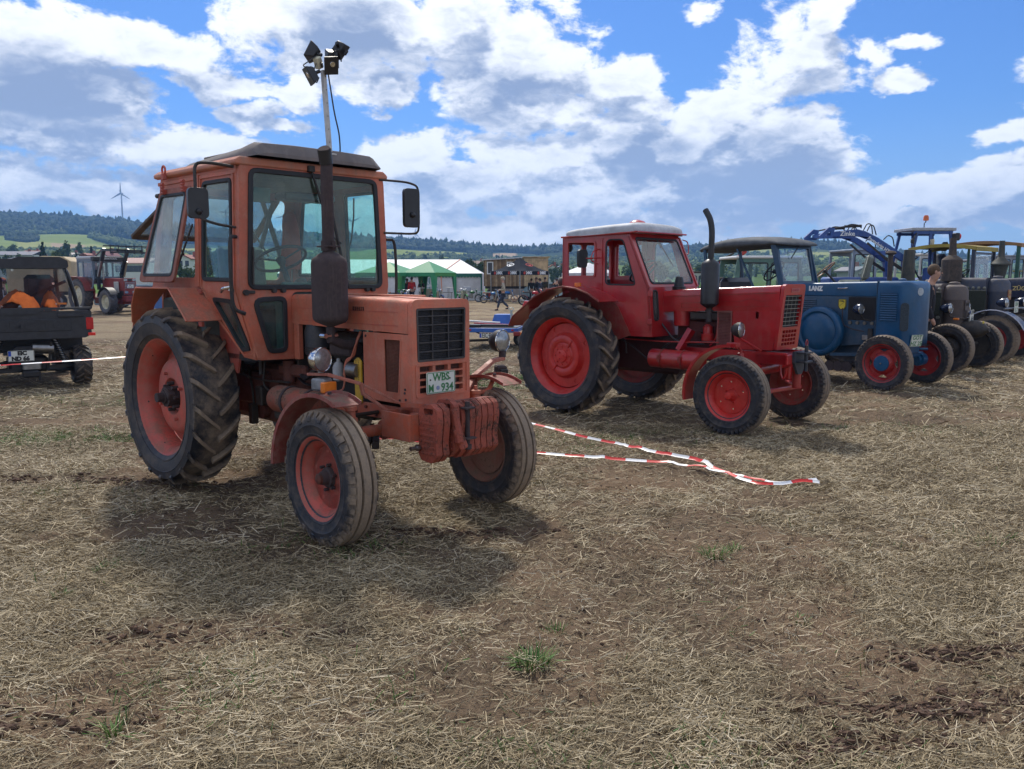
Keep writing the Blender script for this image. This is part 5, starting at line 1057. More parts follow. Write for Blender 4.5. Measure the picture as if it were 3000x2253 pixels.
lamp(T2, 'headlamp', (2.30, -.545, 1.18), .085, radians(5), BLACKMET); MB().smooth([(2.30, -.545, 1.09), (2.32, -.50, 1.06), (2.45, -.30, .93)], .015, 6).build('lamp_bracket', RED, T2); lamp(T2, 'headlamp', (2.30, .545, 1.18), .085, radians(-5), BLACKMET)
HB = paint('black_blue_hitch', (.02, .028, .045), .4, .2, .2, .05)
m = MB().plate([(-.15, .93), (.17, .93), (.17, .80), (.06, .66), (-.04, .66), (-.15, .80)], [], YZ, 2.76, 2.79).box(2.78, 2.90, -.10, .10, .905, .925, .003).box(2.78, 2.90, -.10, .10, .80, .82, .003).cyl((2.86, 0, .70), (2.86, 0, 1.0), .022, 12); m.build('front_hitch', HB, T2)
MB().tube([(2.86, .025*sin(a*pi/5), 1.03+.035*cos(a*pi/5)) for a in range(10)], .006, 5, closed=True).build('hitch_ring', RED, T2)
MB().cyl((2.70, .12, .48), (2.70, .12, .72), .05, 14).build('hitch_cylinder', paint('light_red_part', (.42, .025, .015), .4, .3, .2, .02), T2)
MB().smooth([(2.62, -.15, .80), (2.63, -.15, .66), (2.66, -.15, .60), (2.69, -.15, .66), (2.70, -.15, .74)], .012, 6).build('tow_hook', RED, T2)
MB().smooth([(.29, -.57, 2.14), (.26, -.66, 2.12), (.24, -.70, 2.0), (.30, -.60, 1.95)], .009, 6).smooth([(.3, -.57, 2.03), (.27, -.75, 2.02), (.24, -.82, 2.02)], .009, 6).build('mirror_arm', RED, T2)
h = holder('mirror', T2, (.22, -.85, 0), radians(-5)); o = rpoly([(-.075, 1.90), (.075, 1.90), (.085, 2.13), (-.085, 2.13)], .05); MB().plate(o, [], YZ, -.01, .03).build('mirror_shell', BLACKPL, h, bev=.008)
MB().sphere((-.45, -.40, 1.72), .085, 14, 10, (1, 1, .85)).build('work_lamp', paint('dull_brown_lamp', (.05, .03, .03), .5, .3, .4, .1), T2)
m = MB().lathe([(-.42, .0), (-.41, .055), (-.36, .06), (-.35, 0)], (0, -.38, 2.18), (1, 0, 0), 14).smooth([(-.38, -.38, 2.12), (-.4, -.40, 2.02), (-.36, -.42, 1.95)], .008, 5); m.build('rear_spotlight', BLACKPL, T2)
m = MB().beam((.765, .0, 2.30), (.80, .08, 2.16), .012, .012).beam((.79, .04, 2.24), (.92, .20, 1.92), .012, .014); m.build('wiper', BLACKMET, T2)
MB().smooth([(.8, .60, 2.28), (.82, .70, 2.26), (.84, .70, 2.10), (.85, .60, 2.08)], .008, 6).build('mirror_arm', RED, T2)

# ================================================================== old hot-bulb tractors: origin at the front axle
BLUE = paint('glossy_blue_paint', (.004, .082, .20), .28, .15, .10, .03, fadecol=(.008, .10, .23), coat=.15, spec=.35)
BLUED = paint('dark_teal_blue_paint', (.010, .062, .13), .3, .2, .25, .03)
BROWN = paint('grey_brown_paint', (.11, .09, .09), .55, .4, .4, .12, fadecol=(.12, .10, .10)); SLATE = paint('slate_blue_paint', (.06, .075, .115), .5, .4, .35, .08, fadecol=(.07, .08, .11))
NAVY = paint('deep_navy_paint', (.008, .016, .05), .3, .2, .2, .03, coat=.3); OLIVE = paint('dark_green_grey_metal', (.045, .055, .05), .6, .3, .3, .1)
BURNT = paint('burnt_brown_metal', (.055, .045, .043), .75, .4, .5, .35, bump=.4, fadecol=(.1, .085, .08))
CANVG = plain('grey_tarpaulin', (.075, .082, .092), .8, var=.3, bumps=.4, sc=5); RIM3 = paint('wine_red_rim_paint', (.36, .014, .018), .35, .3, .2, .03)
LT3 = rubber('lanz_tyre_rubber', .45, .75, band=.12)
def body(T, secs, mat, name, r=.05, **kw):      # loft of rounded sections (x, half width, z bottom, z top)
    hs = [[(x, u, v) for u, v in rpoly([(-hw, zb), (hw, zb), (hw, zt), (-hw, zt)], [.01, .01, min(r, hw*.9), min(r, hw*.9)], 5)] for x, hw, zb, zt in secs]; k = len(hs[0]); n = len(hs)
    return MB().add([p for s in hs for p in s], [(i*k+j, i*k+(j+1) % k, (i+1)*k+(j+1) % k, (i+1)*k+j) for i in range(n-1) for j in range(k)]+[tuple(range(k)), tuple((n-1)*k+j for j in range(k))]).build(name, mat, T, **kw)
T3 = thing('tractor', 'glossy blue vintage tractor with round flywheel cover and dark grey tarpaulin roof', 'tractor', (6.498, 13.58, 0), radians(-49.6))
for y, R_ in ((-.73, True), (.73, False)): wheel(T3, 'front_wheel', (-.09, y, .435), .452, .20, .285, 'road', LT3, RIM3, R_, 0, dict(kind='lanz', cap=BLUE))
for y, R_ in ((-.75, True), (.75, False)): wheel(T3, 'rear_wheel', (-2.7, y, .72), .73, .34, .42, 'lug', T2R, RIM3, R_, 0, {}, 0)
body(T3, [(-2.02, .40, 1.47, 1.68), (-.40, .40, 1.475, 1.72)], BLUE, 'hood', .07)
body(T3, [(-2.02, .385, .62, 1.47), (-1.85, .395, .55, 1.47), (-.40, .395, .70, 1.475)], BLUED, 'engine_body', .02)
m = MB(); secs = [(-.40, .42, .72, 1.725), (-.05, .42, .68, 1.725), (.03, .405, .66, 1.72), (.09, .36, .68, 1.705), (.135, .26, .74, 1.66), (.155, .14, .85, 1.60)]
body(T3, secs, BLUE, 'nose', .09, ang=50)
MB().box(-.415, -.405, -.424, .424, .72, 1.73).build('hood_seam', BLUED, T3)
for sg in (-1, 1):
    for i in range(12): MB().ob((-.21, sg*.424, 1.10+i*.037), (.27, .02, .022), (sg*.5, 0, 0), .004).build('louvre', BLUE, T3)
    q = rpoly([(-.355, 1.08), (-.06, 1.08), (-.06, 1.54), (-.355, 1.54)], .01); MB().ring(q, inset(q, .008), XZ, *sorted((sg*.42, sg*.430))).build('louvre_frame', BLUE, T3)
    for i in range(6): MB().ob((-1.60, sg*.405, 1.22+i*.035), (.24, .015, .018), (sg*.5, 0, 0)).build('louvre', BLUED, T3)
    MB().box(-.90, -.43, *sorted((sg*.392, sg*.402)), 1.08, 1.46, .002).build('radiator_core', plain('black_radiator_core', (.012, .012, .014), .7, var=.5, sc=50, bumps=.5), T3)
    m = MB()
    for i in range(22): m.box(-.89+i*.021, -.886+i*.021, *sorted((sg*.402, sg*.408)), 1.08, 1.46)
    m.build('radiator_fin', plain('radiator_fin_metal', (.03, .03, .035), .5), T3)
    for i in range(4): MB().cyl((-.85+i*.125, sg*.39, 1.035), (-.85+i*.125, sg*.42, 1.035), .028, 12).build('plug', plain('dull_brass_grey', (.16, .15, .13), .45, .6), T3)
    MB().smooth([(-1.10, sg*.40, 1.60), (-1.09, sg*.43, 1.60), (-.93, sg*.43, 1.605), (-.92, sg*.40, 1.605)], .011, 6).build('hood_handle', CHROME, T3)
MB().lathe([(0, .40), (.06, .425), (.12, .425), (.155, .41), (.175, .38), (.178, .345), (.155, .325), (.15, .315), (.165, .29), (.195, .25), (.21, .16), (.215, 0)], (-1.35, -.39, .87), (0, -1, 0), 56).build('flywheel_cover', BLUE, T3, ang=40)
MB().lathe([(0, .36), (.18, .34), (.2, .2), (.2, 0)], (-1.35, .39, .87), (0, 1, 0), 40).build('flywheel_cover', BLUE, T3)
gq = rpoly([(-.035, .90), (.10, .90), (.10, 1.36), (-.035, 1.36)], .06)
nfn = lambda u, v, w: (.02+u*.8, -.418+u*.75*.62+w, v)
MB().plate(rpoly([(-.03, .93), (.10, .93), (.10, 1.38), (-.03, 1.38)], .06), [], nfn, -.012, .0).build('nose_grille', plain('blue_black_gauze', (.02, .035, .05), .6, var=.5, sc=60, bumps=.5), T3)
MB().cyl((.135, -.14, 1.555), (.165, -.15, 1.555), .062, 20).build('nose_badge', plain('silver_badge', (.35, .4, .45), .3, .5), T3)
text('LANZ', .105, plain('chalk_white_lettering', (.70, .72, .72), .5), T3, (-1.50, -.406, 1.59), (pi/2, 0, 0), 'lettering', .008, width=.26)
sh = rpoly([(-1.07, 1.42), (-.94, 1.42), (-.94, 1.30), (-.975, 1.25), (-1.035, 1.25), (-1.07, 1.30)], .02); MB().plate(sh, [], XZ, -.412, -.398).build('shield_badge', plain('yellow_enamel', (.62, .48, .03), .35, var=.05), T3)
MB().ring(sh, inset(sh, .006), XZ, -.415, -.411).build('badge_border', PLATEK, T3); text('FTSh', .035, PLATEK, T3, (-1.01, -.414, 1.385), (pi/2, 0, 0), 'badge_lettering', .001, width=.075)
MB().beam((-1.06, -.414, 1.30), (-.955, -.414, 1.38), .003, .004, up=(0, 1, 0)).build('badge_stripe', PLATEK, T3)
lamp(T3, 'headlamp', (-.60, -.58, 1.27), .085, 0, plain('blue_black_lamp', (.012, .02, .05), .2), 1.2); lamp(T3, 'headlamp', (-.60, .58, 1.27), .085, 0, plain('blue_black_lamp', (.012, .02, .05), .2), 1.2)
MB().smooth([(-.60, -.56, 1.18), (-.58, -.50, 1.10), (-.50, -.41, 1.08)], .014, 6).build('lamp_bracket', BLACKMET, T3)
ps = plate_sign(T3, (.165, -.20, .78), (radians(100), 0, radians(75)), .26, .19, [('GÖT',), ('HZ 25',)], PLATEG, PLATEG)
MB().smooth([(-1.0, -.41, 1.25), (-.98, -.44, 1.28), (-.97, -.44, 1.0), (-.8, -.43, .93), (-.6, -.42, .90)], .008, 5).build('oil_pipe', RUST, T3); MB().box(-.62, -.52, -.44, -.39, .76, .84, .004).build('maker_plate', STEEL, T3); MB().cyl((-.49, -.42, .65), (-.49, -.42, .95), .04, 12).build('breather', BLACKMET, T3)
m = MB().cyl((-.09, -.60, .50), (-.09, .60, .50), .05, 12).box(-.3, .05, -.2, .2, .55, .75, .02); m.cyl((-.09, .62, .42), (-.09, .46, .42), .11, 16).cyl((-.09, .48, .42), (-.09, .38, .42), .075, 14).cyl((.05, .5, .60), (-.15, .3, .60), .02, 8); m.build('front_axle', BLUE, T3)
MB().box(-1.7, -.3, -.25, .25, .45, .70, .04).build('sump', BLUED, T3); MB().beam((-1.1, -.55, .50), (-.35, -.3, .52), .05, .05).build('step_rail', BLUED, T3)
for x in (-1.35, -1.15, -1.0, -.85): MB().lathe([(-.02, .09), (.02, .09)], (x, -.45, .30), (0, 1, 0), 10).build('cultivator_disc', RUST, T3)
MB().cyl((-.42, 0, 1.70), (-.42, 0, 2.16), .04, 14).build('exhaust_pipe', BURNT, T3); MB().lathe([(2.14, .03), (2.16, .075), (2.18, .09), (2.21, .06), (2.22, 0)], (-.42, 0, 0), (0, 0, 1), 16).build('exhaust_cap', BURNT, T3); MB().lathe([(1.72, .06), (1.75, .06), (1.765, .03), (1.77, 0)], (-.25, .1, 0), (0, 0, 1), 14).build('filler_cap', BLUE, T3)
wx3 = lambda z: -2.06-(z-1.67)*.22; cf = lambda u, v, w: (wx3(v)+w, u, v)
MB().ring([(-.56, 1.64), (.56, 1.64), (.56, 2.36), (-.56, 2.36)], [(-.49, 1.72), (.49, 1.72), (.49, 2.30), (-.49, 2.30)], cf, -.03, .01).build('windscreen_frame', BLUED, T3, bev=.005); MB().plate([(-.5, 1.71), (.5, 1.71), (.5, 2.31), (-.5, 2.31)], [], cf, -.012, -.008).build('windscreen', GLASSB, T3)
for sg in (-1, 1): MB().beam((-2.06, sg*.57, 1.66), (-2.25, sg*.57, 2.36), .10, .03, up=(0, 1, 0)).build('pillar', BLUED, T3); MB().beam((-2.62, sg*.57, 1.60), (-3.0, sg*.57, 2.30), .03, .03, up=(0, 1, 0)).build('roof_stay', BLUED, T3); MB().beam((-3.6, sg*.57, 1.5), (-3.72, sg*.57, 2.32), .05, .04, up=(0, 1, 0)).build('roof_stay', BLUED, T3)
m = MB(); sec = [(-3.92, .60, 2.24, 2.29), (-3.75, .61, 2.27, 2.42), (-3.25, .62, 2.30, 2.52), (-2.8, .62, 2.31, 2.525), (-2.30, .64, 2.33, 2.50), (-2.12, .66, 2.35, 2.44), (-2.05, .64, 2.34, 2.37)]; vs = []
for x, hy, z0, z1 in sec:
    for fy, fz in ((-1, -.05), (-1.0, .4), (-.93, .85), (-.5, 1), (0, 1.05), (.5, 1), (.93, .85), (1, .4), (1, -.05)): vs.append((x+random.uniform(-.01, .01), fy*hy, z0+(z1-z0)*fz+random.uniform(-.006, .006)))
m.add(vs, [(i*9+j, i*9+j+1, (i+1)*9+j+1, (i+1)*9+j) for i in range(6) for j in range(8)]+[tuple(range(9)), tuple(54+j for j in range(9))]+[(i*9, (i+1)*9, (i+1)*9+8, i*9+8) for i in range(6)]); rc = m.build('roof_canvas', CANVG, T3, ang=60); md = rc.modifiers.new('s', 'SUBSURF'); md.levels = md.render_levels = 2
steering(T3, (-2.55, -.05, 1.90), .22, radians(-50), BLACKPL); m = MB().box(-3.4, -2.75, -.4, .4, 1.05, 1.45, .05).box(-3.5, -3.3, -.45, .45, 1.3, 1.78, .08); m.build('seat', plain('black_leather', (.012, .012, .016), .35, bumps=.3, sc=6), T3)
for sg in (-1, 1): MB().strip(arc(-2.7, .72, .82, 15, 175, 12)[::1], *sorted((sg*.94, sg*.56)), .008).build('rear_fender', BLUED, T3)
m = MB().beam((-2.1, .0, 2.34), (-2.14, -.16, 2.12), .014, .012); m.build('wiper', BLACKMET, T3)

def oldtractor(T, mat, zt, cyl_mat, fend=False, rimm=RIM3, badge=None):
    for y, R_ in ((-.74, True), (.74, False)):
        wheel(T, 'front_wheel', (-.09, y, .46), .47 if not fend else .53, .20, .27, 'road', LT3, rimm, R_, 0, {}, 1)
        wheel(T, 'rear_wheel', (-1.95, y, .72), .73, .34, .42, 'lug', T2R, rimm, R_, 0, {}, 0)
    body(T, [(-1.75, .33, 1.42, zt-.04), (-.85, .34, 1.42, zt), (-.45, .34, 1.40, zt)], mat, 'hood', .12)
    MB().lathe([(.66, .22), (.70, .23), (zt-.32, .235), (zt-.30, .242), (zt-.28, .235), (zt-.12, .23), (zt-.05, .19), (zt-.02, .12), (zt, .05), (zt, 0)], (-.30, 0, 0), (0, 0, 1), 26).build('radiator_drum', cyl_mat, T)
    MB().lathe([(zt-.03, .10), (zt+.02, .10), (zt+.035, .085), (zt+.045, 0)], (-.32, 0, 0), (0, 0, 1), 18).build('filler_cap', cyl_mat, T)
    MB().box(-1.7, -.42, -.30, .30, .60, 1.42, .03).build('engine_body', GREASE, T)
    for sg in (-1, 1):
        MB().box(-.86, -.42, *sorted((sg*.33, sg*.355)), 1.06, 1.50, .004).build('radiator_core', plain('dark_green_radiator', (.022, .026, .016), .6, var=.4, sc=40, bumps=.4), T)
        m = MB()
        for i in range(20): m.box(-.85+i*.021, -.845+i*.021, *sorted((sg*.355, sg*.362)), 1.07, 1.49)
        m.build('radiator_fin', plain('radiator_fin_green', (.05, .055, .035), .5), T)
        for i in range(4): MB().sphere((-.80+i*.115, sg*.36, 1.555), .035, 10, 8).build('plug', plain('olive_grey_plug', (.16, .16, .13), .5), T)
        for i in range(4): MB().box(-.85+i*.11, -.75+i*.11, *sorted((sg*.355, sg*.375)), 1.49, 1.515, .003).build('clamp_bar', plain('olive_grey_plug', (.16, .16, .13), .5), T)
        for i in range(4): MB().cyl((-.80+i*.115, sg*.34, 1.02), (-.80+i*.115, sg*.38, 1.02), .03, 10).build('plug', plain('olive_grey_plug', (.16, .16, .13), .5), T)
    MB().lathe([(-.25, .12), (-.1, .17), (.15, .17), (.26, .12), (.32, .06), (.36, .05), (.36, 0)], (0, 0, .80), (1, 0, 0), 20).build('cylinder_head', BLACKMET, T)
    MB().cyl((-.09, -.66, .48), (-.09, .66, .48), .045, 12).box(-.2, .05, -.15, .15, .45, .7, .03).build('front_axle', BLACKMET, T)
T4 = thing('tractor', 'grey brown vintage tractor with round radiator drum between the glossy blue and slate ones', 'tractor', (8.8, 16.1, 0), radians(-48.5))
oldtractor(T4, BROWN, 1.66, BROWN, rimm=BLACKMET)
for y in (-.43, .43): lamp(T4, 'headlamp', (-.22, y, 1.20), .095, 0, plain('blue_black_lamp', (.012, .02, .05), .2), 1.6)
MB().smooth([(-.22, -.43, 1.10), (-.2, -.42, 1.04), (-.05, -.2, 1.0), (-.05, .2, 1.0), (-.2, .42, 1.04), (-.22, .43, 1.10)], .018, 6).build('lamp_bar', BURNT, T4); MB().ob((-.1, -.40, 1.0), (.1, .06, .04), None, .01).build('indicator', AMBER, T4)
plate_sign(T4, (.03, -.02, 1.06), (pi/2, 0, pi/2), .22, .22, [('DÜW',), ('L 6H',)], PLATEK, PLATEK, blue=.03)
MB().box(-.075, -.060, -.10, .10, 1.15, 1.35, .004).build('maker_plate', BROWN, T4); text('LANZ', .08, BLACKMET, T4, (-.056, 0, 1.27), (pi/2, 0, pi/2), 'lettering', .002, width=.15)
MB().lathe([(1.66, .15), (1.70, .15), (1.72, .135), (2.3, .10), (2.33, .10), (2.335, .08)], (-1.18, -.1, 0), (0, 0, 1), 24).build('chimney', OLIVE, T4)
MB().ob((.25, -.02, .93), (.02, .05, .05), None, .003).build('tag_label', plain('yellow_enamel', (.62, .48, .03), .35), T4)
T5 = thing('tractor', 'slate blue vintage tractor with shiny navy front fender and thick brown silencer', 'tractor', (10.9, 18.3, 0), radians(-48.5))
oldtractor(T5, SLATE, 1.78, SLATE, True)
def silencer(T, x, y, z0, zj, r, zt, mat, cone=False):
    s = holder('exhaust', T, (x, y, 0))
    if cone: pr = [(z0, .05), (zj-.25, .065), (zj-.2, .08), (zj+.22, .165), (zj+.23, .22), (zj+.27, .225), (zj+.30, .20), (zj+.42, .085), (zj+.45, .075), (zt, .06)]
    else: pr = [(z0, .055), (zj-.02, .06), (zj, r), (zj+.46, r), (zj+.49, r*.9), (zj+.57, .085), (zt, .062)]
    MB().lathe(pr, axis=(0, 0, 1), n=28).build('silencer', mat, s); return s
silencer(T5, -1.14, -.42, .9, 1.71, .215, 2.66, BURNT)
pa = arc(-.09, .40, .70, 25, 160, 14)
for sg in (-1, 1): MB().strip([(x, z) for x, z in pa], *sorted((sg*.90, sg*.58)), .006).build('front_fender', NAVY, T5); MB().tube([(x, sg*.90, z) for x, z in pa], .012, 6).build('fender_edge', plain('silver_line', (.45, .47, .55), .3), T5)
for y in (-.55, .55): lamp(T5, 'headlamp', (.05, y, 1.25), .10, 0, plain('blue_black_lamp', (.012, .02, .05), .2), 1.6)
MB().tube([(.05, -.62, 1.12), (.05, .62, 1.12)], .02, 8).build('lamp_bar', STEEL, T5); plate_sign(T5, (.09, -.02, 1.15), (pi/2, 0, pi/2), .24, .24, [('UH',), ('L 2',)], PLATEG, None)
MB().box(-.075, -.06, -.09, .09, 1.30, 1.52, .004).build('maker_plate', plain('brass_plate', (.32, .13, .05), .45), T5); text('LANZ', .07, plain('gold_lettering', (.55, .42, .16), .4), T5, (-.057, 0, 1.46), (pi/2, 0, pi/2), 'lettering', .002, width=.13); text('BULLDOG', .045, plain('gold_lettering', (.55, .42, .16), .4), T5, (-.057, 0, 1.36), (pi/2, 0, pi/2), 'lettering', .002, width=.14)
T6 = thing('tractor', 'navy tractor with gold lettering and flat yellow roof at the right edge', 'tractor', (12.9, 20.4, 0), radians(-48.5))
for y, R_ in ((-.74, True), (.74, False)): wheel(T6, 'front_wheel', (-.09, y, .46), .50, .20, .28, 'road', LT3, RIM3, R_, 0, {}); wheel(T6, 'rear_wheel', (-1.95, y, .72), .73, .34, .42, 'lug', T2R, RIM3, R_, 0, {}, 0)
body(T6, [(-1.7, .36, 1.30, 1.72), (-.1, .36, 1.30, 1.80), (.1, .34, 1.3, 1.78)], NAVY, 'hood', .12); MB().box(-1.6, .0, -.3, .3, .6, 1.3, .03).build('engine_body', GREASE, T6)
for sg in (-1, 1): MB().strip([(x, z) for x, z in pa], *sorted((sg*.90, sg*.58)), .006).build('front_fender', NAVY, T6)
for i, (s, x, w) in enumerate((('DEUTZ', -.92, .42), ('ZÜGE', -.40, .36))): text(s, .14, plain('gold_lettering', (.55, .42, .16), .4), T6, (x, -.364, 1.52), (pi/2, 0, 0), 'lettering', .004, width=w)
silencer(T6, -.86, -.42, 1.15, 1.85, .2, 2.68, OLIVE, True)
for y in (-.55, .55): lamp(T6, 'headlamp', (.0, y, 1.28), .10, 0, plain('blue_black_lamp', (.012, .02, .05), .2), 1.6)
YEL = paint('mustard_yellow_paint', (.42, .32, .04), .5, .4, .4, .12, fadecol=(.5, .42, .12)); MUST = paint('orange_brown_paint', (.38, .20, .07), .5, .4, .4, .12)
def canopy(T, x0, x1, z, mat, pm, hw=.72):
    pth = [(x0+(x1-x0)*i/10, z-.10+.14*sin(pi*(.12+.76*i/10))) for i in range(11)]
    m = MB().strip(pth, -hw, hw, .015)
    for s in (-hw, hw): m.strip([(x, zz) for x, zz in pth], *sorted((s, s*.975)), -.07)
    m.box(x1-.01, x1+.01, -hw, hw, z-.14, z-.04); m.build('canopy_roof', mat, T)
    for sg in (-1, 1):
        MB().box(x1-.12, x1-.03, *sorted((sg*(hw-.09), sg*(hw-.02))), 1.6, z-.09, .005).build('pillar', pm, T); MB().box(x0+.1, x0+.16, *sorted((sg*(hw-.09), sg*(hw-.03))), 1.4, z-.09, .005).build('pillar', pm, T)
canopy(T6, -3.0, -1.33, 2.58, YEL, NAVY); MB().ring([(-.6, 1.7), (.6, 1.7), (.6, 2.42), (-.6, 2.42)], [(-.55, 1.76), (.55, 1.76), (.55, 2.36), (-.55, 2.36)], YZ, -1.42, -1.39).build('windscreen_frame', NAVY, T6); MB().plate([(-.56, 1.75), (.56, 1.75), (.56, 2.37), (-.56, 2.37)], [], YZ, -1.406, -1.402).build('windscreen', GLASSC, T6); steering(T6, (-1.9, 0, 1.85), .22, radians(-45), BLACKPL)
T7 = thing('tractor', 'green tractor with orange brown roof, hindmost of the row at the right edge', 'tractor', (14.9, 22.6, 0), radians(-48.5))
GREENP = paint('tractor_green_paint', (.02, .12, .08), .4, .3, .3, .05)
for y, R_ in ((-.74, True), (.74, False)): wheel(T7, 'front_wheel', (-.09, y, .46), .50, .20, .28, 'road', LT3, RIM3, R_, 0, {}, 0); wheel(T7, 'rear_wheel', (-1.95, y, .72), .73, .34, .42, 'lug', T2R, RIM3, R_, 0, {}, 0)
body(T7, [(-1.7, .36, .8, 1.68), (.1, .34, .8, 1.70)], GREENP, 'hood', .12); canopy(T7, -2.9, -.95, 2.74, MUST, GREENP); MB().cyl((-1.1, -.4, 1.6), (-1.1, -.4, 1.95), .07, 14).build('exhaust_pipe', BURNT, T7); MB().cyl((-1.1, -.4, 1.95), (-1.1, -.4, 1.98), .12, 16).build('exhaust_cap', YEL, T7)
h = holder('mirror', T7, (-1.7, -.95, 2.36), radians(0)); MB().lathe([(0, .09), (.01, .092), (.02, .0)], axis=(1, 0, 0), n=18).build('mirror_glass', CHROME, h); MB().tube([(0, 0, 0), (.1, .2, -.02)], .01, 5).build('mirror_arm', BLACKMET, h)
# ================================================================== blue loader tractor and what stands behind the row
LB_ = paint('royal_blue_paint', (.015, .085, .33), .4, .3, .25, .05)
LT = thing('loader_tractor', 'blue loader tractor with raised front loader and orange beacon behind the row', 'loader tractor', (11.1, 23.0, 0), radians(182))
# local +x points left in the picture
wheel(LT, 'rear_wheel', (-.6, .80, .85), .85, .40, .5, 'lug', T2R, LB_, False, 0, {}, 0); wheel(LT, 'rear_wheel', (-.6, -.80, .85), .85, .40, .5, 'lug', T2R, LB_, True, 0, {}, 0)
wheel(LT, 'front_wheel', (2.0, .75, .6), .6, .35, .35, 'lug', T2R, LB_, False, 0, {}, 0); wheel(LT, 'front_wheel', (2.0, -.75, .6), .6, .35, .35, 'lug', T2R, LB_, True, 0, {}, 0)
MB().box(.7, 2.6, -.35, .35, 1.05, 1.8, .05).box(-.9, .8, -.45, .45, .9, 1.5, .05).build('engine_body', LB_, LT, bev=.02)
MB().box(-.95, .75, -.7, .7, 1.5, 1.58, .01).build('cab_floor', LB_, LT)
cp_ = [(.80, 1.55), (.45, 3.02)], [(-.05, 1.55), (.0, 3.02)], [(-.92, 1.55), (-.66, 3.02)]
for sg in (-1, 1):
    for (a, b) in cp_: MB().beam((a[0]*.8, sg*.48, a[1]), (b[0]*.8, sg*.46, b[1]), .07, .06, up=(0, 1, 0), ch=.006).build('pillar', LB_, LT)
    MB().strip(arc(-.6, .85, .95, 20, 160, 10), *sorted((sg*1.02, sg*.6)), .01).build('rear_fender', LB_, LT)
MB().box(-.68, .52, -.50, .50, 3.02, 3.10, .01).build('cab_roof', plain('grey_white_roof', (.36, .38, .42), .6), LT)
for z in (2.98,): MB().box(-.6, .45, -.48, -.44, z-.05, z+.03).box(-.6, .45, .44, .48, z-.05, z+.03).build('roof_rail', LB_, LT)
MB().box(-.55, -.1, -.25, .25, 1.7, 1.85, .04).build('seat', BLACKPL, LT); MB().ob((-.52, 0, 2.15), (.14, .46, .55), (0, -.2, 0), .05).build('seat_back', plain('grey_seat_cloth', (.06, .065, .08), .8), LT); MB().ob((-.66, 0, 2.62), (.08, .3, .25), (0, -.1, 0), .05).build('headrest', plain('grey_seat_cloth', (.06, .065, .08), .8), LT)
steering(LT, (.28, 0, 2.25), .22, radians(30), BLACKPL)
m = MB().tube([(.1, .3, 3.1), (.1, .3, 3.22), (.06, .3, 3.26), (.06, .3, 3.3)], .012, 6); m.build('beacon_stem', BLACKMET, LT); MB().lathe([(3.29, .05), (3.30, .07), (3.38, .068), (3.43, .05), (3.44, 0)], (.06, .3, 0), (0, 0, 1), 14).build('beacon', plain('orange_beacon', (.6, .13, .03), .3), LT)
MB().box(-.62, -.50, .6, .8, 2.75, 2.95, .02).build('work_lamp', BLACKPL, LT); MB().cyl((-.78, .3, 2.88), (-.88, .3, 2.86), .09, 12).build('work_lamp', REDLENS, LT)
h = holder('mirror', LT, (.15, .85, 0)); MB().plate(rpoly([(-.07, 2.50), (.07, 2.5), (.07, 2.78), (-.07, 2.78)], .03), [], YZ, -.02, .02).build('mirror_shell', plain('cream_mirror', (.4, .38, .3), .5), h); MB().smooth([(0, 0, 2.6), (.05, -.1, 2.45), (.1, -.2, 2.4)], .012, 5).build('mirror_arm', BLACKPL, h)
h = holder('speed_sign', LT, (-.05, .93, 1.95), rot=(pi/2, 0, pi)); MB().cyl((0, 0, -.02), (0, 0, 0), .12, 24).build('sign_board', WHITE, h); MB().ring([(.12*cos(2*pi*i/24), .12*sin(2*pi*i/24)) for i in range(24)], [(.108*cos(2*pi*i/24), .108*sin(2*pi*i/24)) for i in range(24)], XY, .0, .003).build('sign_border', PLATEK, h); text('20', .13, PLATEK, h, (0, 0, .002), (0, 0, 0), 'sign_number', .004)
MB().box(-.45, .3, .70, .92, 1.70, 2.05, .04).build('fuel_tank', LB_, LT); MB().cyl((-.3, .78, 2.05), (-.3, .78, 2.25), .08, 14).build('filter', OLIVE, LT); MB().cyl((-.5, .93, 1.72), (-.1, .93, 1.72), .16, 18).build('side_tank', LB_, LT)
def armpath(y):
    A = [(.55, y, 1.75), (.95, y, 2.35), (1.0, y, 2.42)]; return A
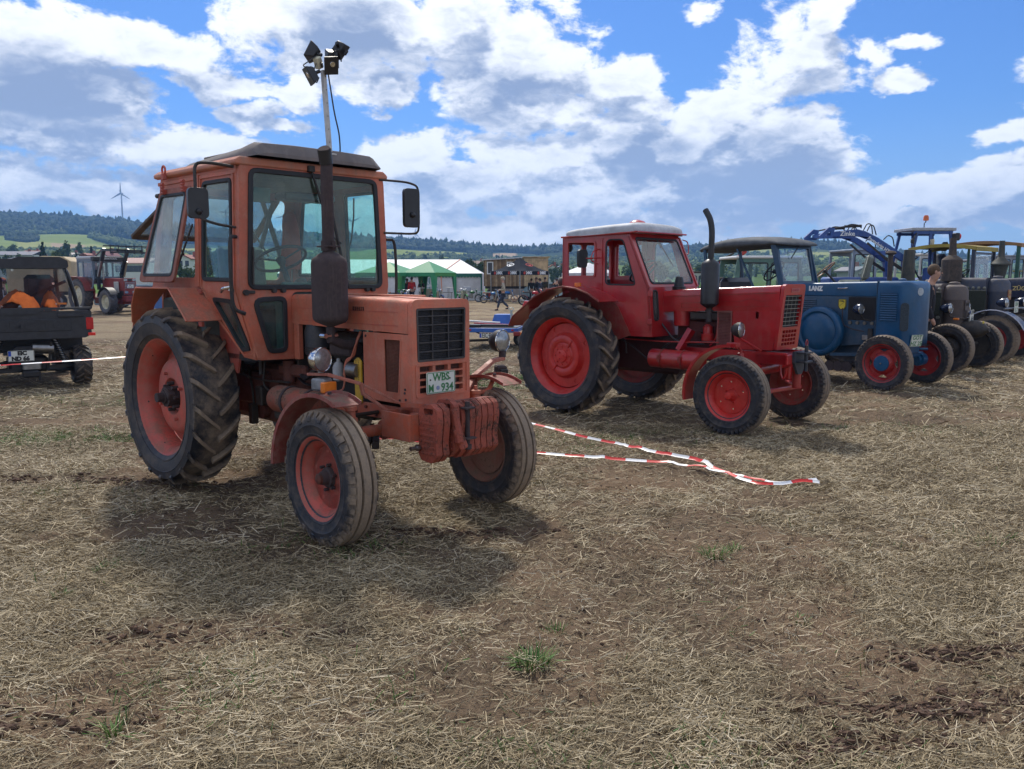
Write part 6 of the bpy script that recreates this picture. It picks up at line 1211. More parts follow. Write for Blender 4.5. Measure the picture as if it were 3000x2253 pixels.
for y in (.52, -.52):
    dark = 0
    MB().beam((.58, y, 1.2), (.72, y, 2.30), .09, .16, up=(0, 1, 0)).build('loader_post', LB_, LT)
    o = [(.64, 2.24), (.72, 2.38), (1.45, 2.83), (1.80, 3.00), (2.02, 3.05), (2.6, 2.99), (2.72, 2.95), (2.70, 2.85), (2.2, 2.86), (1.95, 2.86), (1.6, 2.74), (.80, 2.22)]
    MB().plate(o, [], XZ, y-.045, y+.045).build('loader_arm', LB_, LT, bev=.01)
    MB().beam((.66, y, 1.95), (1.22, y, 2.3), .07, .07, up=(0, 1, 0)).beam((1.2, y, 2.28), (1.72, y, 2.70), .045, .045, up=(0, 1, 0)).build('loader_cylinder', BLACKMET, LT)
    MB().tube([(1.9, y+.0, 3.14), (2.35, y, 3.12)], .035, 8).tube([(2.35, y, 3.12), (2.66, y, 3.06)], .02, 8).build('tilt_cylinder', BLACKMET, LT)
    MB().plate([(2.62, 3.08), (2.78, 3.10), (3.02, 2.88), (3.0, 2.80), (2.68, 2.82)], [[(2.72, 2.99), (2.82, 2.95), (2.88, 2.87), (2.74, 2.89)]], XZ, y-.05, y+.05).build('tool_carrier', LB_, LT)
    m = MB()
    for q in ([(1.75, 3.0), (1.68, 3.16), (1.58, 3.15), (1.5, 2.9)], [(1.85, 3.02), (1.76, 3.2), (1.64, 3.18), (1.6, 2.92)], [(1.3, 2.78), (1.18, 2.9), (1.05, 2.84), (1.0, 2.6)], [(2.4, 3.08), (2.2, 3.18), (2.0, 3.16), (1.9, 3.08)]): m.smooth([(a, y+.02, b) for a, b in q], .016, 5)
    m.build('hydraulic_hose', BLACKPL, LT)
MB().beam((2.75, -.5, 2.9), (2.75, .5, 2.9), .1, .1).beam((1.0, -.5, 2.45), (1.0, .5, 2.45), .1, .1).build('loader_crossbar', LB_, LT)
LW = plain('chalk_white_lettering', (.70, .72, .72), .5)
text('Zinke', .17, LW, LT, (2.28, .567, 2.93), (pi/2, 0, pi), 'lettering', .004); text('Fortschritt HT140', .13, LW, LT, (1.36, .567, 2.60), (pi/2, radians(33), pi), 'lettering', .004, width=.85)
m = MB()
for p in ([(.4, .5, 2.95), (.50, .6, 2.85), (.55, .62, 2.7)],): m.smooth(p, .02, 5)
m.box(.52, .60, .58, .68, 2.68, 2.80, .02).build('front_lamp', BLACKPL, LT)
MB().beam((.66, .6, 2.1), (.50, .6, 2.75), .02, .02).build('wiper', BLACKMET, LT)

def quad_cab(name, label, cat, px0, px1, pyt, pyb, Y, mat, depth=1.6, roofm=None, wins=2, rz=0, group=None, ground=True):
    """boxy vehicle cabin with real window openings, placed by what it covers"""
    a = at(px0, pyb, Y); b = at(px1, pyt, Y); w = b.x-a.x; zt = b.z; T = thing(name, label, cat, ((a.x+b.x)/2, Y+depth/2, 0), rz, group)
    zb = .55; zw = zb+(zt-zb)*.52
    body_ = rpoly([(-w/2, zb), (w/2, zb), (w/2, zw), (w*.44, zt), (-w*.44, zt), (-w/2, zw)], .05)
    gap = w*.86/wins; ws_ = [rpoly([(-w*.43+gap*i+.05, zw+.05), (-w*.43+gap*(i+1)-.05, zw+.05), (-w*.41+gap*(i+1)*.98-.06, zt-.12), (-w*.41+gap*i*.98+.05, zt-.12)], .05) for i in range(wins)]
    for yy in (-depth/2, depth/2-.05): MB().plate(body_, ws_, XZ, yy, yy+.05).build('cab_wall', mat, T, bev=.01)
    for q in ws_:
        MB().plate(inset(q, -.005), [], XZ, -depth/2+.02, -depth/2+.025).build('window', GLASSC, T); MB().ring(inset(q, -.02), inset(q, .01), XZ, -depth/2-.008, -depth/2+.0).build('window_seal', GASKET, T)
    for sx in (-1, 1): MB().box(*sorted((sx*(w/2-.03), sx*w/2)), -depth/2+.05, depth/2-.05, zb, zw).build('cab_wall', mat, T)
    MB().box(-w*.46, w*.46, -depth/2-.04, depth/2+.04, zt, zt+.07, .02).build('cab_roof', roofm or mat, T)
    for sx in (-1, 1):
        for sy in (-1, 1):
            h = holder('wheel', T, (sx*w*.33, sy*depth*.45, .38)); tyre(.38, .22, .22, 'plain', 20).build('tyre', LT3, h); MB().lathe([(-.06, .22), (-.03, .12), (-.05, .04), (-.05, 0)], n=16).lathe([(.06, .22), (.05, 0)], n=16).build('rim', STEEL, h)
    MB().box(-w*.48, w*.48, -depth*.4, depth*.4, .35, .62, .02).build('chassis', BLACKMET, T)
    return T
GRN = paint('sea_green_paint', (.10, .22, .18), .45, .3, .3, .05)
quad_cab('truck', 'sea green truck cab with white roof seen through the blue tractor cab', 'truck', 2145, 2360, 757, 860, 22, GRN, 1.8, WHITE, 2)
quad_cab('truck', 'light blue grey truck cab below the raised blue loader arm', 'truck', 2492, 2572, 735, 800, 27, paint('pale_blue_grey_paint', (.25, .32, .42), .4, .3, .2, .03), 2.0, None, 1)
quad_cab('pickup', 'pale green white pickup with dark roof left of the tall black exhaust', 'pickup', 2020, 2068, 800, 845, 36, paint('pale_green_white_paint', (.38, .45, .40), .4, .3, .2, .03), 1.7, BLACKMET, 2)
quad_cab('van', 'white van behind the chimney of the vintage tractors', 'van', 2690, 2745, 748, 815, 30, paint('off_white_paint', (.5, .52, .52), .4, .3, .2, .03), 2.0, None, 1)
quad_cab('trailer', 'grey white tent trailer seen under the yellow tractor roof', 'trailer', 2828, 2900, 765, 815, 34, paint('tent_grey_white', (.30, .33, .40), .7, .3, .2, .03), 2.0, None, 2)
quad_cab('van', 'grey van at the right edge beneath the orange brown roof', 'van', 2912, 3010, 752, 812, 36, paint('cool_grey_paint', (.26, .29, .34), .5, .3, .2, .03), 2.0, None, 2)
# red crane arm between the cabs
ca = thing('crane_arm', 'red folded loading crane arm above the green truck', 'crane', (0, 0, 0)); A_, B_, C_ = at(2098, 776, 25), at(2160, 756, 25), at(2185, 735, 25); ca.location = (A_.x, A_.y, 0)
RC = paint('signal_red_paint', (.5, .03, .015), .4, .2, .2, .02); o_ = ca.location
MB().beam(A_-o_, B_-o_, .16, .14, ch=.01).beam(B_-o_, C_-o_, .08, .10).build('boom', RC, ca); MB().beam(at(2100, 768, 24.9)-o_, at(2150, 742, 24.9)-o_, .04, .05).build('boom_cylinder', BLACKMET, ca); MB().box(-.1, .1, .0, .2, 0, 2.1, .02).build('crane_post', BLACKMET, ca)
# open tractor facing left, of which the wooden wheel and padded seat show above the blue hood
OT = thing('tractor', 'open tractor with wooden steering wheel and grey padded seat facing left', 'tractor', tuple(at(2510, 900, 17.2).xy)+(0,), radians(150))
MB().box(-.3, 1.9, -.3, .3, .6, 1.35, .06).build('body', SLATE, OT); 
MB().ob((-.16, 0, 1.98), (.10, .62, .52), (0, -.22, 0), .05).build('seat_back', SEATG, OT, bev=.01); MB().box(-.12, .36, -.3, .3, 1.62, 1.74, .05).build('seat', SEATG, OT); MB().box(0, .2, -.1, .1, 1.3, 1.62).build('seat_post', BLACKMET, OT)
for y in (-.14, 0, .14): MB().sphere((-.093, y, 2.07), .016, 8, 6).build('seat_button', BLACKPL, OT)
steering(OT, (.66, 0, 1.93), .25, radians(42), plain('varnished_wood', (.30, .17, .09), .4))
for y, R_ in ((-.7, True), (.7, False)): wheel(OT, 'rear_wheel', (0, y, .68), .68, .3, .4, 'lug', T2R, RIM3, R_, 0, {}, 0); wheel(OT, 'front_wheel', (1.8, y, .4), .4, .16, .25, 'road', LT3, RIM3, R_, 0, {}, 0)

# ================================================================== left: black utility vehicle seen from behind
UV = thing('utility_vehicle', 'black off road utility vehicle with load bed seen from behind at the left edge', 'utility vehicle', (-7.70, 13.3, 0), radians(36))
# local: -y is its rear, x to its right side in the picture
BP = plain('black_moulded_plastic', (.028, .030, .036), .55, var=.2, bumps=.15); BT = plain('black_steel_tube', (.015, .015, .018), .4)
def uvx(px): return (px-143)/165*.93
tg = rpoly([(-.95, .83), (-.85, .80), (.0, .80), (.82, .80), (.90, .84), (.935, 1.24), (-.95, 1.24)], .03)
MB().plate(tg, [], XZ, -.02, .04).build('tailgate', BP, UV, bev=.01)
MB().box(-.80, -.30, -.035, -.02, .95, 1.13, .01).box(-.62, .62, -.03, -.018, .92, 1.12, .008).box(.42, .82, -.045, -.02, 1.14, 1.20, .012).build('tailgate_panel', BP, UV, bev=.005)
text('CFMOTO', .19, BP, UV, (.0, -.032, 1.02), (pi/2, 0, 0), 'embossed_lettering', .006, .008, width=1.15)
MB().plate(rpoly([(-.95, 1.20), (-.5, 1.24), (-.35, 1.20), (.1, 1.20), (.25, 1.26), (.93, 1.27), (.93, 1.30), (-.95, 1.30)], .01), [], XZ, -.035, .05).build('bed_rail', BP, UV, bev=.006)
MB().box(-.93, .93, .05, 1.1, .84, .88).box(.89, .93, .05, 1.1, .84, 1.28, .01).box(-.93, -.89, .05, 1.1, .84, 1.28, .01).build('load_bed', BP, UV)
for sg in (-1, 1): MB().box(*sorted((sg*.84, sg*.95)), -.03, .05, .93, 1.13, .01).build('tail_lamp', REDLENS, UV); MB().box(*sorted((sg*.86, sg*.97)), -.04, .02, .83, .88, .006).build('reflector', plain('bright_red_reflector', (.75, .03, .02), .3), UV)
rf = rpoly([(-.78, 1.93), (.68, 1.93), (.72, 1.96), (.71, 2.06), (.60, 2.12), (.0, 2.12), (-.10, 2.08), (-.78, 2.08)], .04); MB().plate(rf, [], XZ, .55, 2.1).build('roof', BP, UV, bev=.015)
for sg in (-1, 1): MB().smooth([(sg*.84, .7, 1.25), (sg*.80, .68, 1.5), (sg*.68, .64, 1.93), (sg*.68, 1.2, 1.97), (sg*.70, 2.0, 1.95), (sg*.80, 2.5, 1.3)], .035, 8).build('roll_cage', BT, UV)
m = MB().beam((-.4, 1.0, 1.2), (.72, .95, 1.72), .05, .05); m.build('cage_brace', BT, UV); MB().beam((-.85, .9, 1.3), (-.42, 1.0, 1.18), .05, .05).build('cage_brace', BT, UV)
MB().plate(rpoly([(-.82, 1.28), (.78, 1.28), (.66, 1.93), (-.75, 1.93)], .03), [], XZ, .60, .606).build('rear_window', glass('smoky_plastic_window', (.70, .73, .78), .7, .10, dcol=(.3, .33, .38)), UV)
for x, z in ((-.10, 1.90), (.48, 1.68), (-.28, 1.31), (.50, 1.34), (-.6, 1.88), (-.7, 1.6)): MB().cyl((x, .60, z), (x, .585, z), .020, 12).build('window_button', CHROME, UV)
MB().box(.52, .66, .597, .6, 1.33, 1.36).build('warning_sticker', AMBER, UV)
for x in (-.42, .36): MB().ob((x, 1.35, 1.52), (.46, .16, .62), (.15, 0, 0), .06).build('seat_back', plain('dark_grey_seat', (.05, .052, .062), .8), UV); MB().box(x-.24, x+.24, 1.35, 1.8, .95, 1.15, .04).build('seat', plain('dark_grey_seat', (.05, .052, .062), .8), UV)
MB().box(-.8, .8, 1.1, 2.6, .60, .68).build('floor', BP, UV); MB().box(-.8, .8, 2.5, 3.2, .6, 1.25, .08).build('front_body', BP, UV)
tu = rubber('atv_tyre_rubber', .33, .35, col=(.025, .025, .028))
for sg in (-1, 1):
    for yy in (.35, 2.55):
        h = holder('wheel', UV, (sg*.78, yy, .33), radians(90 if sg > 0 else -90)); h2 = h
        h.rotation_euler = (0, 0, radians(90)*(1 if sg > 0 else -1)); tyre(.33, .27, .18, 'lug', 30, 15, .026, 1).build('tyre', tu, h); MB().lathe([(-.08, .18), (-.05, .16), (-.04, .06), (-.05, 0)], n=20).lathe([(.08, .18), (.03, .15), (.02, 0)], n=20).build('rim', BT, h)
    m = MB().smooth([(sg*.18, .35, .45), (sg*.60, .35, .34)], .03, 8).smooth([(sg*.18, .2, .30), (sg*.62, .3, .26)], .03, 8).smooth([(sg*.18, .5, .30), (sg*.62, .4, .26)], .03, 8); m.build('suspension_arm', BT, UV)
    m = MB(); n = 90; m.tube([(sg*(.36+.16*i/n)+.055*cos(i*.7)*1, .12+.055*sin(i*.7), .82-.40*i/n) for i in range(n)], .009, 5); m.build('coil_spring', BT, UV); MB().cyl((sg*.36, .12, .84), (sg*.52, .12, .40), .026, 10).build('shock_absorber', STEEL, UV)
MB().box(-.28, .28, .15, .6, .26, .52, .04).box(-.2, .3, -.0, .2, .60, .70, .03).box(-.35, .35, .1, .15, .55, .60).build('rear_axle_housing', BT, UV); MB().cyl((.05, .05, .66), (.35, .05, .64), .07, 14).build('muffler', STEEL, UV); MB().box(-.1, .16, .02, .12, .30, .42, .02).build('gear_housing', STEEL, UV)
MB().beam((.32, .0, .75), (.25, .05, .28), .035, .035).box(-.12, .12, -.08, .1, .20, .30, .02).cyl((.12, -.05, .14), (.12, -.05, .28), .02, 8).build('tow_frame', BT, UV)
m = MB().beam((-.75, .1, .28), (.8, .3, .34), .05, .06); m.build('cross_bar', BT, UV)
plate_sign(UV, (-.13, -.14, .555), (pi/2, 0, 0), .36, .17, [('EIC', .015), ('ND 66', -.01)], PLATEK, PLATEK, blue=.045, ts=.52, bold=.006)
cl = MB(); R = np.random.default_rng(3)
def cloth(name, c, sx, sy, sz, seed, mat, label, cat, loc):
    nx_, ny_ = 34, 20; u = np.linspace(-1, 1, nx_); v = np.linspace(-1, 1, ny_); U, V_ = np.meshgrid(u, v); rr = np.sqrt(U**2+V_**2*.8)
    f = 1-np.abs(2*vnoise(U+seed*3.1+V_*.5, V_+seed, .42, 2)-1); f2 = 1-np.abs(2*vnoise(U-V_*.6+seed*1.7, V_+9, .19, 4)-1)
    Z = np.clip(1.05-rr**1.6*(.75+.5*vnoise(U+seed, V_, .7, 5)), 0, 1)**.6*sz*.85+(f*.55+f2*.3-.35)*sz*.45*np.clip(1.2-rr, .15, 1); X = U*sx*(1+.12*vnoise(V_+seed, U, .5, 1)); Y = V_*sy
    o = gridmesh(name, X, Y, np.maximum(Z, -.02), mat); o.location = loc; md = o.modifiers.new('solid', 'SOLIDIFY'); md.thickness = .008; tag(o, label, cat); return o
UM = Matrix.Translation(UV.location)@Matrix.Rotation(UV.rotation_euler.z, 4, 'Z'); HV = plain('neon_orange_cloth', (1.0, .20, .035), .8, bumps=.3, sc=9)
cloth('jacket', 0, .30, .16, .34, 3, HV, 'neon orange work jacket heaped behind the left seat of the black utility vehicle', 'jacket', UM@Vector((-.02, .66, 1.24)))
cloth('jacket', 0, .13, .14, .32, 8, HV, 'small neon orange jacket hanging behind the right seat of the black utility vehicle', 'jacket', UM@Vector((.43, .70, 1.24)))
MB().box(-.85, .85, .5, 1.1, .56, .84).build('added_gap_panel', BP, UV)  # added dark panel, blocks the bright sunlit gap below the tailgate

# ================================================================== dark red tractor with loader, left background
IR = paint('wine_red_tractor_paint', (.24, .022, .022), .45, .3, .25, .05); IT = thing('loader_tractor', 'dark red tractor with black front loader parked in the left background', 'loader tractor', (-21.3, 43.2, 0), radians(-36))
cream = plain('cream_rim_paint', (.5, .46, .33), .5); ITT = rubber('field_tyre_rubber', .9, .4, col=(.06, .06, .07))
for y, R_ in ((-.85, True), (.85, False)): wheel(IT, 'rear_wheel', (0, y, .88), .88, .48, .50, 'lug', ITT, cream, R_, 0, {}, 0); wheel(IT, 'front_wheel', (2.55, y*.97, .62), .62, .38, .33, 'lug', ITT, cream, R_, 0, {}, 0, 16)
body(IT, [(1.2, .32, 1.15, 1.78), (3.1, .30, 1.15, 1.76)], IR, 'hood', .06); body(IT, [(1.3, .34, .75, 1.15), (3.0, .3, .8, 1.15)], BLACKMET, 'engine_body', .02)
MB().box(3.1, 3.14, -.33, .33, .95, 1.78, .02).build('grille_shell', IR, IT)
m = MB()
for i in range(5): m.box(3.14, 3.155, -.27, .27, 1.28+i*.065, 1.31+i*.065)
m.build('grille_bar', STEEL, IT)
for y in (-.22, .0, .22): MB().box(3.14, 3.16, y-.09, y+.09, 1.62, 1.75, .01).build('headlamp' if y else 'badge', LENS if y else BLACKPL, IT)
for y in (-.2, .2): MB().box(3.14, 3.16, y-.09, y+.09, 1.03, 1.15, .01).build('headlamp', LENS, IT)
plate_sign(IT, (3.17, 0, 1.38), (pi/2, 0, pi/2), .32, .16, [('EIC',), ('XX 57',)], PLATEK, None, blue=.03)
MB().box(3.0, 3.45, -.38, .38, .62, .92, .03).build('front_weight', IR, IT); MB().cyl((2.55, -.8, .6), (2.55, .8, .6), .1, 12).box(.2, 3.0, -.25, .25, .5, .8).build('front_axle', IR, IT)
CG = plain('blue_grey_cab_paint', (.14, .18, .24), .5); cw = plain('grey_white_roof', (.36, .38, .42), .6)
def irs(sg):
    o = rpoly([(-.35, 1.75), (.15, 1.75), (.55, 1.25), (1.05, 1.25), (1.25, 1.75), (1.15, 2.72), (-.35, 2.72)], .03)
    MB().plate(o, [rpoly([(-.28, 1.82), (.18, 1.82), (.18, 2.6), (-.28, 2.6)], .04), rpoly([(.28, 1.75), (.62, 1.32), (1.0, 1.32), (1.15, 1.75), (1.08, 2.6), (.28, 2.6)], .04)], XZ, *sorted((sg*.78, sg*.74))).build('cab_side_frame', CG, IT)
    MB().plate([(-.28, 1.82), (.18, 1.82), (.18, 2.6), (-.28, 2.6)], [], XZ, *sorted((sg*.76, sg*.765))).build('window_pane', GLASSC, IT); MB().plate([(.28, 1.75), (.62, 1.32), (1.0, 1.32), (1.15, 1.75), (1.08, 2.6), (.28, 2.6)], [], XZ, *sorted((sg*.76, sg*.765))).build('window_pane', GLASSC, IT)
    MB().strip([(1.0, 1.15), (.75, 1.55), (.3, 1.82), (-.4, 1.86), (-.8, 1.65)], *sorted((sg*1.12, sg*.60)), .01).plate([(.3, 1.8), (1.0, 1.15), (.9, .7), (.3, .9), (-.6, 1.6)], [], XZ, *sorted((sg*.62, sg*.60))).build('rear_fender', IR, IT)
    MB().strip(arc(2.55, .62, .72, 30, 160, 10), *sorted((sg*1.02, sg*.65)), .01).build('front_fender', BP, IT)
irs(-1); irs(1)
MB().ring([(-.75, 1.75), (.75, 1.75), (.75, 2.72), (-.75, 2.72)], [(-.68, 1.85), (.68, 1.85), (.68, 2.55), (-.68, 2.55)], YZ, 1.18, 1.22).build('windscreen_frame', CG, IT); MB().plate([(-.7, 1.83), (.7, 1.83), (.7, 2.56), (-.7, 2.56)], [], YZ, 1.198, 1.202).build('windscreen', GLASSC, IT)
MB().ring([(-.75, 1.75), (.75, 1.75), (.75, 2.72), (-.75, 2.72)], [(-.68, 1.85), (.68, 1.85), (.68, 2.55), (-.68, 2.55)], YZ, -.36, -.33).build('cab_rear_frame', CG, IT)
MB().box(-.42, 1.05, -.80, .80, 2.70, 2.86, .05).build('cab_roof', cw, IT); MB().box(1.05, 1.32, -.80, .80, 2.62, 2.84, .03).build('roof_visor', BLACKPL, IT); text('INTERNATIONAL', .12, LW, IT, (1.325, 0, 2.74), (pi/2, 0, pi/2), 'lettering', .002, width=.85)
steering(IT, (.75, 0, 1.95), .22, radians(-35), BLACKPL); MB().box(0, .45, -.25, .25, 1.5, 1.7, .04).box(-.05, .08, -.25, .25, 1.7, 2.2, .04).build('seat', BLACKPL, IT)
MB().cyl((1.5, -.42, 1.7), (1.5, -.42, 2.35), .05, 10).build('exhaust_pipe', STEEL, IT); MB().box(2.35, 2.75, -.40, -.33, 1.05, 1.60, .02).build('side_tank', plain('grey_white_tank', (.4, .4, .38), .5), IT)
BL = plain('blue_black_loader_paint', (.018, .024, .032), .4)
for y in (-.60, .60):
    MB().beam((1.35, y, 1.2), (1.35, y, 2.0), .12, .14, up=(0, 1, 0)).build('loader_post', BL, IT)
    MB().beam((1.35, y, 1.95), (2.05, y, 3.22), .10, .17, up=(0, 1, 0)).build('loader_arm', BL, IT); MB().beam((1.98, y, 3.14), (3.3, y, 3.10), .10, .16, up=(0, 1, 0)).build('loader_arm', BL, IT)
    MB().beam((1.45, y*1.1, 1.85), (1.80, y*1.1, 2.6), .09, .09, up=(0, 1, 0)).build('loader_cylinder', STEEL, IT); MB().beam((2.0, y, 3.35), (2.9, y, 3.32), .07, .07, up=(0, 1, 0)).build('tilt_cylinder', BL, IT)
m = MB()
for z in (3.3, 3.0): m.beam((3.35, -1.0, z), (3.35, 1.0, z), .06, .06)
for i in range(6): m.beam((3.35, -1.0+.4*i, 2.95), (3.35, -1.0+.4*i, 3.35), .04, .04, up=(0, 1, 0))
for i in range(4): m.beam((3.35, -.75+.5*i, 3.02), (4.2, -.75+.5*i, 3.0), .04, .04)
m.build('fork_frame', BL, IT); MB().beam((2.05, -.6, 3.15), (2.05, .6, 3.15), .12, .12).build('loader_crossbar', BL, IT)
# ================================================================== hills, woods, village
RX = [-900, -300, 0, 80, 200, 350, 430, 600, 760, 900, 1000, 1180, 1290, 1360, 1450, 1550, 1600, 1670, 1800, 2005, 2200, 2372, 2448, 2509, 2600, 2850, 3000, 3500, 4200]
RY = [628, 634, 630, 634, 640, 650, 664, 676, 686, 692, 699, 708, 718, 724, 734, 741, 731, 726, 722, 730, 728, 716, 719, 728, 748, 760, 764, 768, 770]
D0, D1, PW = 240., 1300., .75
def ridge(px): return np.interp(px, RX, RY)
def hill_z(px, D):
    t = np.clip((D-D0)/(D1-D0), 0, 1); y = 832+(ridge(px)-832)*t**PW; y = np.where(D > D1, ridge(px)+(D-D1)*.06, y); return HC+(HORY-y)*D/FPX
def hill_D(px, y):
    f = np.clip((832-y)/(832-ridge(px)), 0, 1); return D0+(D1-D0)*f**(1/PW)
SX = 1/1.008
hx = np.linspace(-900, 4200, 520); hd = np.concatenate([np.linspace(D0, D1, 110), np.linspace(D1+30, D1+600, 12)])
PX, DD = np.meshgrid(hx, hd); HX = (PX-1500)/FPX*SX*DD; HZ = hill_z(PX, DD)+(vnoise(HX, DD, 90, 1)-.5)*7*np.clip((DD-D0)/200, 0, 1); HZ[0, :] = -1.5
t_ = np.clip((DD-D0)/(D1-D0), 0, 1); PYv = 832+(ridge(PX)-832)*t_**PW
def inpoly(x, y, poly):
    r = np.zeros(x.shape, bool); n = len(poly)
    for i in range(n):
        x0, y0 = poly[i-1]; x1, y1 = poly[i]; c = ((y0 > y) != (y1 > y)); xi = (x1-x0)*(y-y0)/((y1-y0) if y1 != y0 else 1e-9)+x0; r ^= (c & (x < xi))
    return r
GREENF, PALEF, TANF, WOODF, MEAD = (.17, .22, .045), (.25, .27, .08), (.34, .25, .15), (.03, .05, .02), (.10, .15, .04)
patches = [([(-900, 700), (0, 688), (120, 686), (180, 681), (240, 682), (310, 697), (370, 716), (440, 733), (440, 752), (230, 738), (-900, 742)], GREENF), ([(60, 712), (300, 714), (470, 745), (60, 745)], PALEF), ([(160, 713), (260, 716), (260, 728), (160, 726)], TANF),
 ([(470, 730), (620, 722), (760, 724), (900, 728), (1010, 730), (1010, 764), (470, 764)], PALEF), ([(1010, 738), (1130, 733), (1230, 738), (1400, 742), (1400, 758), (1010, 762)], GREENF), ([(1230, 740), (1380, 744), (1330, 752), (1230, 750)], PALEF), ([(1415, 742), (1515, 743), (1525, 757), (1415, 757)], TANF),
 ([(1690, 760), (1900, 752), (2100, 750), (2300, 748), (2500, 750), (2500, 775), (1690, 775)], GREENF), ([(2140, 742), (2300, 738), (2500, 744), (2480, 758), (2140, 756)], PALEF), ([(-900, 764), (4200, 764), (4200, 900), (-900, 900)], MEAD)]
colr = np.tile(np.array(WOODF, np.float32), (PX.size, 1)).reshape(PX.shape+(3,)); colr[(PX > 1950) & (PYv > 722)] = (.075, .10, .03)
wobx = (vnoise(HX, DD, 60, 3)-.5)*16; woby = (vnoise(HX, DD, 60, 4)-.5)*4
for pl, c in patches: colr[inpoly(PX+wobx, PYv+woby, pl)] = c
hm, g, b = mat_base('hillside'); ca_ = g.n('ShaderNodeAttribute', _attribute_name='tint'); tc = g.n('ShaderNodeTexCoord'); nz = g.noise(tc.outputs['Object'], .02, 6, .65); c = g.mix(g.m('MULTIPLY', g.ss(nz, .35, .7), .5), ca_.outputs['Color'], g.v('MULTIPLY', ca_.outputs['Color'], (1.4, 1.25, 1.1)))
mp = g.n('ShaderNodeMapping'); mp.inputs['Scale'].default_value = (.004, .06, 1); g.lk(tc.outputs['Object'], mp.inputs[0]); nl = g.noise(mp.outputs[0], 1, 4, .6); c = g.mix(g.m('MULTIPLY', g.ss(nl, .45, .7), .35), c, g.v('MULTIPLY', c, (.65, .7, .6))); g.lk(c, b.inputs['Base Color']); b.inputs['Roughness'].default_value = 1; b.inputs['Specular IOR Level'].default_value = .05
ho = gridmesh('hills', HX, DD, HZ, hm); tag(ho, kind='structure')
a = ho.data.attributes.new('tint', 'FLOAT_COLOR', 'POINT'); a.data.foreach_set('color', np.concatenate([colr.reshape(-1, 3), np.ones((PX.size, 1))], 1).astype(np.float32).reshape(-1))
# bright meadow between the field and the hills
mm, g, b = mat_base('green_meadow'); tc = g.n('ShaderNodeTexCoord'); nz = g.noise(tc.outputs['Object'], .12, 6, .7); g.lk(g.mix(g.ss(nz, .3, .7), (.055, .11, .02), (.13, .21, .04)), b.inputs['Base Color']); b.inputs['Roughness'].default_value = 1; b.inputs['Specular IOR Level'].default_value = .05
mx = np.linspace(-500, 600, 60); my = np.linspace(98, 300, 24); MX, MY = np.meshgrid(mx, my); MZ = .02+(vnoise(MX, MY, 30, 2)-.3)*.25; MZ[0, :] = -.03
tag(gridmesh('meadow', MX, MY, MZ, mm), kind='structure')
# woods: many low leafy clumps
ICO = [(0, 0, 1), (.894, 0, .447), (.276, .851, .447), (-.724, .526, .447), (-.724, -.526, .447), (.276, -.851, .447), (.724, .526, -.447), (-.276, .851, -.447), (-.894, 0, -.447), (-.276, -.851, -.447), (.724, -.526, -.447), (0, 0, -1)]
IF = [(0, 1, 2), (0, 2, 3), (0, 3, 4), (0, 4, 5), (0, 5, 1), (1, 6, 2), (2, 7, 3), (3, 8, 4), (4, 9, 5), (5, 10, 1), (2, 6, 7), (3, 7, 8), (4, 8, 9), (5, 9, 10), (1, 10, 6), (6, 11, 7), (7, 11, 8), (8, 11, 9), (9, 11, 10), (10, 11, 6)]
def leafmat(name, cols):
    m, g, b = mat_base(name); a = g.n('ShaderNodeAttribute', _attribute_name='tone'); r = g.n('ShaderNodeValToRGB'); tc = g.n('ShaderNodeTexCoord'); nz = g.noise(tc.outputs['Object'], .35, 3, .7); g.lk(g.m('ADD', g.m('MULTIPLY', a.outputs['Fac'], .75), g.m('MULTIPLY', nz, .25)), r.inputs[0])
    while len(r.color_ramp.elements) < len(cols): r.color_ramp.elements.new(.5)
    for i, c in enumerate(cols): r.color_ramp.elements[i].position = i/(len(cols)-1); r.color_ramp.elements[i].color = (*c, 1)
    g.lk(r.outputs[0], b.inputs['Base Color']); b.inputs['Roughness'].default_value = .9; b.inputs['Specular IOR Level'].default_value = .1; return m
WOOD = leafmat('woodland_leaves', [(.012, .022, .012), (.022, .038, .016), (.038, .06, .02), (.07, .10, .03)]); BUSH = leafmat('bush_leaves', [(.035, .055, .016), (.06, .09, .022), (.10, .13, .035), (.17, .18, .055)])
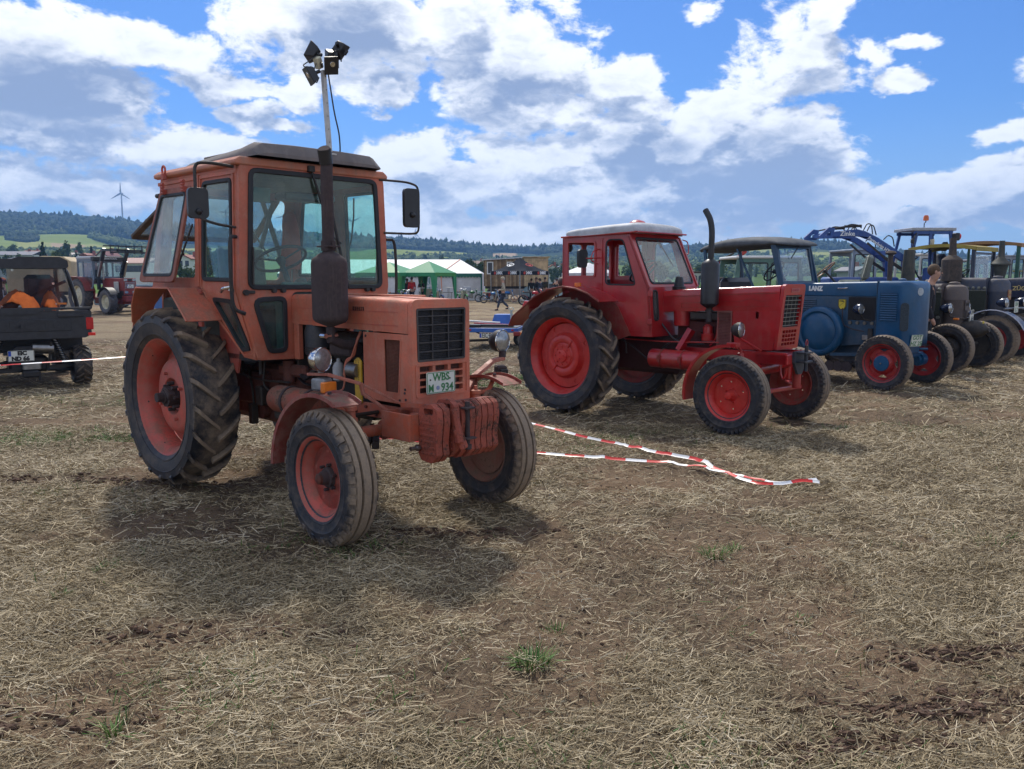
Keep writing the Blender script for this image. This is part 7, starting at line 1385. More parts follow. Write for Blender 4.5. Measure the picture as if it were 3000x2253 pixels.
def wood(name, n, region, size, mat, label, seed, conif=.2, dens=None):
    R = np.random.default_rng(seed); x0, x1, f0, f1 = region; px = R.uniform(x0, x1, n); yt, yb = f0(px), f1(px); y = yt+(yb-yt)*R.random(n)**.85
    k = yb > yt+.5; px, y = px[k], y[k]; D = hill_D(px, y)
    if dens: k = R.random(len(px)) < dens(px, y, D); px, y, D = px[k], y[k], D[k]
    n = len(px); X = (px-1500)/FPX*SX*D; Z = hill_z(px, D); s = R.uniform(*size, n)*(.6+.5*D/D1); base = np.array(ICO)
    th = R.uniform(0, 2*pi, n); c, sn = np.cos(th)[:, None], np.sin(th)[:, None]; j = 1+R.uniform(-.3, .3, (n, 12))
    con = R.random(n) < conif; wx = np.where(con, .55, 1.0)*R.uniform(.8, 1.2, n); hz = np.where(con, 1.35, .8)*R.uniform(.8, 1.2, n)
    bx, by, bz = base[:, 0][None]*j, base[:, 1][None]*j, base[:, 2][None]*j; bxx = np.where(con[:, None] & (base[:, 2][None] > .9), 0, bx)
    V = np.stack([X[:, None]+(bxx*c-by*sn)*(s*wx)[:, None], D[:, None]+(bxx*sn+by*c)*(s*wx)[:, None], (Z+s*hz*.6)[:, None]+bz*(s*hz)[:, None]], -1).reshape(-1, 3)
    F = (np.arange(n)[:, None, None]*12+np.array(IF)[None]).reshape(-1, 3); me = rawmesh(name, V, F, mat); a = me.attributes.new('tone', 'FLOAT', 'POINT')
    a.data.foreach_set('value', np.repeat(np.clip(R.normal(.42, .22, n), 0, 1), 12).astype(np.float32)); o = bpy.data.objects.new(name, me); COL.objects.link(o); return tag(o, label, 'woodland', kind='stuff')
fb = lambda px: np.interp(px, [-900, 0, 180, 300, 440, 620, 760, 1010, 1130, 1400, 1510, 1700, 1900], [702, 690, 682, 692, 712, 716, 720, 728, 733, 740, 742, 752, 756])
wood('forest', 17000, (-850, 1950, lambda p: ridge(p)+2, fb), (3.2, 5.2), WOOD, 'dark bluish forest covering the long ridge on the left', 1, .10)
wood('forest', 5200, (1900, 3600, lambda p: ridge(p)+2, lambda p: np.interp(p, [1900, 2372, 2509, 2700, 3600], [748, 730, 742, 768, 785])), (3.2, 5.4), WOOD, 'forest on the ridge behind the vintage tractors on the right', 2, .1)
wood('hedge_wood', 3000, (1900, 2700, lambda p: ridge(p)+8, lambda p: 800+0*p), (1.8, 3.6), BUSH, 'light green bushes scattered over the sunny hillside on the right', 3, .05, lambda p, y, D: .15+.85*(vnoise(p*4, D, 60, 5) > .5))
strips = [((30, 118), (691, 716), 500, 'dark round copse on the green hillside at the left'), ((-200, 200), (676, 690), 700, 'pale shrub belt between forest and green hillside at far left'), ((270, 440), None, 900, 'shrub belt running down beside the green hillside'), ((440, 1010), (745, 764), 700, 'hedges across the slope seen through the orange cab'), ((1130, 1400), (748, 768), 700, 'hedges on the slope above the white marquee'), ((1400, 1950), (757, 790), 1500, 'woodland edge behind the wooden caravan'), ((1370, 1440), (740, 768), 260, 'dark trees left of the tan field'), ((-300, 440), (735, 775), 2600, 'village greenery at the foot of the left hill'), ((1950, 3300), (775, 812), 1500, 'low bushes at the foot of the right hill')]
for i, (xr, yr, n, lb) in enumerate(strips):
    if yr is None: f0, f1 = (lambda p: 690+(p-270)*.20), (lambda p: 701+(p-270)*.235)
    elif i == 0: f0, f1 = (lambda p: 703-12*np.sqrt(np.clip(1-((p-74)/46)**2, 0, 1))), (lambda p: 703+11*np.sqrt(np.clip(1-((p-74)/46)**2, 0, 1)))
    else: f0, f1 = (lambda p, a=yr[0]: a+0*p), (lambda p, a=yr[1]: a+0*p)
    wood('hedge_wood', n, (*xr, f0, f1), (1.9, 3.2), BUSH if i not in (0, 6) else WOOD, lb, 20+i, .06, (lambda p, y, D: (vnoise(p*3, D, 50, 6) > .30)*1.0) if i in (3, 4, 7, 8) else None)
# single trees
BARK = plain('grey_brown_bark', (.06, .045, .035), .9, bumps=.5)
def tree_mesh(seed, kind, H, Wd, n=1100):
    R = np.random.default_rng(seed); P = []
    if kind == 'spruce':
        z = 1-np.sqrt(R.random(n)); r = (1-z)**.85*.5*(.72+.28*np.sin(z*38+R.uniform(0, 1)))*R.uniform(.55, 1.05, n); a = R.uniform(0, 2*pi, n); P = np.stack([r*np.cos(a)*Wd, r*np.sin(a)*Wd, (.06+.94*z)*H], -1)
    else:
        k = 9; cx = R.normal(0, .19, (k, 3)); cx[:, 2] = R.uniform(.38, .84, k); cr = R.uniform(.17, .27, k)*(1-.35*np.abs(cx[:, 2]-.55)); i = R.integers(0, k, n); d = R.normal(0, 1, (n, 3)); d /= np.linalg.norm(d, axis=1)[:, None]; rr = R.uniform(.55, 1.08, n)
        P = cx[i]+d*(cr[i]*rr)[:, None]; P = P*np.array([Wd, Wd, H]); P[:, 2] = np.maximum(P[:, 2], .12*H)
    s = (.062 if kind != 'spruce' else .05)*max(Wd, H*.6)*R.uniform(.6, 1.3, n); u = R.normal(0, 1, (n, 3)); u /= np.linalg.norm(u, axis=1)[:, None]; v = np.cross(u, R.normal(0, 1, (n, 3))); v /= np.linalg.norm(v, axis=1)[:, None]
    V = np.stack([P+u*s[:, None], P+v*s[:, None], P-u*s[:, None]*.8, P-v*s[:, None]*.9], 1).reshape(-1, 3); F = np.arange(4*n).reshape(-1, 4); return V, F, np.repeat(np.clip(R.normal(.4 if kind != 'spruce' else .2, .25, n), 0, 1), 4)
TCOUNT = 0
def tree(px, yt, yb, wpx, kind, D, label, group=None, mat=None):
    global TCOUNT; TCOUNT += 1; b_ = at(px, yb, D); t = at(px, yt, D); gz = 0 if D < D0 else float(hill_z(np.array(px*1.), np.array(D*1.)))
    H = t.z-gz; Wd = wpx*D/FPX; T = thing('tree' if kind != 'spruce' else 'spruce_tree', label, 'tree', (t.x, D, gz-.2), random.uniform(0, 6), group)
    V, F, tn = tree_mesh(TCOUNT, kind, H, Wd); me = rawmesh('crown', V, F, mat or (BUSH if kind != 'spruce' else WOOD)); a = me.attributes.new('tone', 'FLOAT', 'POINT'); a.data.foreach_set('value', tn.astype(np.float32)); o = bpy.data.objects.new('crown', me); COL.objects.link(o); o.parent = T
    m = MB().tube([(0, 0, 0), (.02*H, 0, H*.35), (0, .01*H, H*.7)], [.035*H, .025*H, .008*H], 7)
    for q in range(4): an = q*1.6; m.tube([(0, 0, H*.35+q*.06*H), (cos(an)*Wd*.25, sin(an)*Wd*.25, H*(.55+.06*q))], [.014*H, .005*H], 5)
    m.build('trunk', BARK, T); return T
TR = [(18, 742, 770, 52, 'round', 210, 'pale leafy tree in front of the long white building'), (60, 745, 770, 34, 'round', 205, 'small leafy tree right of the long building end'), (123, 703, 764, 48, 'spruce', 170, 'tall dark spruce rising between the village roofs at the left'), (100, 752, 772, 30, 'round', 190, 'yellowish shrub left of the tall spruce foot'),
 (165, 733, 768, 40, 'round', 180, 'leafy tree just right of the tall spruce'), (190, 712, 762, 44, 'round', 260, 'broad blue green tree right of the tall spruce'), (232, 708, 756, 34, 'round', 300, 'tall rounded tree between white house and red house'), (266, 715, 762, 28, 'spruce', 240, 'second dark spruce left of the loader tractor'), (222, 735, 770, 28, 'spruce', 200, 'small pointed tree left of the red house'), (30, 712, 745, 40, 'round', 380, 'dark tree behind the long building'), (-30, 716, 760, 60, 'round', 300, 'dark tree cut by the left picture edge'), (300, 728, 757, 26, 'round', 300, 'round tree behind the loader arm'),
 (445, 712, 775, 50, 'round', 180, 'tree between loader and orange tractor'), (612, 722, 800, 60, 'round', 150, 'dark tree seen through the near side window of the orange cab'), (655, 752, 800, 40, 'round', 160, 'low tree behind the steering wheel of the orange cab'), (690, 758, 800, 40, 'round', 160, 'bushy tree right of the low tree in the orange cab view'),
 (545, 768, 802, 50, 'round', 120, 'leafy bush below the white gabled house beside the orange cab'), (585, 762, 800, 44, 'round', 118, 'second leafy bush right of the one below the gabled house'), (1245, 742, 756, 14, 'round', 620, 'round tree alone on the slope above the green pavilion'), (1293, 742, 770, 22, 'round', 420, 'rounded tree above the marquee roof'), (1386, 748, 800, 40, 'round', 200, 'dark tree between marquee and caravan'), (1404, 760, 815, 34, 'round', 150, 'dark bush against the left end of the wooden caravan'), (1455, 743, 760, 7, 'spruce', 500, 'left of the three poplars over the caravan roof'), (1462, 741, 760, 7, 'spruce', 500, 'middle of the three poplars over the caravan roof'), (1471, 744, 760, 9, 'spruce', 500, 'right of the three poplars over the caravan roof'),
 (1625, 762, 800, 24, 'round', 330, 'yellow green tree over the houses beside the caravan'), (1620, 782, 818, 34, 'round', 220, 'dark round bush below the houses beside the caravan'), (1652, 770, 815, 26, 'round', 230, 'leafy tree just left of the red tractor cab'), (1700, 770, 808, 60, 'round', 230, 'broad tree seen through the red cab rear window'), (1790, 765, 812, 50, 'round', 240, 'tree seen through the red cab door window'), (1850, 768, 812, 60, 'round', 230, 'tree behind the red tractor steering wheel'), (1930, 765, 815, 60, 'round', 230, 'tree seen through the red tractor windscreen'),
 (2020, 768, 808, 34, 'round', 210, 'dark tree right of the red cab'), (2050, 765, 806, 36, 'round', 220, 'lighter tree against the tall black exhaust'), (2105, 768, 806, 40, 'round', 230, 'tree below the red crane arm'), (2420, 790, 826, 60, 'round', 200, 'dark hedge tree right of the blue cab'), (2470, 786, 826, 50, 'round', 210, 'dark hedge tree above the wooden steering wheel')]
for a in TR: tree(*a)
# houses
ROOFR = plain('red_roof_tiles', (.26, .09, .06), .8, var=.3, sc=2); ROOFD = plain('dark_slate_roof', (.10, .10, .12), .6, var=.2, sc=2); WALLW = plain('white_plaster', (.62, .60, .55), .8); WALLB = plain('brick_red_wall', (.28, .09, .06), .8); WIND = plain('dark_window_pane', (.03, .035, .045), .2)
def house(px0, px1, yt, yr, yb, D, wall, roof, label, name='house', nwin=4, gable=False):
    a = at(px0, yb, D); b_ = at(px1, yt, D); w = b_.x-a.x; cx = (a.x+b_.x)/2; zr = at(0, yt, D).z; ze = at(0, yr, D).z; z0 = min(at(0, yb, D).z, ze-2.5); gz = float(hill_z(np.array((px0+px1)/2.), np.array(D*1.))) if D > D0 else 0
    T = thing(name, label, 'house', (cx, D+4, gz-.5)); o = T.location.z; dp = 8.
    MB().box(-w/2, w/2, -dp/2, dp/2, 0, ze-o).build('wall', wall, T)
    if gable: m = MB().plate([(-w/2-.4, ze-o-.1), (0, zr-o), (w/2+.4, ze-o-.1), (w/2+.4, ze-o-.35), (0, zr-o-.3), (-w/2-.4, ze-o-.35)], [], XZ, -dp/2-.4, dp/2+.4); MB().plate([(-w/2, ze-o), (0, zr-o-.3), (w/2, ze-o)], [], XZ, -dp/2+.01, -dp/2+.2).build('gable', wall, T)
    else: m = MB().plate([(-dp/2-.4, ze-o-.1), (0, zr-o), (dp/2+.4, ze-o-.1), (dp/2+.4, ze-o-.3), (0, zr-o-.25), (-dp/2-.4, ze-o-.3)], [], lambda u, v, q: (q, u, v), -w/2-.3, w/2+.3)
    m.build('roof', roof, T); MB().box(w*.2, w*.2+.6, .2, .8, ze-o, zr-o+.7).build('chimney', WALLB, T)
    for i in range(nwin):
        x = -w/2+w*(i+.5)/nwin; MB().box(x-.45, x+.45, -dp/2-.03, -dp/2+.02, max(.6, ze-o-1.9), ze-o-.6).build('window', WIND, T)
    return T
house(-20, 92, 735, 746, 768, 250, WALLW, ROOFD, 'long white building with dark dormered roof behind the black utility vehicle', 'building', 9)
house(58, 100, 733, 745, 752, 300, WALLB, ROOFR, 'brick house with red roof behind the long white building', 'house', 3)
house(179, 207, 739, 746, 753, 260, WALLW, plain('pale_roof', (.42, .38, .34), .8), 'white house with pale roof between the two spruces', 'house', 3)
house(238, 253, 741, 746, 753, 230, WALLB, ROOFR, 'small red brick house left of the loader tractor', 'house', 2, True)
house(285, 310, 733, 748, 762, 230, WALLW, plain('maroon_roof', (.16, .05, .05), .8), 'house with steep maroon gable behind the loader arm', 'house', 2, True)
house(338, 430, 754, 769, 782, 170, WALLW, plain('pinkish_roof_tiles', (.36, .22, .18), .8), 'long low house with pinkish roof right of the loader tractor', 'house', 7)
house(520, 556, 745, 756, 770, 200, WALLW, ROOFR, 'white gabled house between near window and rear opening of the orange cab', 'house', 2, True)
house(1382, 1416, 763, 772, 780, 260, WALLW, plain('brown_roof', (.16, .10, .08), .8), 'white house with brown roof just left of the wooden caravan', 'house', 3)
house(1608, 1632, 774, 783, 800, 240, WALLW, ROOFR, 'white house with orange roof beside the wooden caravan', 'house', 2, True); house(1630, 1652, 778, 786, 800, 245, WALLW, plain('blue_grey_roof', (.25, .30, .38), .8), 'white house with blue grey roof left of the red tractor', 'house', 2, True)
house(2515, 2550, 780, 790, 805, 120, plain('grey_wall', (.3, .3, .3), .8), ROOFD, 'grey shed behind the padded tractor seat', 'shed', 2, True)
# wind turbines
def turbine(px, yh, D, L, rot, label):
    h = at(px, yh, D); gz = min(float(hill_z(np.array(px*1.), np.array(min(D, D1+500)))), h.z-20); T = thing('wind_turbine', label, 'wind turbine', (h.x, D, gz-6), 0, 'wind turbines on the ridge'); z = h.z-T.location.z; G = plain('grey_white_turbine', (.42, .44, .47), .6)
    MB().tube([(0, 0, 0), (0, 0, z)], [1.7, .9], 10).build('tower', G, T); MB().box(-1.6, 1.6, -2, 5, z-1.4, z+1.6, .4).sphere((0, -3, z), 1.6, 8, 6).build('nacelle', G, T)
    for k in range(3):
        a = rot+k*2*pi/3; d = Vector((cos(a), 0, sin(a))); MB().tube([Vector((0, -3, z))+d*s*L for s in (0, .15, .5, 1)], [.9, 1.7, 1.1, .35], 6).build('blade', G, T)
for a in ((355, 567, 1500, 19, 1.55, 'wind turbine standing on the ridge left of the orange tractor'), (661, 622, 1600, 18, 1.0, 'wind turbine seen through the near side window of the orange cab'), (832, 634, 1650, 18, 1.25, 'wind turbine seen left of the hanging jacket in the orange cab'), (1003, 628, 1500, 18, 1.6, 'left one of two turbines seen through the orange windscreen right part'), (1033, 650, 1600, 18, .5, 'right one of two turbines seen through the orange windscreen right part'), (1216, 683, 1900, 16, 1.3, 'small faint turbine right of the orange tractor mirror')): turbine(*a)
# ================================================================== showground in the middle distance
MQW = plain('white_tarpaulin', (.62, .62, .64), .6, var=.1, bumps=.25, sc=2); MQG = plain('dark_green_tarpaulin', (.02, .14, .10), .6); GRA = plain('light_green_tarpaulin', (.05, .24, .06), .6, var=.2); GRB = plain('pavilion_green_tarpaulin', (.03, .24, .10), .6, var=.15)
def XD(px, D): return (px-1500)/FPX*SX*D
MQ = thing('marquee', 'long white marquee with green scalloped edge behind the green pavilions', 'marquee', (XD(1412, 68), 68, 0))
L_ = 16.5; ze, zr = 2.16, 3.35
m = MB().add([(0, 0, ze), (-L_, 0, ze), (-L_, 8, ze), (0, 8, ze), (-2.0, 4, zr), (-L_, 4, zr)], [(0, 4, 5, 1), (3, 2, 5, 4), (0, 3, 4)]); m.add([(0, 0, ze-.03), (-L_, 0, ze-.03), (-L_, 8, ze-.03), (0, 8, ze-.03)], [(0, 1, 2, 3)]); m.build('marquee_roof', MQW, MQ, ang=10)
for i in range(8):
    x0, x1 = -L_*(i+1)/8, -L_*i/8; m = MB(); n = 8; vs = []
    for j in range(n+1): x = x0+(x1-x0)*j/n; vs += [(x, .03*sin(j*2.3+i), 0), (x, .03*sin(j*2.3+i), ze)]
    m.add(vs, [(2*j, 2*j+2, 2*j+3, 2*j+1) for j in range(n)]); m.build('wall_panel', MQW, MQ, ang=60); MB().box(x1-.1, x1-.0, -.08, -.02, 0, ze).build('pole', MQG, MQ)
MB().box(-.03, 0, 0, 8, 0, ze).build('wall_panel', MQW, MQ)
sc_ = [(0, ze), (-L_, ze)]+[p for i in range(66) for p in ((-L_+i*.25, ze-.26), (-L_+i*.25+.125, ze-.34))]+[(0, ze-.26)]
MB().plate(sc_, [], XZ, -.11, -.09).build('valance', MQG, MQ)
def archwin(parent, x, y, z0, w, h):
    o = [(x-w/2, z0), (x+w/2, z0)]+[(x+w/2*cos(t*pi/12), z0+h*.45+h*.55*sin(t*pi/12)) for t in range(0, 13)]
    MB().plate(o, [], XZ, y-.02, y-.01).build('window', plain('foil_window', (.30, .40, .45), .3), parent)
    m = MB(); m.ring(o, inset(o, .06), XZ, y-.035, y-.02).box(x-.03, x+.03, y-.035, y-.02, z0, z0+h).box(x-w/2, x+w/2, y-.035, y-.02, z0+h*.42, z0+h*.5).beam((x, y-.028, z0+h*.46), (x-w*.35, y-.028, z0+h*.85), .05, .015, up=(0, 1, 0)).beam((x, y-.028, z0+h*.46), (x+w*.35, y-.028, z0+h*.85), .05, .015, up=(0, 1, 0)); m.build('window_bar', MQW, parent)
for px in (1185, 1262, 1100): archwin(MQ, XD(px, 68)-MQ.location.x, -.05, .5, 1.3, 1.4)
STR = plain('orange_strap', (.6, .18, .06), .7); MB().beam((-1.99, 3.9, zr+.02), (-3.3, 0, ze+.04), .06, .02).beam((-3.3, -.14, ze), (-3.15, -.6, .0), .06, .02, up=(0, 1, 0)).build('guy_strap', STR, MQ)
def pavilion(name, label, cx, D, w, rz, ze, zp, mats, val=.25, legs=True, concave=0, parentgroup=None, lm=None):
    T = thing(name, label, 'pavilion', (cx, D, 0), rz, parentgroup); h = w/2; C = [(-h, -h), (h, -h), (h, h), (-h, h)]
    for i in range(4):
        a, b = C[i-1], C[i]; vs = []; n = 6
        for t in range(n+1):
            s = 1-t/n; zz = ze+(zp-ze)*((t/n)**(1+concave)); vs += [(a[0]*s, a[1]*s, zz), (b[0]*s, b[1]*s, zz)]
        MB().add(vs, [(2*t, 2*t+1, 2*t+3, 2*t+2) for t in range(n)]).build('roof_panel', mats[i % len(mats)], T, ang=30)
        MB().add([(a[0], a[1], ze), (b[0], b[1], ze), (b[0], b[1], ze-val), (a[0], a[1], ze-val)], [(0, 1, 2, 3)]).build('valance', mats[(i+1) % len(mats)] if lm is None else lm, T)
    for c in C:
        m = MB().box(c[0]-.025, c[0]+.025, c[1]-.025, c[1]+.025, 0, ze); m.build('leg', STEEL if lm else mats[0], T)
        if not lm: sx, sy = (1 if c[0] < 0 else -1), (1 if c[1] < 0 else -1); MB().add([(c[0], c[1], ze-val), (c[0]+sx*.35, c[1], ze-val), (c[0]+sx*.08, c[1], .05), (c[0], c[1], .05)], [(0, 1, 2, 3)]).add([(c[0], c[1], ze-val), (c[0], c[1]+sy*.35, ze-val), (c[0], c[1]+sy*.08, .05), (c[0], c[1], .05)], [(0, 1, 2, 3)]).build('corner_curtain', mats[1], T)
    return T
pavilion('pavilion', 'dark green pavilion nearest the marquee end, beside the standing table', XD(1255, 58), 58.5, 2.7, radians(-28), 2.15, 2.95, [GRB, GRB, GRB, GRA]); pavilion('pavilion', 'lighter green pavilion against the orange tractor cab', XD(1135, 58), 59, 3.4, radians(-20), 2.15, 2.9, [GRA, GRA, GRB, GRB])
NB = plain('black_blue_tent_cloth', (.022, .026, .036), .95, var=.2, bumps=.3, sc=2, spec=.1); MX = pavilion('branded_tent', 'black peaked pavilion with white racing lettering in front of the wooden caravan', XD(1523, 61.5), 62, 3.0, radians(45), 2.28, 3.28, [NB], .27, concave=.45, lm=NB)
WL = plain('tent_white_print', (.75, .77, .8), .5); RL_ = plain('tent_red_print', (.5, .045, .03), .5)
for k, (rz, ox, oy) in enumerate(((0, 0, -1.512), (-pi/2, -1.512, 0))):
    hh = holder('print', MX, (ox, oy, 2.145), rz=rz)
    for x in (-.80, .65):
        text('24MX', .30, WL, hh, (x+.20, -.004, 0), (pi/2, 0, 0), 'lettering', .012, width=.66)
        e = [(x-.26+.10*cos(a*pi/8), .0+.11*sin(a*pi/8)) for a in range(16)]; MB().plate(e, [[(x-.30, .03), (x-.27, .03), (x-.27, -.0), (x-.30, 0)], [(x-.25, .03), (x-.22, .03), (x-.22, 0), (x-.25, 0)]], XZ, -.006, .0).build('emblem', RL_, hh)
    e2 = holder('roof_print', MX, (ox*.62, oy*.62, 2.70), rot=(radians(-58+0), 0, rz)); e2.rotation_euler = Euler((radians(32), 0, rz)); el_ = [(.34*cos(a*pi/10), .20*sin(a*pi/10)) for a in range(20)]
    MB().ring(el_, inset(el_, .05), XY, .03, .04).plate([(-.18, .05), (0, -.02), (.18, .05), (.05, -.12), (-.05, -.12)], [], XY, .03, .04).build('emblem', RL_ if k == 0 else WL, e2)
# wooden caravan
D_ = 66; cx0, cx1 = XD(1417, D_), XD(1606, D_); CV = thing('wooden_caravan', 'plank clad wooden caravan on wheels behind the black branded tent', 'caravan', ((cx0+cx1)/2, D_, 0), radians(0)); w = cx1-cx0; hw_ = w/2
pk = [plain('brown_plank_%d' % i, c, .85, var=.25, sc=3) for i, c in enumerate(((.30, .19, .10), (.38, .27, .16), (.20, .13, .075), (.52, .37, .21)))]
MB().box(-hw_+.02, hw_-.02, .03, 2.6, 1.16, 3.15).build('body', pk[2], CV)
R = np.random.default_rng(11); x = -hw_; 
while x < hw_-.02:
    pw = R.uniform(.10, .20); x1 = min(x+pw, hw_); zt = 3.15+.25*(x+hw_)/w; mt = pk[int(R.integers(0, 3))] if x < hw_*.25 else pk[3]
    MB().box(x+.006, x1-.006, -.02-R.uniform(0, .02), .03, 1.15-R.uniform(0, .03), zt, .004).build('plank', mt, CV); x = x1
for px, pw in ((1436, .50), (1494, .50)):
    xx = XD(px, D_)-CV.location.x; MB().ring([(xx-pw/2, 2.08), (xx+pw/2, 2.08), (xx+pw/2, 3.05), (xx-pw/2, 3.05)], [(xx-pw/2+.08, 2.16), (xx+pw/2-.08, 2.16), (xx+pw/2-.08, 2.97), (xx-pw/2+.08, 2.97)], XZ, -.08, -.03).build('window_frame', WHITE, CV); MB().box(xx-pw/2+.07, xx+pw/2-.07, -.06, -.045, 2.15, 2.98).build('window_pane', WIND, CV)
MB().box(hw_-.75, hw_-.70, -.06, .0, 1.2, 3.2).box(hw_-.70, hw_-.1, -.055, -.03, 1.2, 3.15, .01).build('door', pk[3], CV)
MB().add([(-hw_-.15, -.25, 3.15), (hw_*.2, -.25, 3.33), (hw_*.2, 2.8, 3.33), (-hw_-.15, 2.8, 3.15), (-hw_-.15, -.25, 3.23), (hw_*.2, -.25, 3.41), (hw_*.2, 2.8, 3.41), (-hw_-.15, 2.8, 3.23)], [(0, 1, 2, 3), (4, 5, 6, 7), (0, 1, 5, 4), (1, 2, 6, 5), (2, 3, 7, 6), (3, 0, 4, 7)]).build('roof', plain('pale_roof_sheet', (.5, .52, .55), .5), CV); MB().box(hw_*.2, hw_+.1, -.2, 2.8, 3.38, 3.44).build('roof', pk[3], CV)
MB().box(-hw_+.1, hw_-.1, .2, 2.4, .95, 1.15, .02).build('chassis', BLACKMET, CV)
for xx in (-hw_*.75, hw_*.35, hw_*.75): h = holder('wheel', CV, (xx, .35, .5)); tyre(.5, .25, .28, 'plain', 24).build('tyre', LT3, h); MB().lathe([(-.08, .28), (-.05, .12), (-.07, .05), (-.07, 0)], n=16).build('rim', RIM3, h)
# white canopy seen through the red cab
pavilion('pavilion', 'white pavilion seen through the rear window of the red cab', XD(1725, 70), 70, 3.2, radians(30), 2.2, 3.05, [MQW, MQW, MQW, MQW])
# ------------------------------------------------------------------ people
SKIN = plain('skin_tone', (.45, .25, .17), .6); SHOE = plain('dark_shoe', (.02, .018, .018), .6)
def skinned(name, verts, edges, radii, mat, parent, sub=1):
    me = bpy.data.meshes.new(name); me.from_pydata([Vector(v) for v in verts], edges, []); o = bpy.data.objects.new(name, me); COL.objects.link(o); o.parent = parent
    o.modifiers.new('skin', 'SKIN'); sv = me.skin_vertices[0].data
    for i, r in enumerate(radii): sv[i].radius = (r, r) if not isinstance(r, tuple) else r
    sv[0].use_root = True; md = o.modifiers.new('sub', 'SUBSURF'); md.levels = md.render_levels = sub; me.materials.append(mat)
    md = None
    for p in me.polygons: p.use_smooth = True
    o.modifiers['skin'].use_smooth_shade = True
    return o
def person(label, loc, rz, H=1.76, top=(.02, .02, .025), legs=(.02, .022, .03), hair=(.05, .035, .025), cap=None, walk=0, arms='down', headturn=0, look=0, lean=0, woman=False, bag=None, sleeve=True, group=None):
    """figure facing local +x"""
    T = thing('person', label, 'person', loc, rz, group); s = H/1.76; ln = lean
    hip, che, nck = Vector((0, 0, .93)), Vector((ln*.45, 0, 1.36)), Vector((ln*.55, 0, 1.50)); hd = nck+Vector((.03+look*.05, 0, .13)); sw = .165 if woman else .19
    wl = walk; an = {-1: Vector((-.28*wl, -.09, .10+.06*wl)), 1: Vector((.30*wl, .09, .09))}; kn = {-1: Vector((.05*wl, -.10, .50)), 1: Vector((.20*wl, .10, .52))}
    ft = {k: an[k]+Vector((.14, 0, -.045-(.02 if k < 0 and wl else 0))) for k in an}
    sh = {k: che+Vector((0, k*sw, .07)) for k in (-1, 1)}
    A = {'down': lambda k: (Vector((-.02, k*(sw+.06), 1.12)), Vector((.08, k*(sw+.05), .88))), 'bag': lambda k: (Vector((-.06, k*(sw+.05), 1.12)), Vector((.20, k*.10, 1.10))), 'swing': lambda k: (Vector((-.02-.1*k*wl, k*(sw+.06), 1.12)), Vector((.10-.22*k*wl, k*(sw+.03), .92))), 'phone': lambda k: (Vector((.10, k*(sw+.12), 1.28)), Vector((.16, k*.13, 1.60))), 'hold': lambda k: (Vector((.04, k*(sw+.06), 1.12)), Vector((.28, k*.14, 1.22)))}[arms]
    el = {k: A(k)[0]+Vector((ln*.4, 0, 0)) for k in (-1, 1)}; ha = {k: A(k)[1]+Vector((ln*.4, 0, 0)) for k in (-1, 1)}
    V = [hip, hip.lerp(che, .5), che, nck, hd, hd+Vector((.01, 0, .10))]; E_ = [(0, 1), (1, 2), (2, 3), (3, 4), (4, 5)]; Rr = [(.13, .15), (.11, .13), (.12, .155), .055, (.095, .078), (.085, .07)]
    for k in (-1, 1):
        b = len(V); V += [sh[k], el[k], ha[k].lerp(el[k], .12), ha[k], ha[k]+(ha[k]-el[k]).normalized()*.08]; E_ += [(2, b), (b, b+1), (b+1, b+2), (b+2, b+3), (b+3, b+4)]; Rr += [.06, .042, .03, .038, .022]
        b = len(V); V += [hip+Vector((0, k*.09, -.08)), kn[k], an[k], ft[k]]; E_ += [(0, b), (b, b+1), (b+1, b+2), (b+2, b+3)]; Rr += [.085, .058, .042, .035]
    sc = lambda L: [v*s for v in L]; skinned('body', sc(V), E_, [tuple(x*s for x in r) if isinstance(r, tuple) else r*s for r in Rr], SKIN, T)
    cm = lambda nm, c: plain('%s_%d_%d_%d' % (nm, c[0]*999, c[1]*999, c[2]*999), c, .85, var=.25, bumps=.4, sc=9)
    JV = [hip+Vector((0, 0, .02)), hip.lerp(che, .5), che, nck-Vector((0, 0, .05))]; JE = [(0, 1), (1, 2), (2, 3)]; JR = [(.15, .175), (.135, .155), (.145, .18), .075]
    for k in (-1, 1): b = len(JV); e_ = ha[k].lerp(el[k], .1) if sleeve else el[k].lerp(sh[k], .2); JV += [sh[k], el[k], e_]; JE += [(2, b), (b, b+1), (b+1, b+2)]; JR += [.078, .06, .05]
    skinned('jacket', sc(JV), JE, [tuple(x*s for x in r) if isinstance(r, tuple) else r*s for r in JR], cm('coat', top), T)
    LV = [hip]; LE = []; LRr = [(.135, .16)]
    for k in (-1, 1): b = len(LV); LV += [hip+Vector((0, k*.09, -.10)), kn[k], an[k]+Vector((0, 0, .03))]; LE += [(0, b), (b, b+1), (b+1, b+2)]; LRr += [.105, .078, .065]
    skinned('trousers', sc(LV), LE, [tuple(x*s for x in r) if isinstance(r, tuple) else r*s for r in LRr], cm('trouser', legs), T)
    for k in (-1, 1): skinned('shoe', sc([an[k]+Vector((-.04, 0, -.04)), an[k]+Vector((.06, 0, -.05)), ft[k]+Vector((.03, 0, -.015))]), [(0, 1), (1, 2)], [.048*s, .05*s, .036*s], SHOE, T)
    c = (hd+Vector((-.005, 0, .06)))*s; hm_ = cm('hair', hair); 
    if cap: MB().sphere(c+Vector((-.005, 0, .045*s)), .112*s, 14, 8, (1.05, .9, .75)).build('cap', cm('cap', cap), T); MB().ob(c+Vector((.115, 0, .045))*s, (.10*s, .14*s, .014*s), (0, .15, 0), .004).build('cap_peak', cm('cap', cap), T)
    MB().sphere(c+Vector((-.034, 0, .022 if not cap else -.01))*s, .100*s, 14, 10, (1.0, .92, 1.05 if not cap else .9)).build('hair', hm_, T)
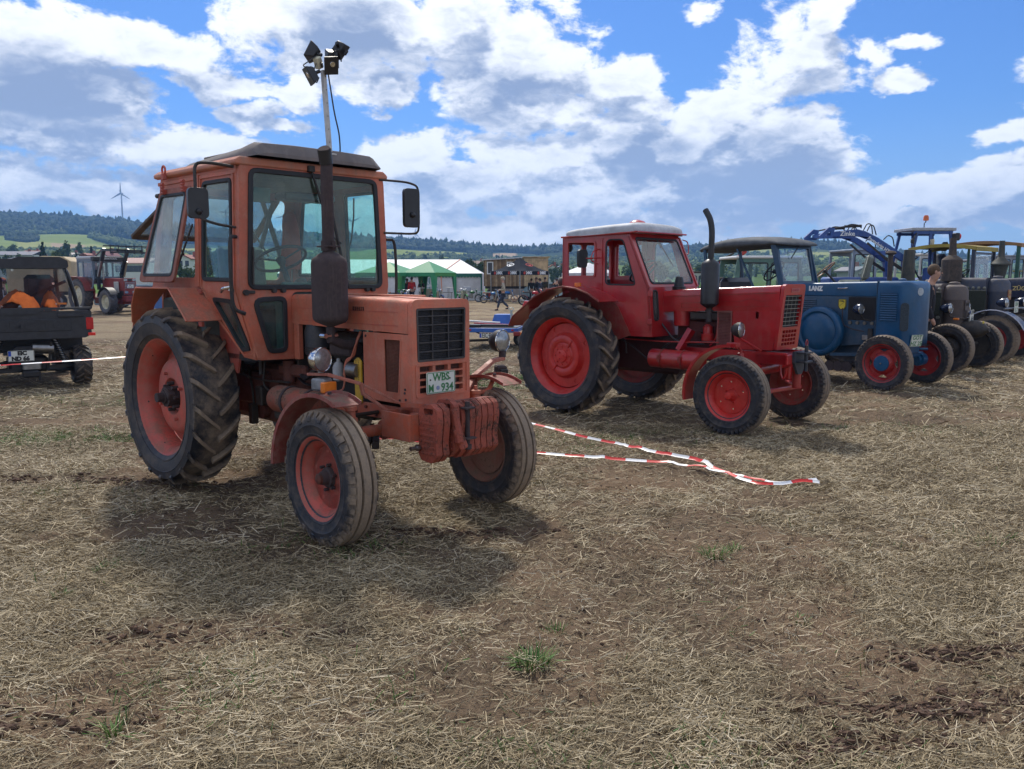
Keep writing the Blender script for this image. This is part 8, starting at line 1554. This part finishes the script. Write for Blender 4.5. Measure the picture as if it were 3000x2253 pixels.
    if woman: MB().sphere(c+Vector((-.05, 0, -.09))*s, .10*s, 12, 8, (.7, 1.1, 1.6)).build('long_hair', hm_, T)
    fx = c+Vector((.088, 0, -.02))*s
    MB().ob(fx+Vector((.004, 0, -.005))*s, (.02*s, .018*s, .03*s), (0, -.3, 0), .004).build('nose', SKIN, T)
    for k in (-1, 1): MB().sphere(fx+Vector((-.003, k*.032, .018))*s, .010*s, 6, 4).build('eye', SHOE, T); MB().sphere(c+Vector((.0, k*.088, -.01))*s, .022*s, 6, 4, (1, .4, 1.4)).build('ear', SKIN, T)
    MB().ob(fx+Vector((.0, 0, -.045))*s, (.01*s, .04*s, .008*s)).build('mouth', plain('lips', (.3, .1, .08), .6), T)
    if bag: MB().ob(Vector((.17, -.05, .98))*s, (.12, .22, .20), None, .03).build('shoulder_bag', cm('bag', bag), T); MB().tube([Vector((.16, .1, 1.0))*s, Vector((.08, .17, 1.3))*s, Vector((-.05, .1, 1.48))*s], .012, 5).build('bag_strap', cm('bag', bag), T)
    return T
person('older man in beige jacket and cap walking left with a black bag', (XD(1474, 46.5), 46.5, -.0), pi, 1.80, (.36, .33, .26), (.03, .04, .07), (.3, .3, .3), (.40, .35, .26), 1, 'bag', bag=(.015, .015, .02))
person('man in bright red jacket standing under the lighter green pavilion', (XD(1206, 58), 58, 0), radians(120), 1.80, (.50, .02, .02), (.015, .015, .02))
person('dark haired woman holding a drink behind the white standing table', (XD(1234, 60), 60, 0), radians(-95), 1.68, (.05, .04, .045), (.02, .02, .03), (.03, .02, .015), arms='hold', woman=True)
person('person in dark jacket just left of the man in red', (XD(1192, 59.5), 59.5, 0), radians(60), 1.72, (.02, .02, .03)); person('person in black turned away between the cab and the man in red', (XD(1176, 60), 60, 0), radians(90), 1.75, (.012, .012, .016))
person('man in black bending forward under the right side of the branded tent', (XD(1558, 62), 62.3, 0), radians(100), 1.72, (.015, .017, .022), lean=.2); person('man in dark hooded top in the middle of the group under the branded tent', (XD(1572, 62), 63, 0), radians(200), 1.80, (.03, .035, .05)); person('person with brown cap inside the group under the branded tent', (XD(1583, 61), 61.5, 0), radians(150), 1.72, (.025, .03, .045), cap=(.06, .03, .025)); person('man in olive jacket at the right of the group under the branded tent', (XD(1598, 62), 62.5, 0), radians(60), 1.82, (.07, .06, .035))
person('person in black jacket raising a phone right of the branded tent', (XD(1631, 60), 60, 0), radians(100), 1.74, (.012, .013, .016), cap=(.02, .03, .05), arms='phone')
person('man in dark shirt looking down between the blue and slate tractors', (XD(2712, 15.7), 15.7, 0), radians(-25), 1.97, (.012, .012, .02), hair=(.09, .055, .03), look=.8, lean=.15)
person('man with orange cap and dark jacket at the left picture edge', (XD(8, 28), 28, 0), radians(200), 1.74, (.06, .055, .06), (.03, .03, .04), cap=(.7, .16, .04), arms='hold'); person('man with blue cap cut by the left picture edge', (XD(-6, 27), 27, 0), radians(20), 1.74, (.3, .3, .36), (.03, .03, .04), cap=(.02, .05, .25), arms='hold')
person('boy with glasses looking through behind the red tractor windscreen', (XD(1955, 20), 20, 0), radians(-40), 1.70, (.04, .04, .06), hair=(.10, .07, .045), look=.6); person('second person left of the one behind the red windscreen', (XD(1912, 21), 21, 0), radians(-20), 1.68, (.3, .05, .04), hair=(.08, .05, .03)); person('dark haired person half hidden behind the tall black exhaust', (XD(2113, 18), 18, 0), radians(-160), 1.74, (.012, .012, .016), hair=(.02, .015, .012))
person('person seated low in dark clothes seen through the red cab rear window', (XD(1690, 50), 50, 0), radians(30), 1.6, (.05, .05, .05), cap=(.1, .1, .1))
# ------------------------------------------------------------------ motorbikes
CHR2 = plain('bike_chrome', (.5, .52, .55), .2, 1); BTY = plain('bike_tyre', (.02, .02, .022), .7)
def bike(label, x, D, rz, col, shield=None, name='motorbike', rimc=None, sc=1.0, seatc=(.02, .02, .02)):
    T = thing(name, label, 'motorbike', (x, D, 0), rz, 'motorbikes parked in front of the tents'); c = plain('bike_%d_%d_%d' % tuple(int(v*999) for v in col), col, .35); s = sc
    for xx, nm in ((-.62, 'rear_wheel'), (.62, 'front_wheel')):
        h = holder(nm, T, (xx*s, 0, .29*s)); MB().tube([(.27*s*cos(a*pi/12), 0, .27*s*sin(a*pi/12)) for a in range(24)], .035*s, 6, closed=True).build('tyre', BTY if not rimc or nm == 'rear_wheel' else plain('cream_tyre', (.5, .45, .35), .6), h)
        m = MB().tube([(.22*s*cos(a*pi/12), 0, .22*s*sin(a*pi/12)) for a in range(24)], .014*s, 5, closed=True).cyl((0, -.05, 0), (0, .05, 0), .05*s, 10)
        for q in range(9): m.tube([(0, 0, 0), (.22*s*cos(q*.7), 0, .22*s*sin(q*.7))], .004, 4)
        m.build('rim', CHR2 if not rimc else RIM3, h)
    for xx, a0, a1 in ((-.62, 20, 170), (.62, 30, 150)): MB().strip([(xx*s+(p[0])*s, .29*s+p[1]*s) for p in arc(0, 0, .33, a0, a1, 8)], -.06, .06, .008).build('mudguard', c, T)
    MB().tube([(-.62*s, .08, .29*s), (-.15*s, .05, .38*s), (.35*s, 0, .72*s)], .02, 5).tube([(-.62*s, -.08, .29*s), (-.15*s, -.05, .38*s), (-.05*s, 0, .65*s), (.35*s, 0, .75*s)], .02, 5).build('frame', BLACKMET, T)
    MB().tube([(.62*s, .07, .29*s), (.42*s, .07, .92*s)], .02, 6).tube([(.62*s, -.07, .29*s), (.42*s, -.07, .92*s)], .02, 6).build('fork', CHR2, T)
    MB().box(-.12*s, .2*s, -.09, .09, .28*s, .55*s, .04).cyl((.02, 0, .5*s), (.1, 0, .66*s), .07, 10).build('engine', STEEL, T); MB().sphere((.12*s, 0, .74*s), .16*s, 12, 8, (1.35, .75, .62)).build('fuel_tank', c, T)
    MB().box(-.62*s, -.05*s, -.11, .11, .72*s, .80*s, .03).build('seat', plain('bike_seat_%d' % int(seatc[0]*999), seatc, .6), T); MB().smooth([(.36*s, -.33, 1.0*s), (.44*s, -.18, 1.02*s), (.42*s, 0, .95*s), (.44*s, .18, 1.02*s), (.36*s, .33, 1.0*s)], .013, 6).build('handlebar', CHR2, T)
    lamp(T, 'headlamp', (.50*s, 0, .86*s), .085*s, 0, c); MB().tube([(.1*s, -.12, .32*s), (-.3*s, -.14, .25*s), (-.75*s, -.14, .30*s)], [.02, .03, .035], 7).build('exhaust_pipe', CHR2, T)
    for k in (-1, 1): MB().cyl((-.6*s, k*.1, .82*s), (-.6*s, k*.14, .82*s), .03, 8).build('indicator', AMBER, T)
    if shield: MB().strip([(.22*s, .22*s), (.34*s, .30*s), (.42*s, .60*s), (.40*s, .88*s)], -.24*s, .24*s, .02).build('leg_shield', plain('cream_shield', shield, .5), T)
    return T
bike('green motorbike with chrome wheels in front of the marquee corner', XD(1378, 63), 63, radians(-12), (.03, .16, .05)); bike('moped with cream leg shield under the green pavilion edge', XD(1278, 60), 60, radians(-50), (.03, .10, .30), (.5, .46, .34)); bike('green moped with pale leg shield just left of the green motorbike', XD(1352, 62), 62.3, radians(-60), (.08, .35, .06), (.45, .46, .38)); bike('blue moped with cream leg shield left of the walking man', XD(1440, 60), 60, radians(-15), (.04, .16, .40), (.50, .46, .34), sc=.95, seatc=(.16, .05, .03)); bike('blue moped with dark red wheels right behind the walking man', XD(1482, 61), 61, radians(-10), (.03, .18, .50), None, rimc=True); bike('motorbike with red tank beside the red tractor fender', XD(1562, 56), 56, radians(-5), (.45, .02, .03), sc=1.1)
bike('dark motorbike left of the cab handrail under the pavilion', XD(1160, 57), 57, radians(-30), (.05, .06, .1)); bike('motorbike with blue stand between cab post and pavilion leg', XD(1186, 56.5), 56.5, radians(-60), (.05, .1, .3))
def stable(px, D, label):
    T = thing('standing_table', label, 'table', (XD(px, D), D, 0)); MB().lathe([(1.10, 0), (1.10, .35), (1.13, .36), (1.14, 0)], axis=(0, 0, 1), n=24).build('tabletop', WHITE, T)
    for q in (-.06, .0, .06): MB().cyl((q, 0, .05), (q, 0, 1.1), .018, 8).build('leg', CHR2, T)
    MB().lathe([(0, .25), (.03, .25), (.05, .05), (.05, 0)], axis=(0, 0, 1), n=20).build('foot', CHR2, T); return T
stable(1229, 57, 'white standing table nearest the pavilion corner'); stable(1314, 60, 'white standing table in front of the marquee wall')
def bench(px, D, label, col, w=1.3):
    T = thing('folding_table', label, 'table', (XD(px, D), D, 0)); MB().box(-w/2, w/2, -.3, .3, .72, .76).build('tabletop', col, T)
    for sx in (-1, 1): 
        for sy in (-1, 1): MB().beam((sx*w*.42, sy*.25, 0), (sx*w*.42, sy*.25, .72), .03, .03).build('leg', STEEL, T)
bench(1425, 63.5, 'turquoise folding table left of the blue moped', plain('turquoise_top', (.15, .4, .42), .5)); bench(1300, 61.5, 'dark folding table beside the cream moped', BLACKPL); 
tag(MB().box(-.3, .3, -.25, .25, 0, .42, .03).build('cool_box', plain('pale_box', (.4, .42, .48), .5), None, loc=(XD(1368, 64.5), 64.5, .7)), 'pale box standing above the green motorbike at the marquee', 'box')
for i, (px, D, lb) in enumerate(((1262, 61.2, 'beige folding chair behind the green pavilion leg'), (1246, 61.5, 'beige folding chair nearest the standing table'))):
    T = thing('camping_chair', lb, 'chair', (XD(px, D), D, 0), radians(-80)); k = plain('beige_canvas', (.26, .23, .18), .8); MB().box(-.25, .25, -.28, .28, .40, .44, .02).build('seat', k, T); MB().ob((-.28, 0, .72), (.03, .56, .60), (0, -.2, 0), .01).build('backrest', k, T)
    for sy in (-1, 1): MB().beam((-.25, sy*.27, 0), (.25, sy*.27, .45), .02, .02).beam((.25, sy*.27, 0), (-.25, sy*.27, .45), .02, .02).build('leg', BLACKMET, T)
# cars in the background
def car(label, cx, D, rz, col, name='car'):
    T = thing(name, label, 'car', (cx, D, 0), rz); c = paint('car_%d_%d_%d' % tuple(int(v*999) for v in col), col, .3, .1, .1, 0, coat=.4)
    pr = rpoly([(-2.1, .35), (2.1, .35), (2.15, .75), (1.1, .92), (.55, 1.42), (-1.2, 1.45), (-1.95, .95), (-2.12, .8)], .12); wn = rpoly([(-1.05, .95), (.0, .93), (.0, 1.34), (-.95, 1.35)], .05); w2 = rpoly([(.08, .93), (.85, .92), (.45, 1.33), (.08, 1.34)], .05)
    MB().plate(pr, [], XZ, -.80, .80).build('body', c, T, bev=.06)
    for sg in (-1, 1):
        for q in (wn, w2): MB().plate(q, [], XZ, *sorted((sg*.802, sg*.812))).build('window', WIND, T)
        for xx in (-1.3, 1.35): h = holder('wheel', T, (xx, sg*.74, .32)); tyre(.32, .2, .2, 'plain', 18).build('tyre', BTY, h); MB().lathe([(-.06, .2), (-.05, 0)], n=14).lathe([(.06, .2), (.05, 0)], n=14).build('rim', STEEL, h)
        MB().ob((2.12, sg*.55, .68), (.05, .3, .14), None, .02).build('headlamp', LENS, T)
    MB().ob((.82, 0, 1.16), (.02, 1.3, .62), (0, -.85, 0)).build('windscreen', WIND, T); return T
car('light blue car behind the loader tractor near the orange fender', XD(402, 46), 46, radians(200), (.35, .5, .6)); car('silver car under the wooden caravan behind the motorbikes', XD(1500, 72), 72, radians(0), (.45, .45, .48)); car('pale blue car right of the branded tent', XD(1612, 66), 66, radians(20), (.30, .45, .5)); car('dark blue car seen through the rear of the orange cab', XD(528, 40), 40, radians(160), (.04, .15, .42)); car('grey car low behind the dark red tractor', XD(440, 52), 52, radians(180), (.30, .34, .38))
# covered beige trailer behind the utility vehicle
BT_ = thing('covered_trailer', 'beige tarpaulin covered trailer behind the black utility vehicle roof', 'trailer', (XD(160, 50), 50, 0), radians(10)); bg_ = plain('beige_tarpaulin', (.46, .36, .22), .8, var=.15, bumps=.3, sc=1)
MB().plate([(-2.2, 1.0), (1.3, 1.0), (1.3, 2.75), (.9, 3.02), (-.2, 3.05), (-.9, 2.9), (-2.2, 2.62)], [], XZ, -1.1, 1.1).build('tarpaulin', bg_, BT_, bev=.05); MB().box(-.6, 1.1, -1.14, -1.1, 2.3, 2.8).build('wooden_gable', plain('tan_wood', (.32, .2, .09), .8), BT_)
for xx in (-1.4, .5): h = holder('wheel', BT_, (xx, -1.0, .45)); tyre(.45, .25, .25, 'plain', 18).build('tyre', BTY, h); MB().lathe([(-.06, .25), (-.05, 0)], n=14).build('rim', STEEL, h)
MB().box(-2.2, 1.3, -1.05, 1.05, .8, 1.0).build('chassis', BLACKMET, BT_)
# ------------------------------------------------------------------ small blue trailer
TB = paint('trailer_blue_paint', (.02, .13, .50), .4, .2, .2, .03); TRL = thing('flat_trailer', 'small blue flat trailer with number plate between the two big tractors', 'trailer', (XD(1440, 20.6), 20.6, 0), radians(-8))
MB().box(-.75, .66, -.02, .06, .44, .55, .01).box(-.75, -.68, 0, 2.6, .46, .55).box(.59, .66, 0, 2.6, .46, .55).build('frame', TB, TRL, bev=.004); MB().box(-.72, .62, .05, 2.5, .555, .57).build('deck', BLACKPL, TRL)
m = MB(); m.add([(-.24, 1.4, .57), (.34, 1.4, .57), (.34, 2.2, .57), (-.24, 2.2, .57), (-.18, 1.5, .82), (.24, 1.5, .82), (.24, 2.0, .82), (-.18, 2.0, .82)], [(0, 1, 5, 4), (1, 2, 6, 5), (2, 3, 7, 6), (3, 0, 4, 7), (4, 5, 6, 7)]); m.build('wheel_guard', TB, TRL, bev=.006)
MB().ob((-.5, 1.0, .66), (1.1, .25, .03), (0, .06, .1)).build('ramp_board', plain('pale_board', (.5, .5, .5), .5), TRL); MB().ob((-.1, .6, .62), (.9, .12, .03), (0, .05, .1)).build('red_bar', REDLENS, TRL); MB().ob((.0, .3, .60), (1.0, .2, .05), (0, 0, .05)).ob((-.45, .2, .60), (.3, .3, .06), None, .01).build('black_mat', BLACKPL, TRL); MB().ob((-.58, .1, .62), (.25, .06, .04), (0, .5, .2), .01).build('orange_strap', plain('orange_red_strap', (.7, .07, .03), .6), TRL)
plate_sign(TRL, (-.05, -.04, .37), (pi/2, 0, 0), .50, .12, [('EIC·RS 12', .02, .40)], PLATEK, PLATEK, blue=.05, ts=.7)
for x, mtt in ((-.62, AMBER), (-.54, REDLENS), (.52, REDLENS)): MB().box(x-.03, x+.03, -.035, -.02, .485, .52).build('side_reflector', mtt, TRL)
MB().box(.55, .72, -.10, .0, .37, .47, .01).build('tail_lamp', plain('brown_red_lens', (.22, .02, .02), .3), TRL); MB().box(.72, .76, -.10, .0, .38, .46, .006).build('tail_lamp', AMBER, TRL); MB().box(-.78, -.62, -.06, .0, .30, .43, .01).build('tail_lamp', plain('brown_red_lens', (.22, .02, .02), .3), TRL)
MB().plate([(-.73, .02), (-.57, .02), (-.65, .18)], [], XZ, -.04, -.03).box(-.66, -.64, -.04, -.03, .17, .30).build('triangle_reflector', plain('dull_red_reflector', (.4, .03, .03), .4), TRL)
for sx in (-.36, .52): h = holder('wheel', TRL, (.05 if sx < 0 else .5, .55 if sx < 0 else 1.6, .17)); tyre(.19, .13, .10, 'plain', 20).build('tyre', BTY, h); MB().lathe([(-.04, .10), (-.03, 0)], n=12).build('rim', STEEL, h)
MB().beam((-.9, .3, .20), (.3, .5, .24), .06, .06).beam((-.45, .2, .45), (-.05, .5, .22), .03, .03).build('axle_beam', BLACKMET, TRL)
MB().box(.375, .43, .6, .65, .55, .97, .003).tube([(.40+.07*cos(a*pi/6), .62, 1.0+.035*sin(a*pi/6)) for a in range(12)], .01, 6, closed=True).build('wheel_clamp_post', plain('pale_green_grey_metal', (.42, .47, .45), .4), TRL); MB().box(-.72, -.68, .55, .6, .55, .86).build('stake', plain('lilac_white_plastic', (.55, .55, .68), .5), TRL)
# ------------------------------------------------------------------ red and white barrier tape
tm, g, b = mat_base('barrier_tape'); a = g.n('ShaderNodeAttribute', _attribute_name='along'); q = g.m('GREATER_THAN', g.m('FRACT', g.m('MULTIPLY', a.outputs['Fac'], 1/.40)), .5); g.lk(g.mix(q, (.80, .80, .80), (.62, .025, .02)), b.inputs['Base Color']); b.inputs['Roughness'].default_value = .35
def tape(pts, w, label, name='barrier_tape', twist=.24, seed=1, off=0):
    P = [Vector(p) for p in pts]; Q = []; R = np.random.default_rng(seed)
    for i in range(len(P)-1):
        n = max(2, int((P[i+1]-P[i]).length/.05))
        for j in range(n): Q.append(P[i].lerp(P[i+1], j/n))
    Q.append(P[-1]); vs = []; al = []; L = off; n = len(Q); ph = R.uniform(0, 6)
    for i, p in enumerate(Q):
        if i: L += (p-Q[i-1]).length
        t = (Q[min(i+1, n-1)]-Q[max(i-1, 0)]).normalized(); s = t.cross(Vector((0, 0, 1))).normalized(); a_ = (.55 if s.y > 0 else -.55)+twist*sin(L*1.7+ph)+twist*.6*sin(L*4.1); u = (s*cos(a_)+Vector((0, 0, 1))*sin(a_)); ww = w*(.92+.12*sin(L*2.3+ph)); gz = max(0, float(hgt(p.x, p.y))) if p.z < .05 else 0
        c = p+Vector((0, 0, gz+(abs(sin(a_))*ww/2 if p.z < .05 else 0)+(.042+.006*sin(L*3) if p.z < .05 else 0))); vs += [c-u*ww/2, c+t.cross(u)*ww*.12, c+u*ww/2]; al += [L]*3
    fs = [f for i in range(n-1) for f in ((3*i, 3*i+1, 3*i+4, 3*i+3), (3*i+1, 3*i+2, 3*i+5, 3*i+4))]
    me = bpy.data.meshes.new(name); me.from_pydata(vs, [], fs); me.materials.append(tm); at_ = me.attributes.new('along', 'FLOAT', 'POINT'); at_.data.foreach_set('value', al); me.shade_smooth(); o = bpy.data.objects.new(name, me); COL.objects.link(o); return tag(o, label, 'barrier tape')
GP = lambda L: [(*gpt(x, y), 0.0) for x, y in L]
tape(GP([(1540, 1247), (1607, 1265), (1700, 1290), (1809, 1312), (1940, 1344), (2037, 1362), (2085, 1384), (2131, 1402), (2190, 1412), (2268, 1426), (2330, 1427), (2393, 1421)]), .036, 'upper red and white tape lying from the front tyre to the crumpled end', seed=2)
tape(GP([(1545, 1338), (1630, 1347), (1689, 1352), (1780, 1358), (1874, 1363), (1940, 1366), (2003, 1375), (2080, 1389), (2131, 1401), (2170, 1420), (2217, 1434), (2275, 1438), (2345, 1427), (2400, 1430)]), .036, 'lower red and white tape lying on the straw with the folded red end', seed=5, off=.2)
tape(GP([(1060, 1290), (1083, 1297), (1110, 1299), (1160, 1298), (1225, 1306), (1330, 1318), (1420, 1330)]), .036, 'short piece of red and white tape visible under the orange front axle', seed=7, off=.35)
tape([at(-60, 1074, 8.9), at(60, 1066, 9.0), at(200, 1057, 9.3), at(372, 1045, 9.8), at(470, 1040, 10.0)], .022, 'red and white tape strung across in front of the black utility vehicle', seed=9, twist=.3)
# ------------------------------------------------------------------ haze
HAZE = True
if HAZE:
    hzm = bpy.data.materials.new('haze_air'); hzm.use_nodes = True; hzm.node_tree.nodes.clear(); g = NG(hzm.node_tree); v = g.n('ShaderNodeVolumePrincipled'); v.inputs['Color'].default_value = (.26, .52, 1, 1); v.inputs['Density'].default_value = .0003; v.inputs['Anisotropy'].default_value = .2; o = g.n('ShaderNodeOutputMaterial'); g.lk(v.outputs[0], o.inputs['Volume'])
    tag(MB().box(-3200, 3200, -120, 2600, -4, 228).build('haze', hzm, None, ang=0), 'pale blue air between the field and the far ridge', 'haze', kind='stuff')
# ------------------------------------------------------------------ joined small fittings
for o in SC.objects:
    if o.type == 'MESH' and o.parent and o.name.split('.')[0] in ('bolt', 'panel_screw', 'hood_slot', 'screen_wire', 'side_mesh', 'guard_hole', 'rail_bolt', 'post_hole', 'plate_screw', 'window_fixing', 'fender_bolt', 'radiator_fin', 'fan_screen', 'grille_bar', 'shutter', 'linkage', 'filter_band', 'hood_crease', 'lever', 'hose', 'fuel_pipe', 'pipe', 'roof_rail', 'cable', 'tank_strap', 'door_hinge', 'tailgate_panel', 'window_bar', 'emblem', 'rear_axle_housing', 'track_rod', 'hydraulic_hose', 'suspension_arm'): o['kind'] = 'stuff'
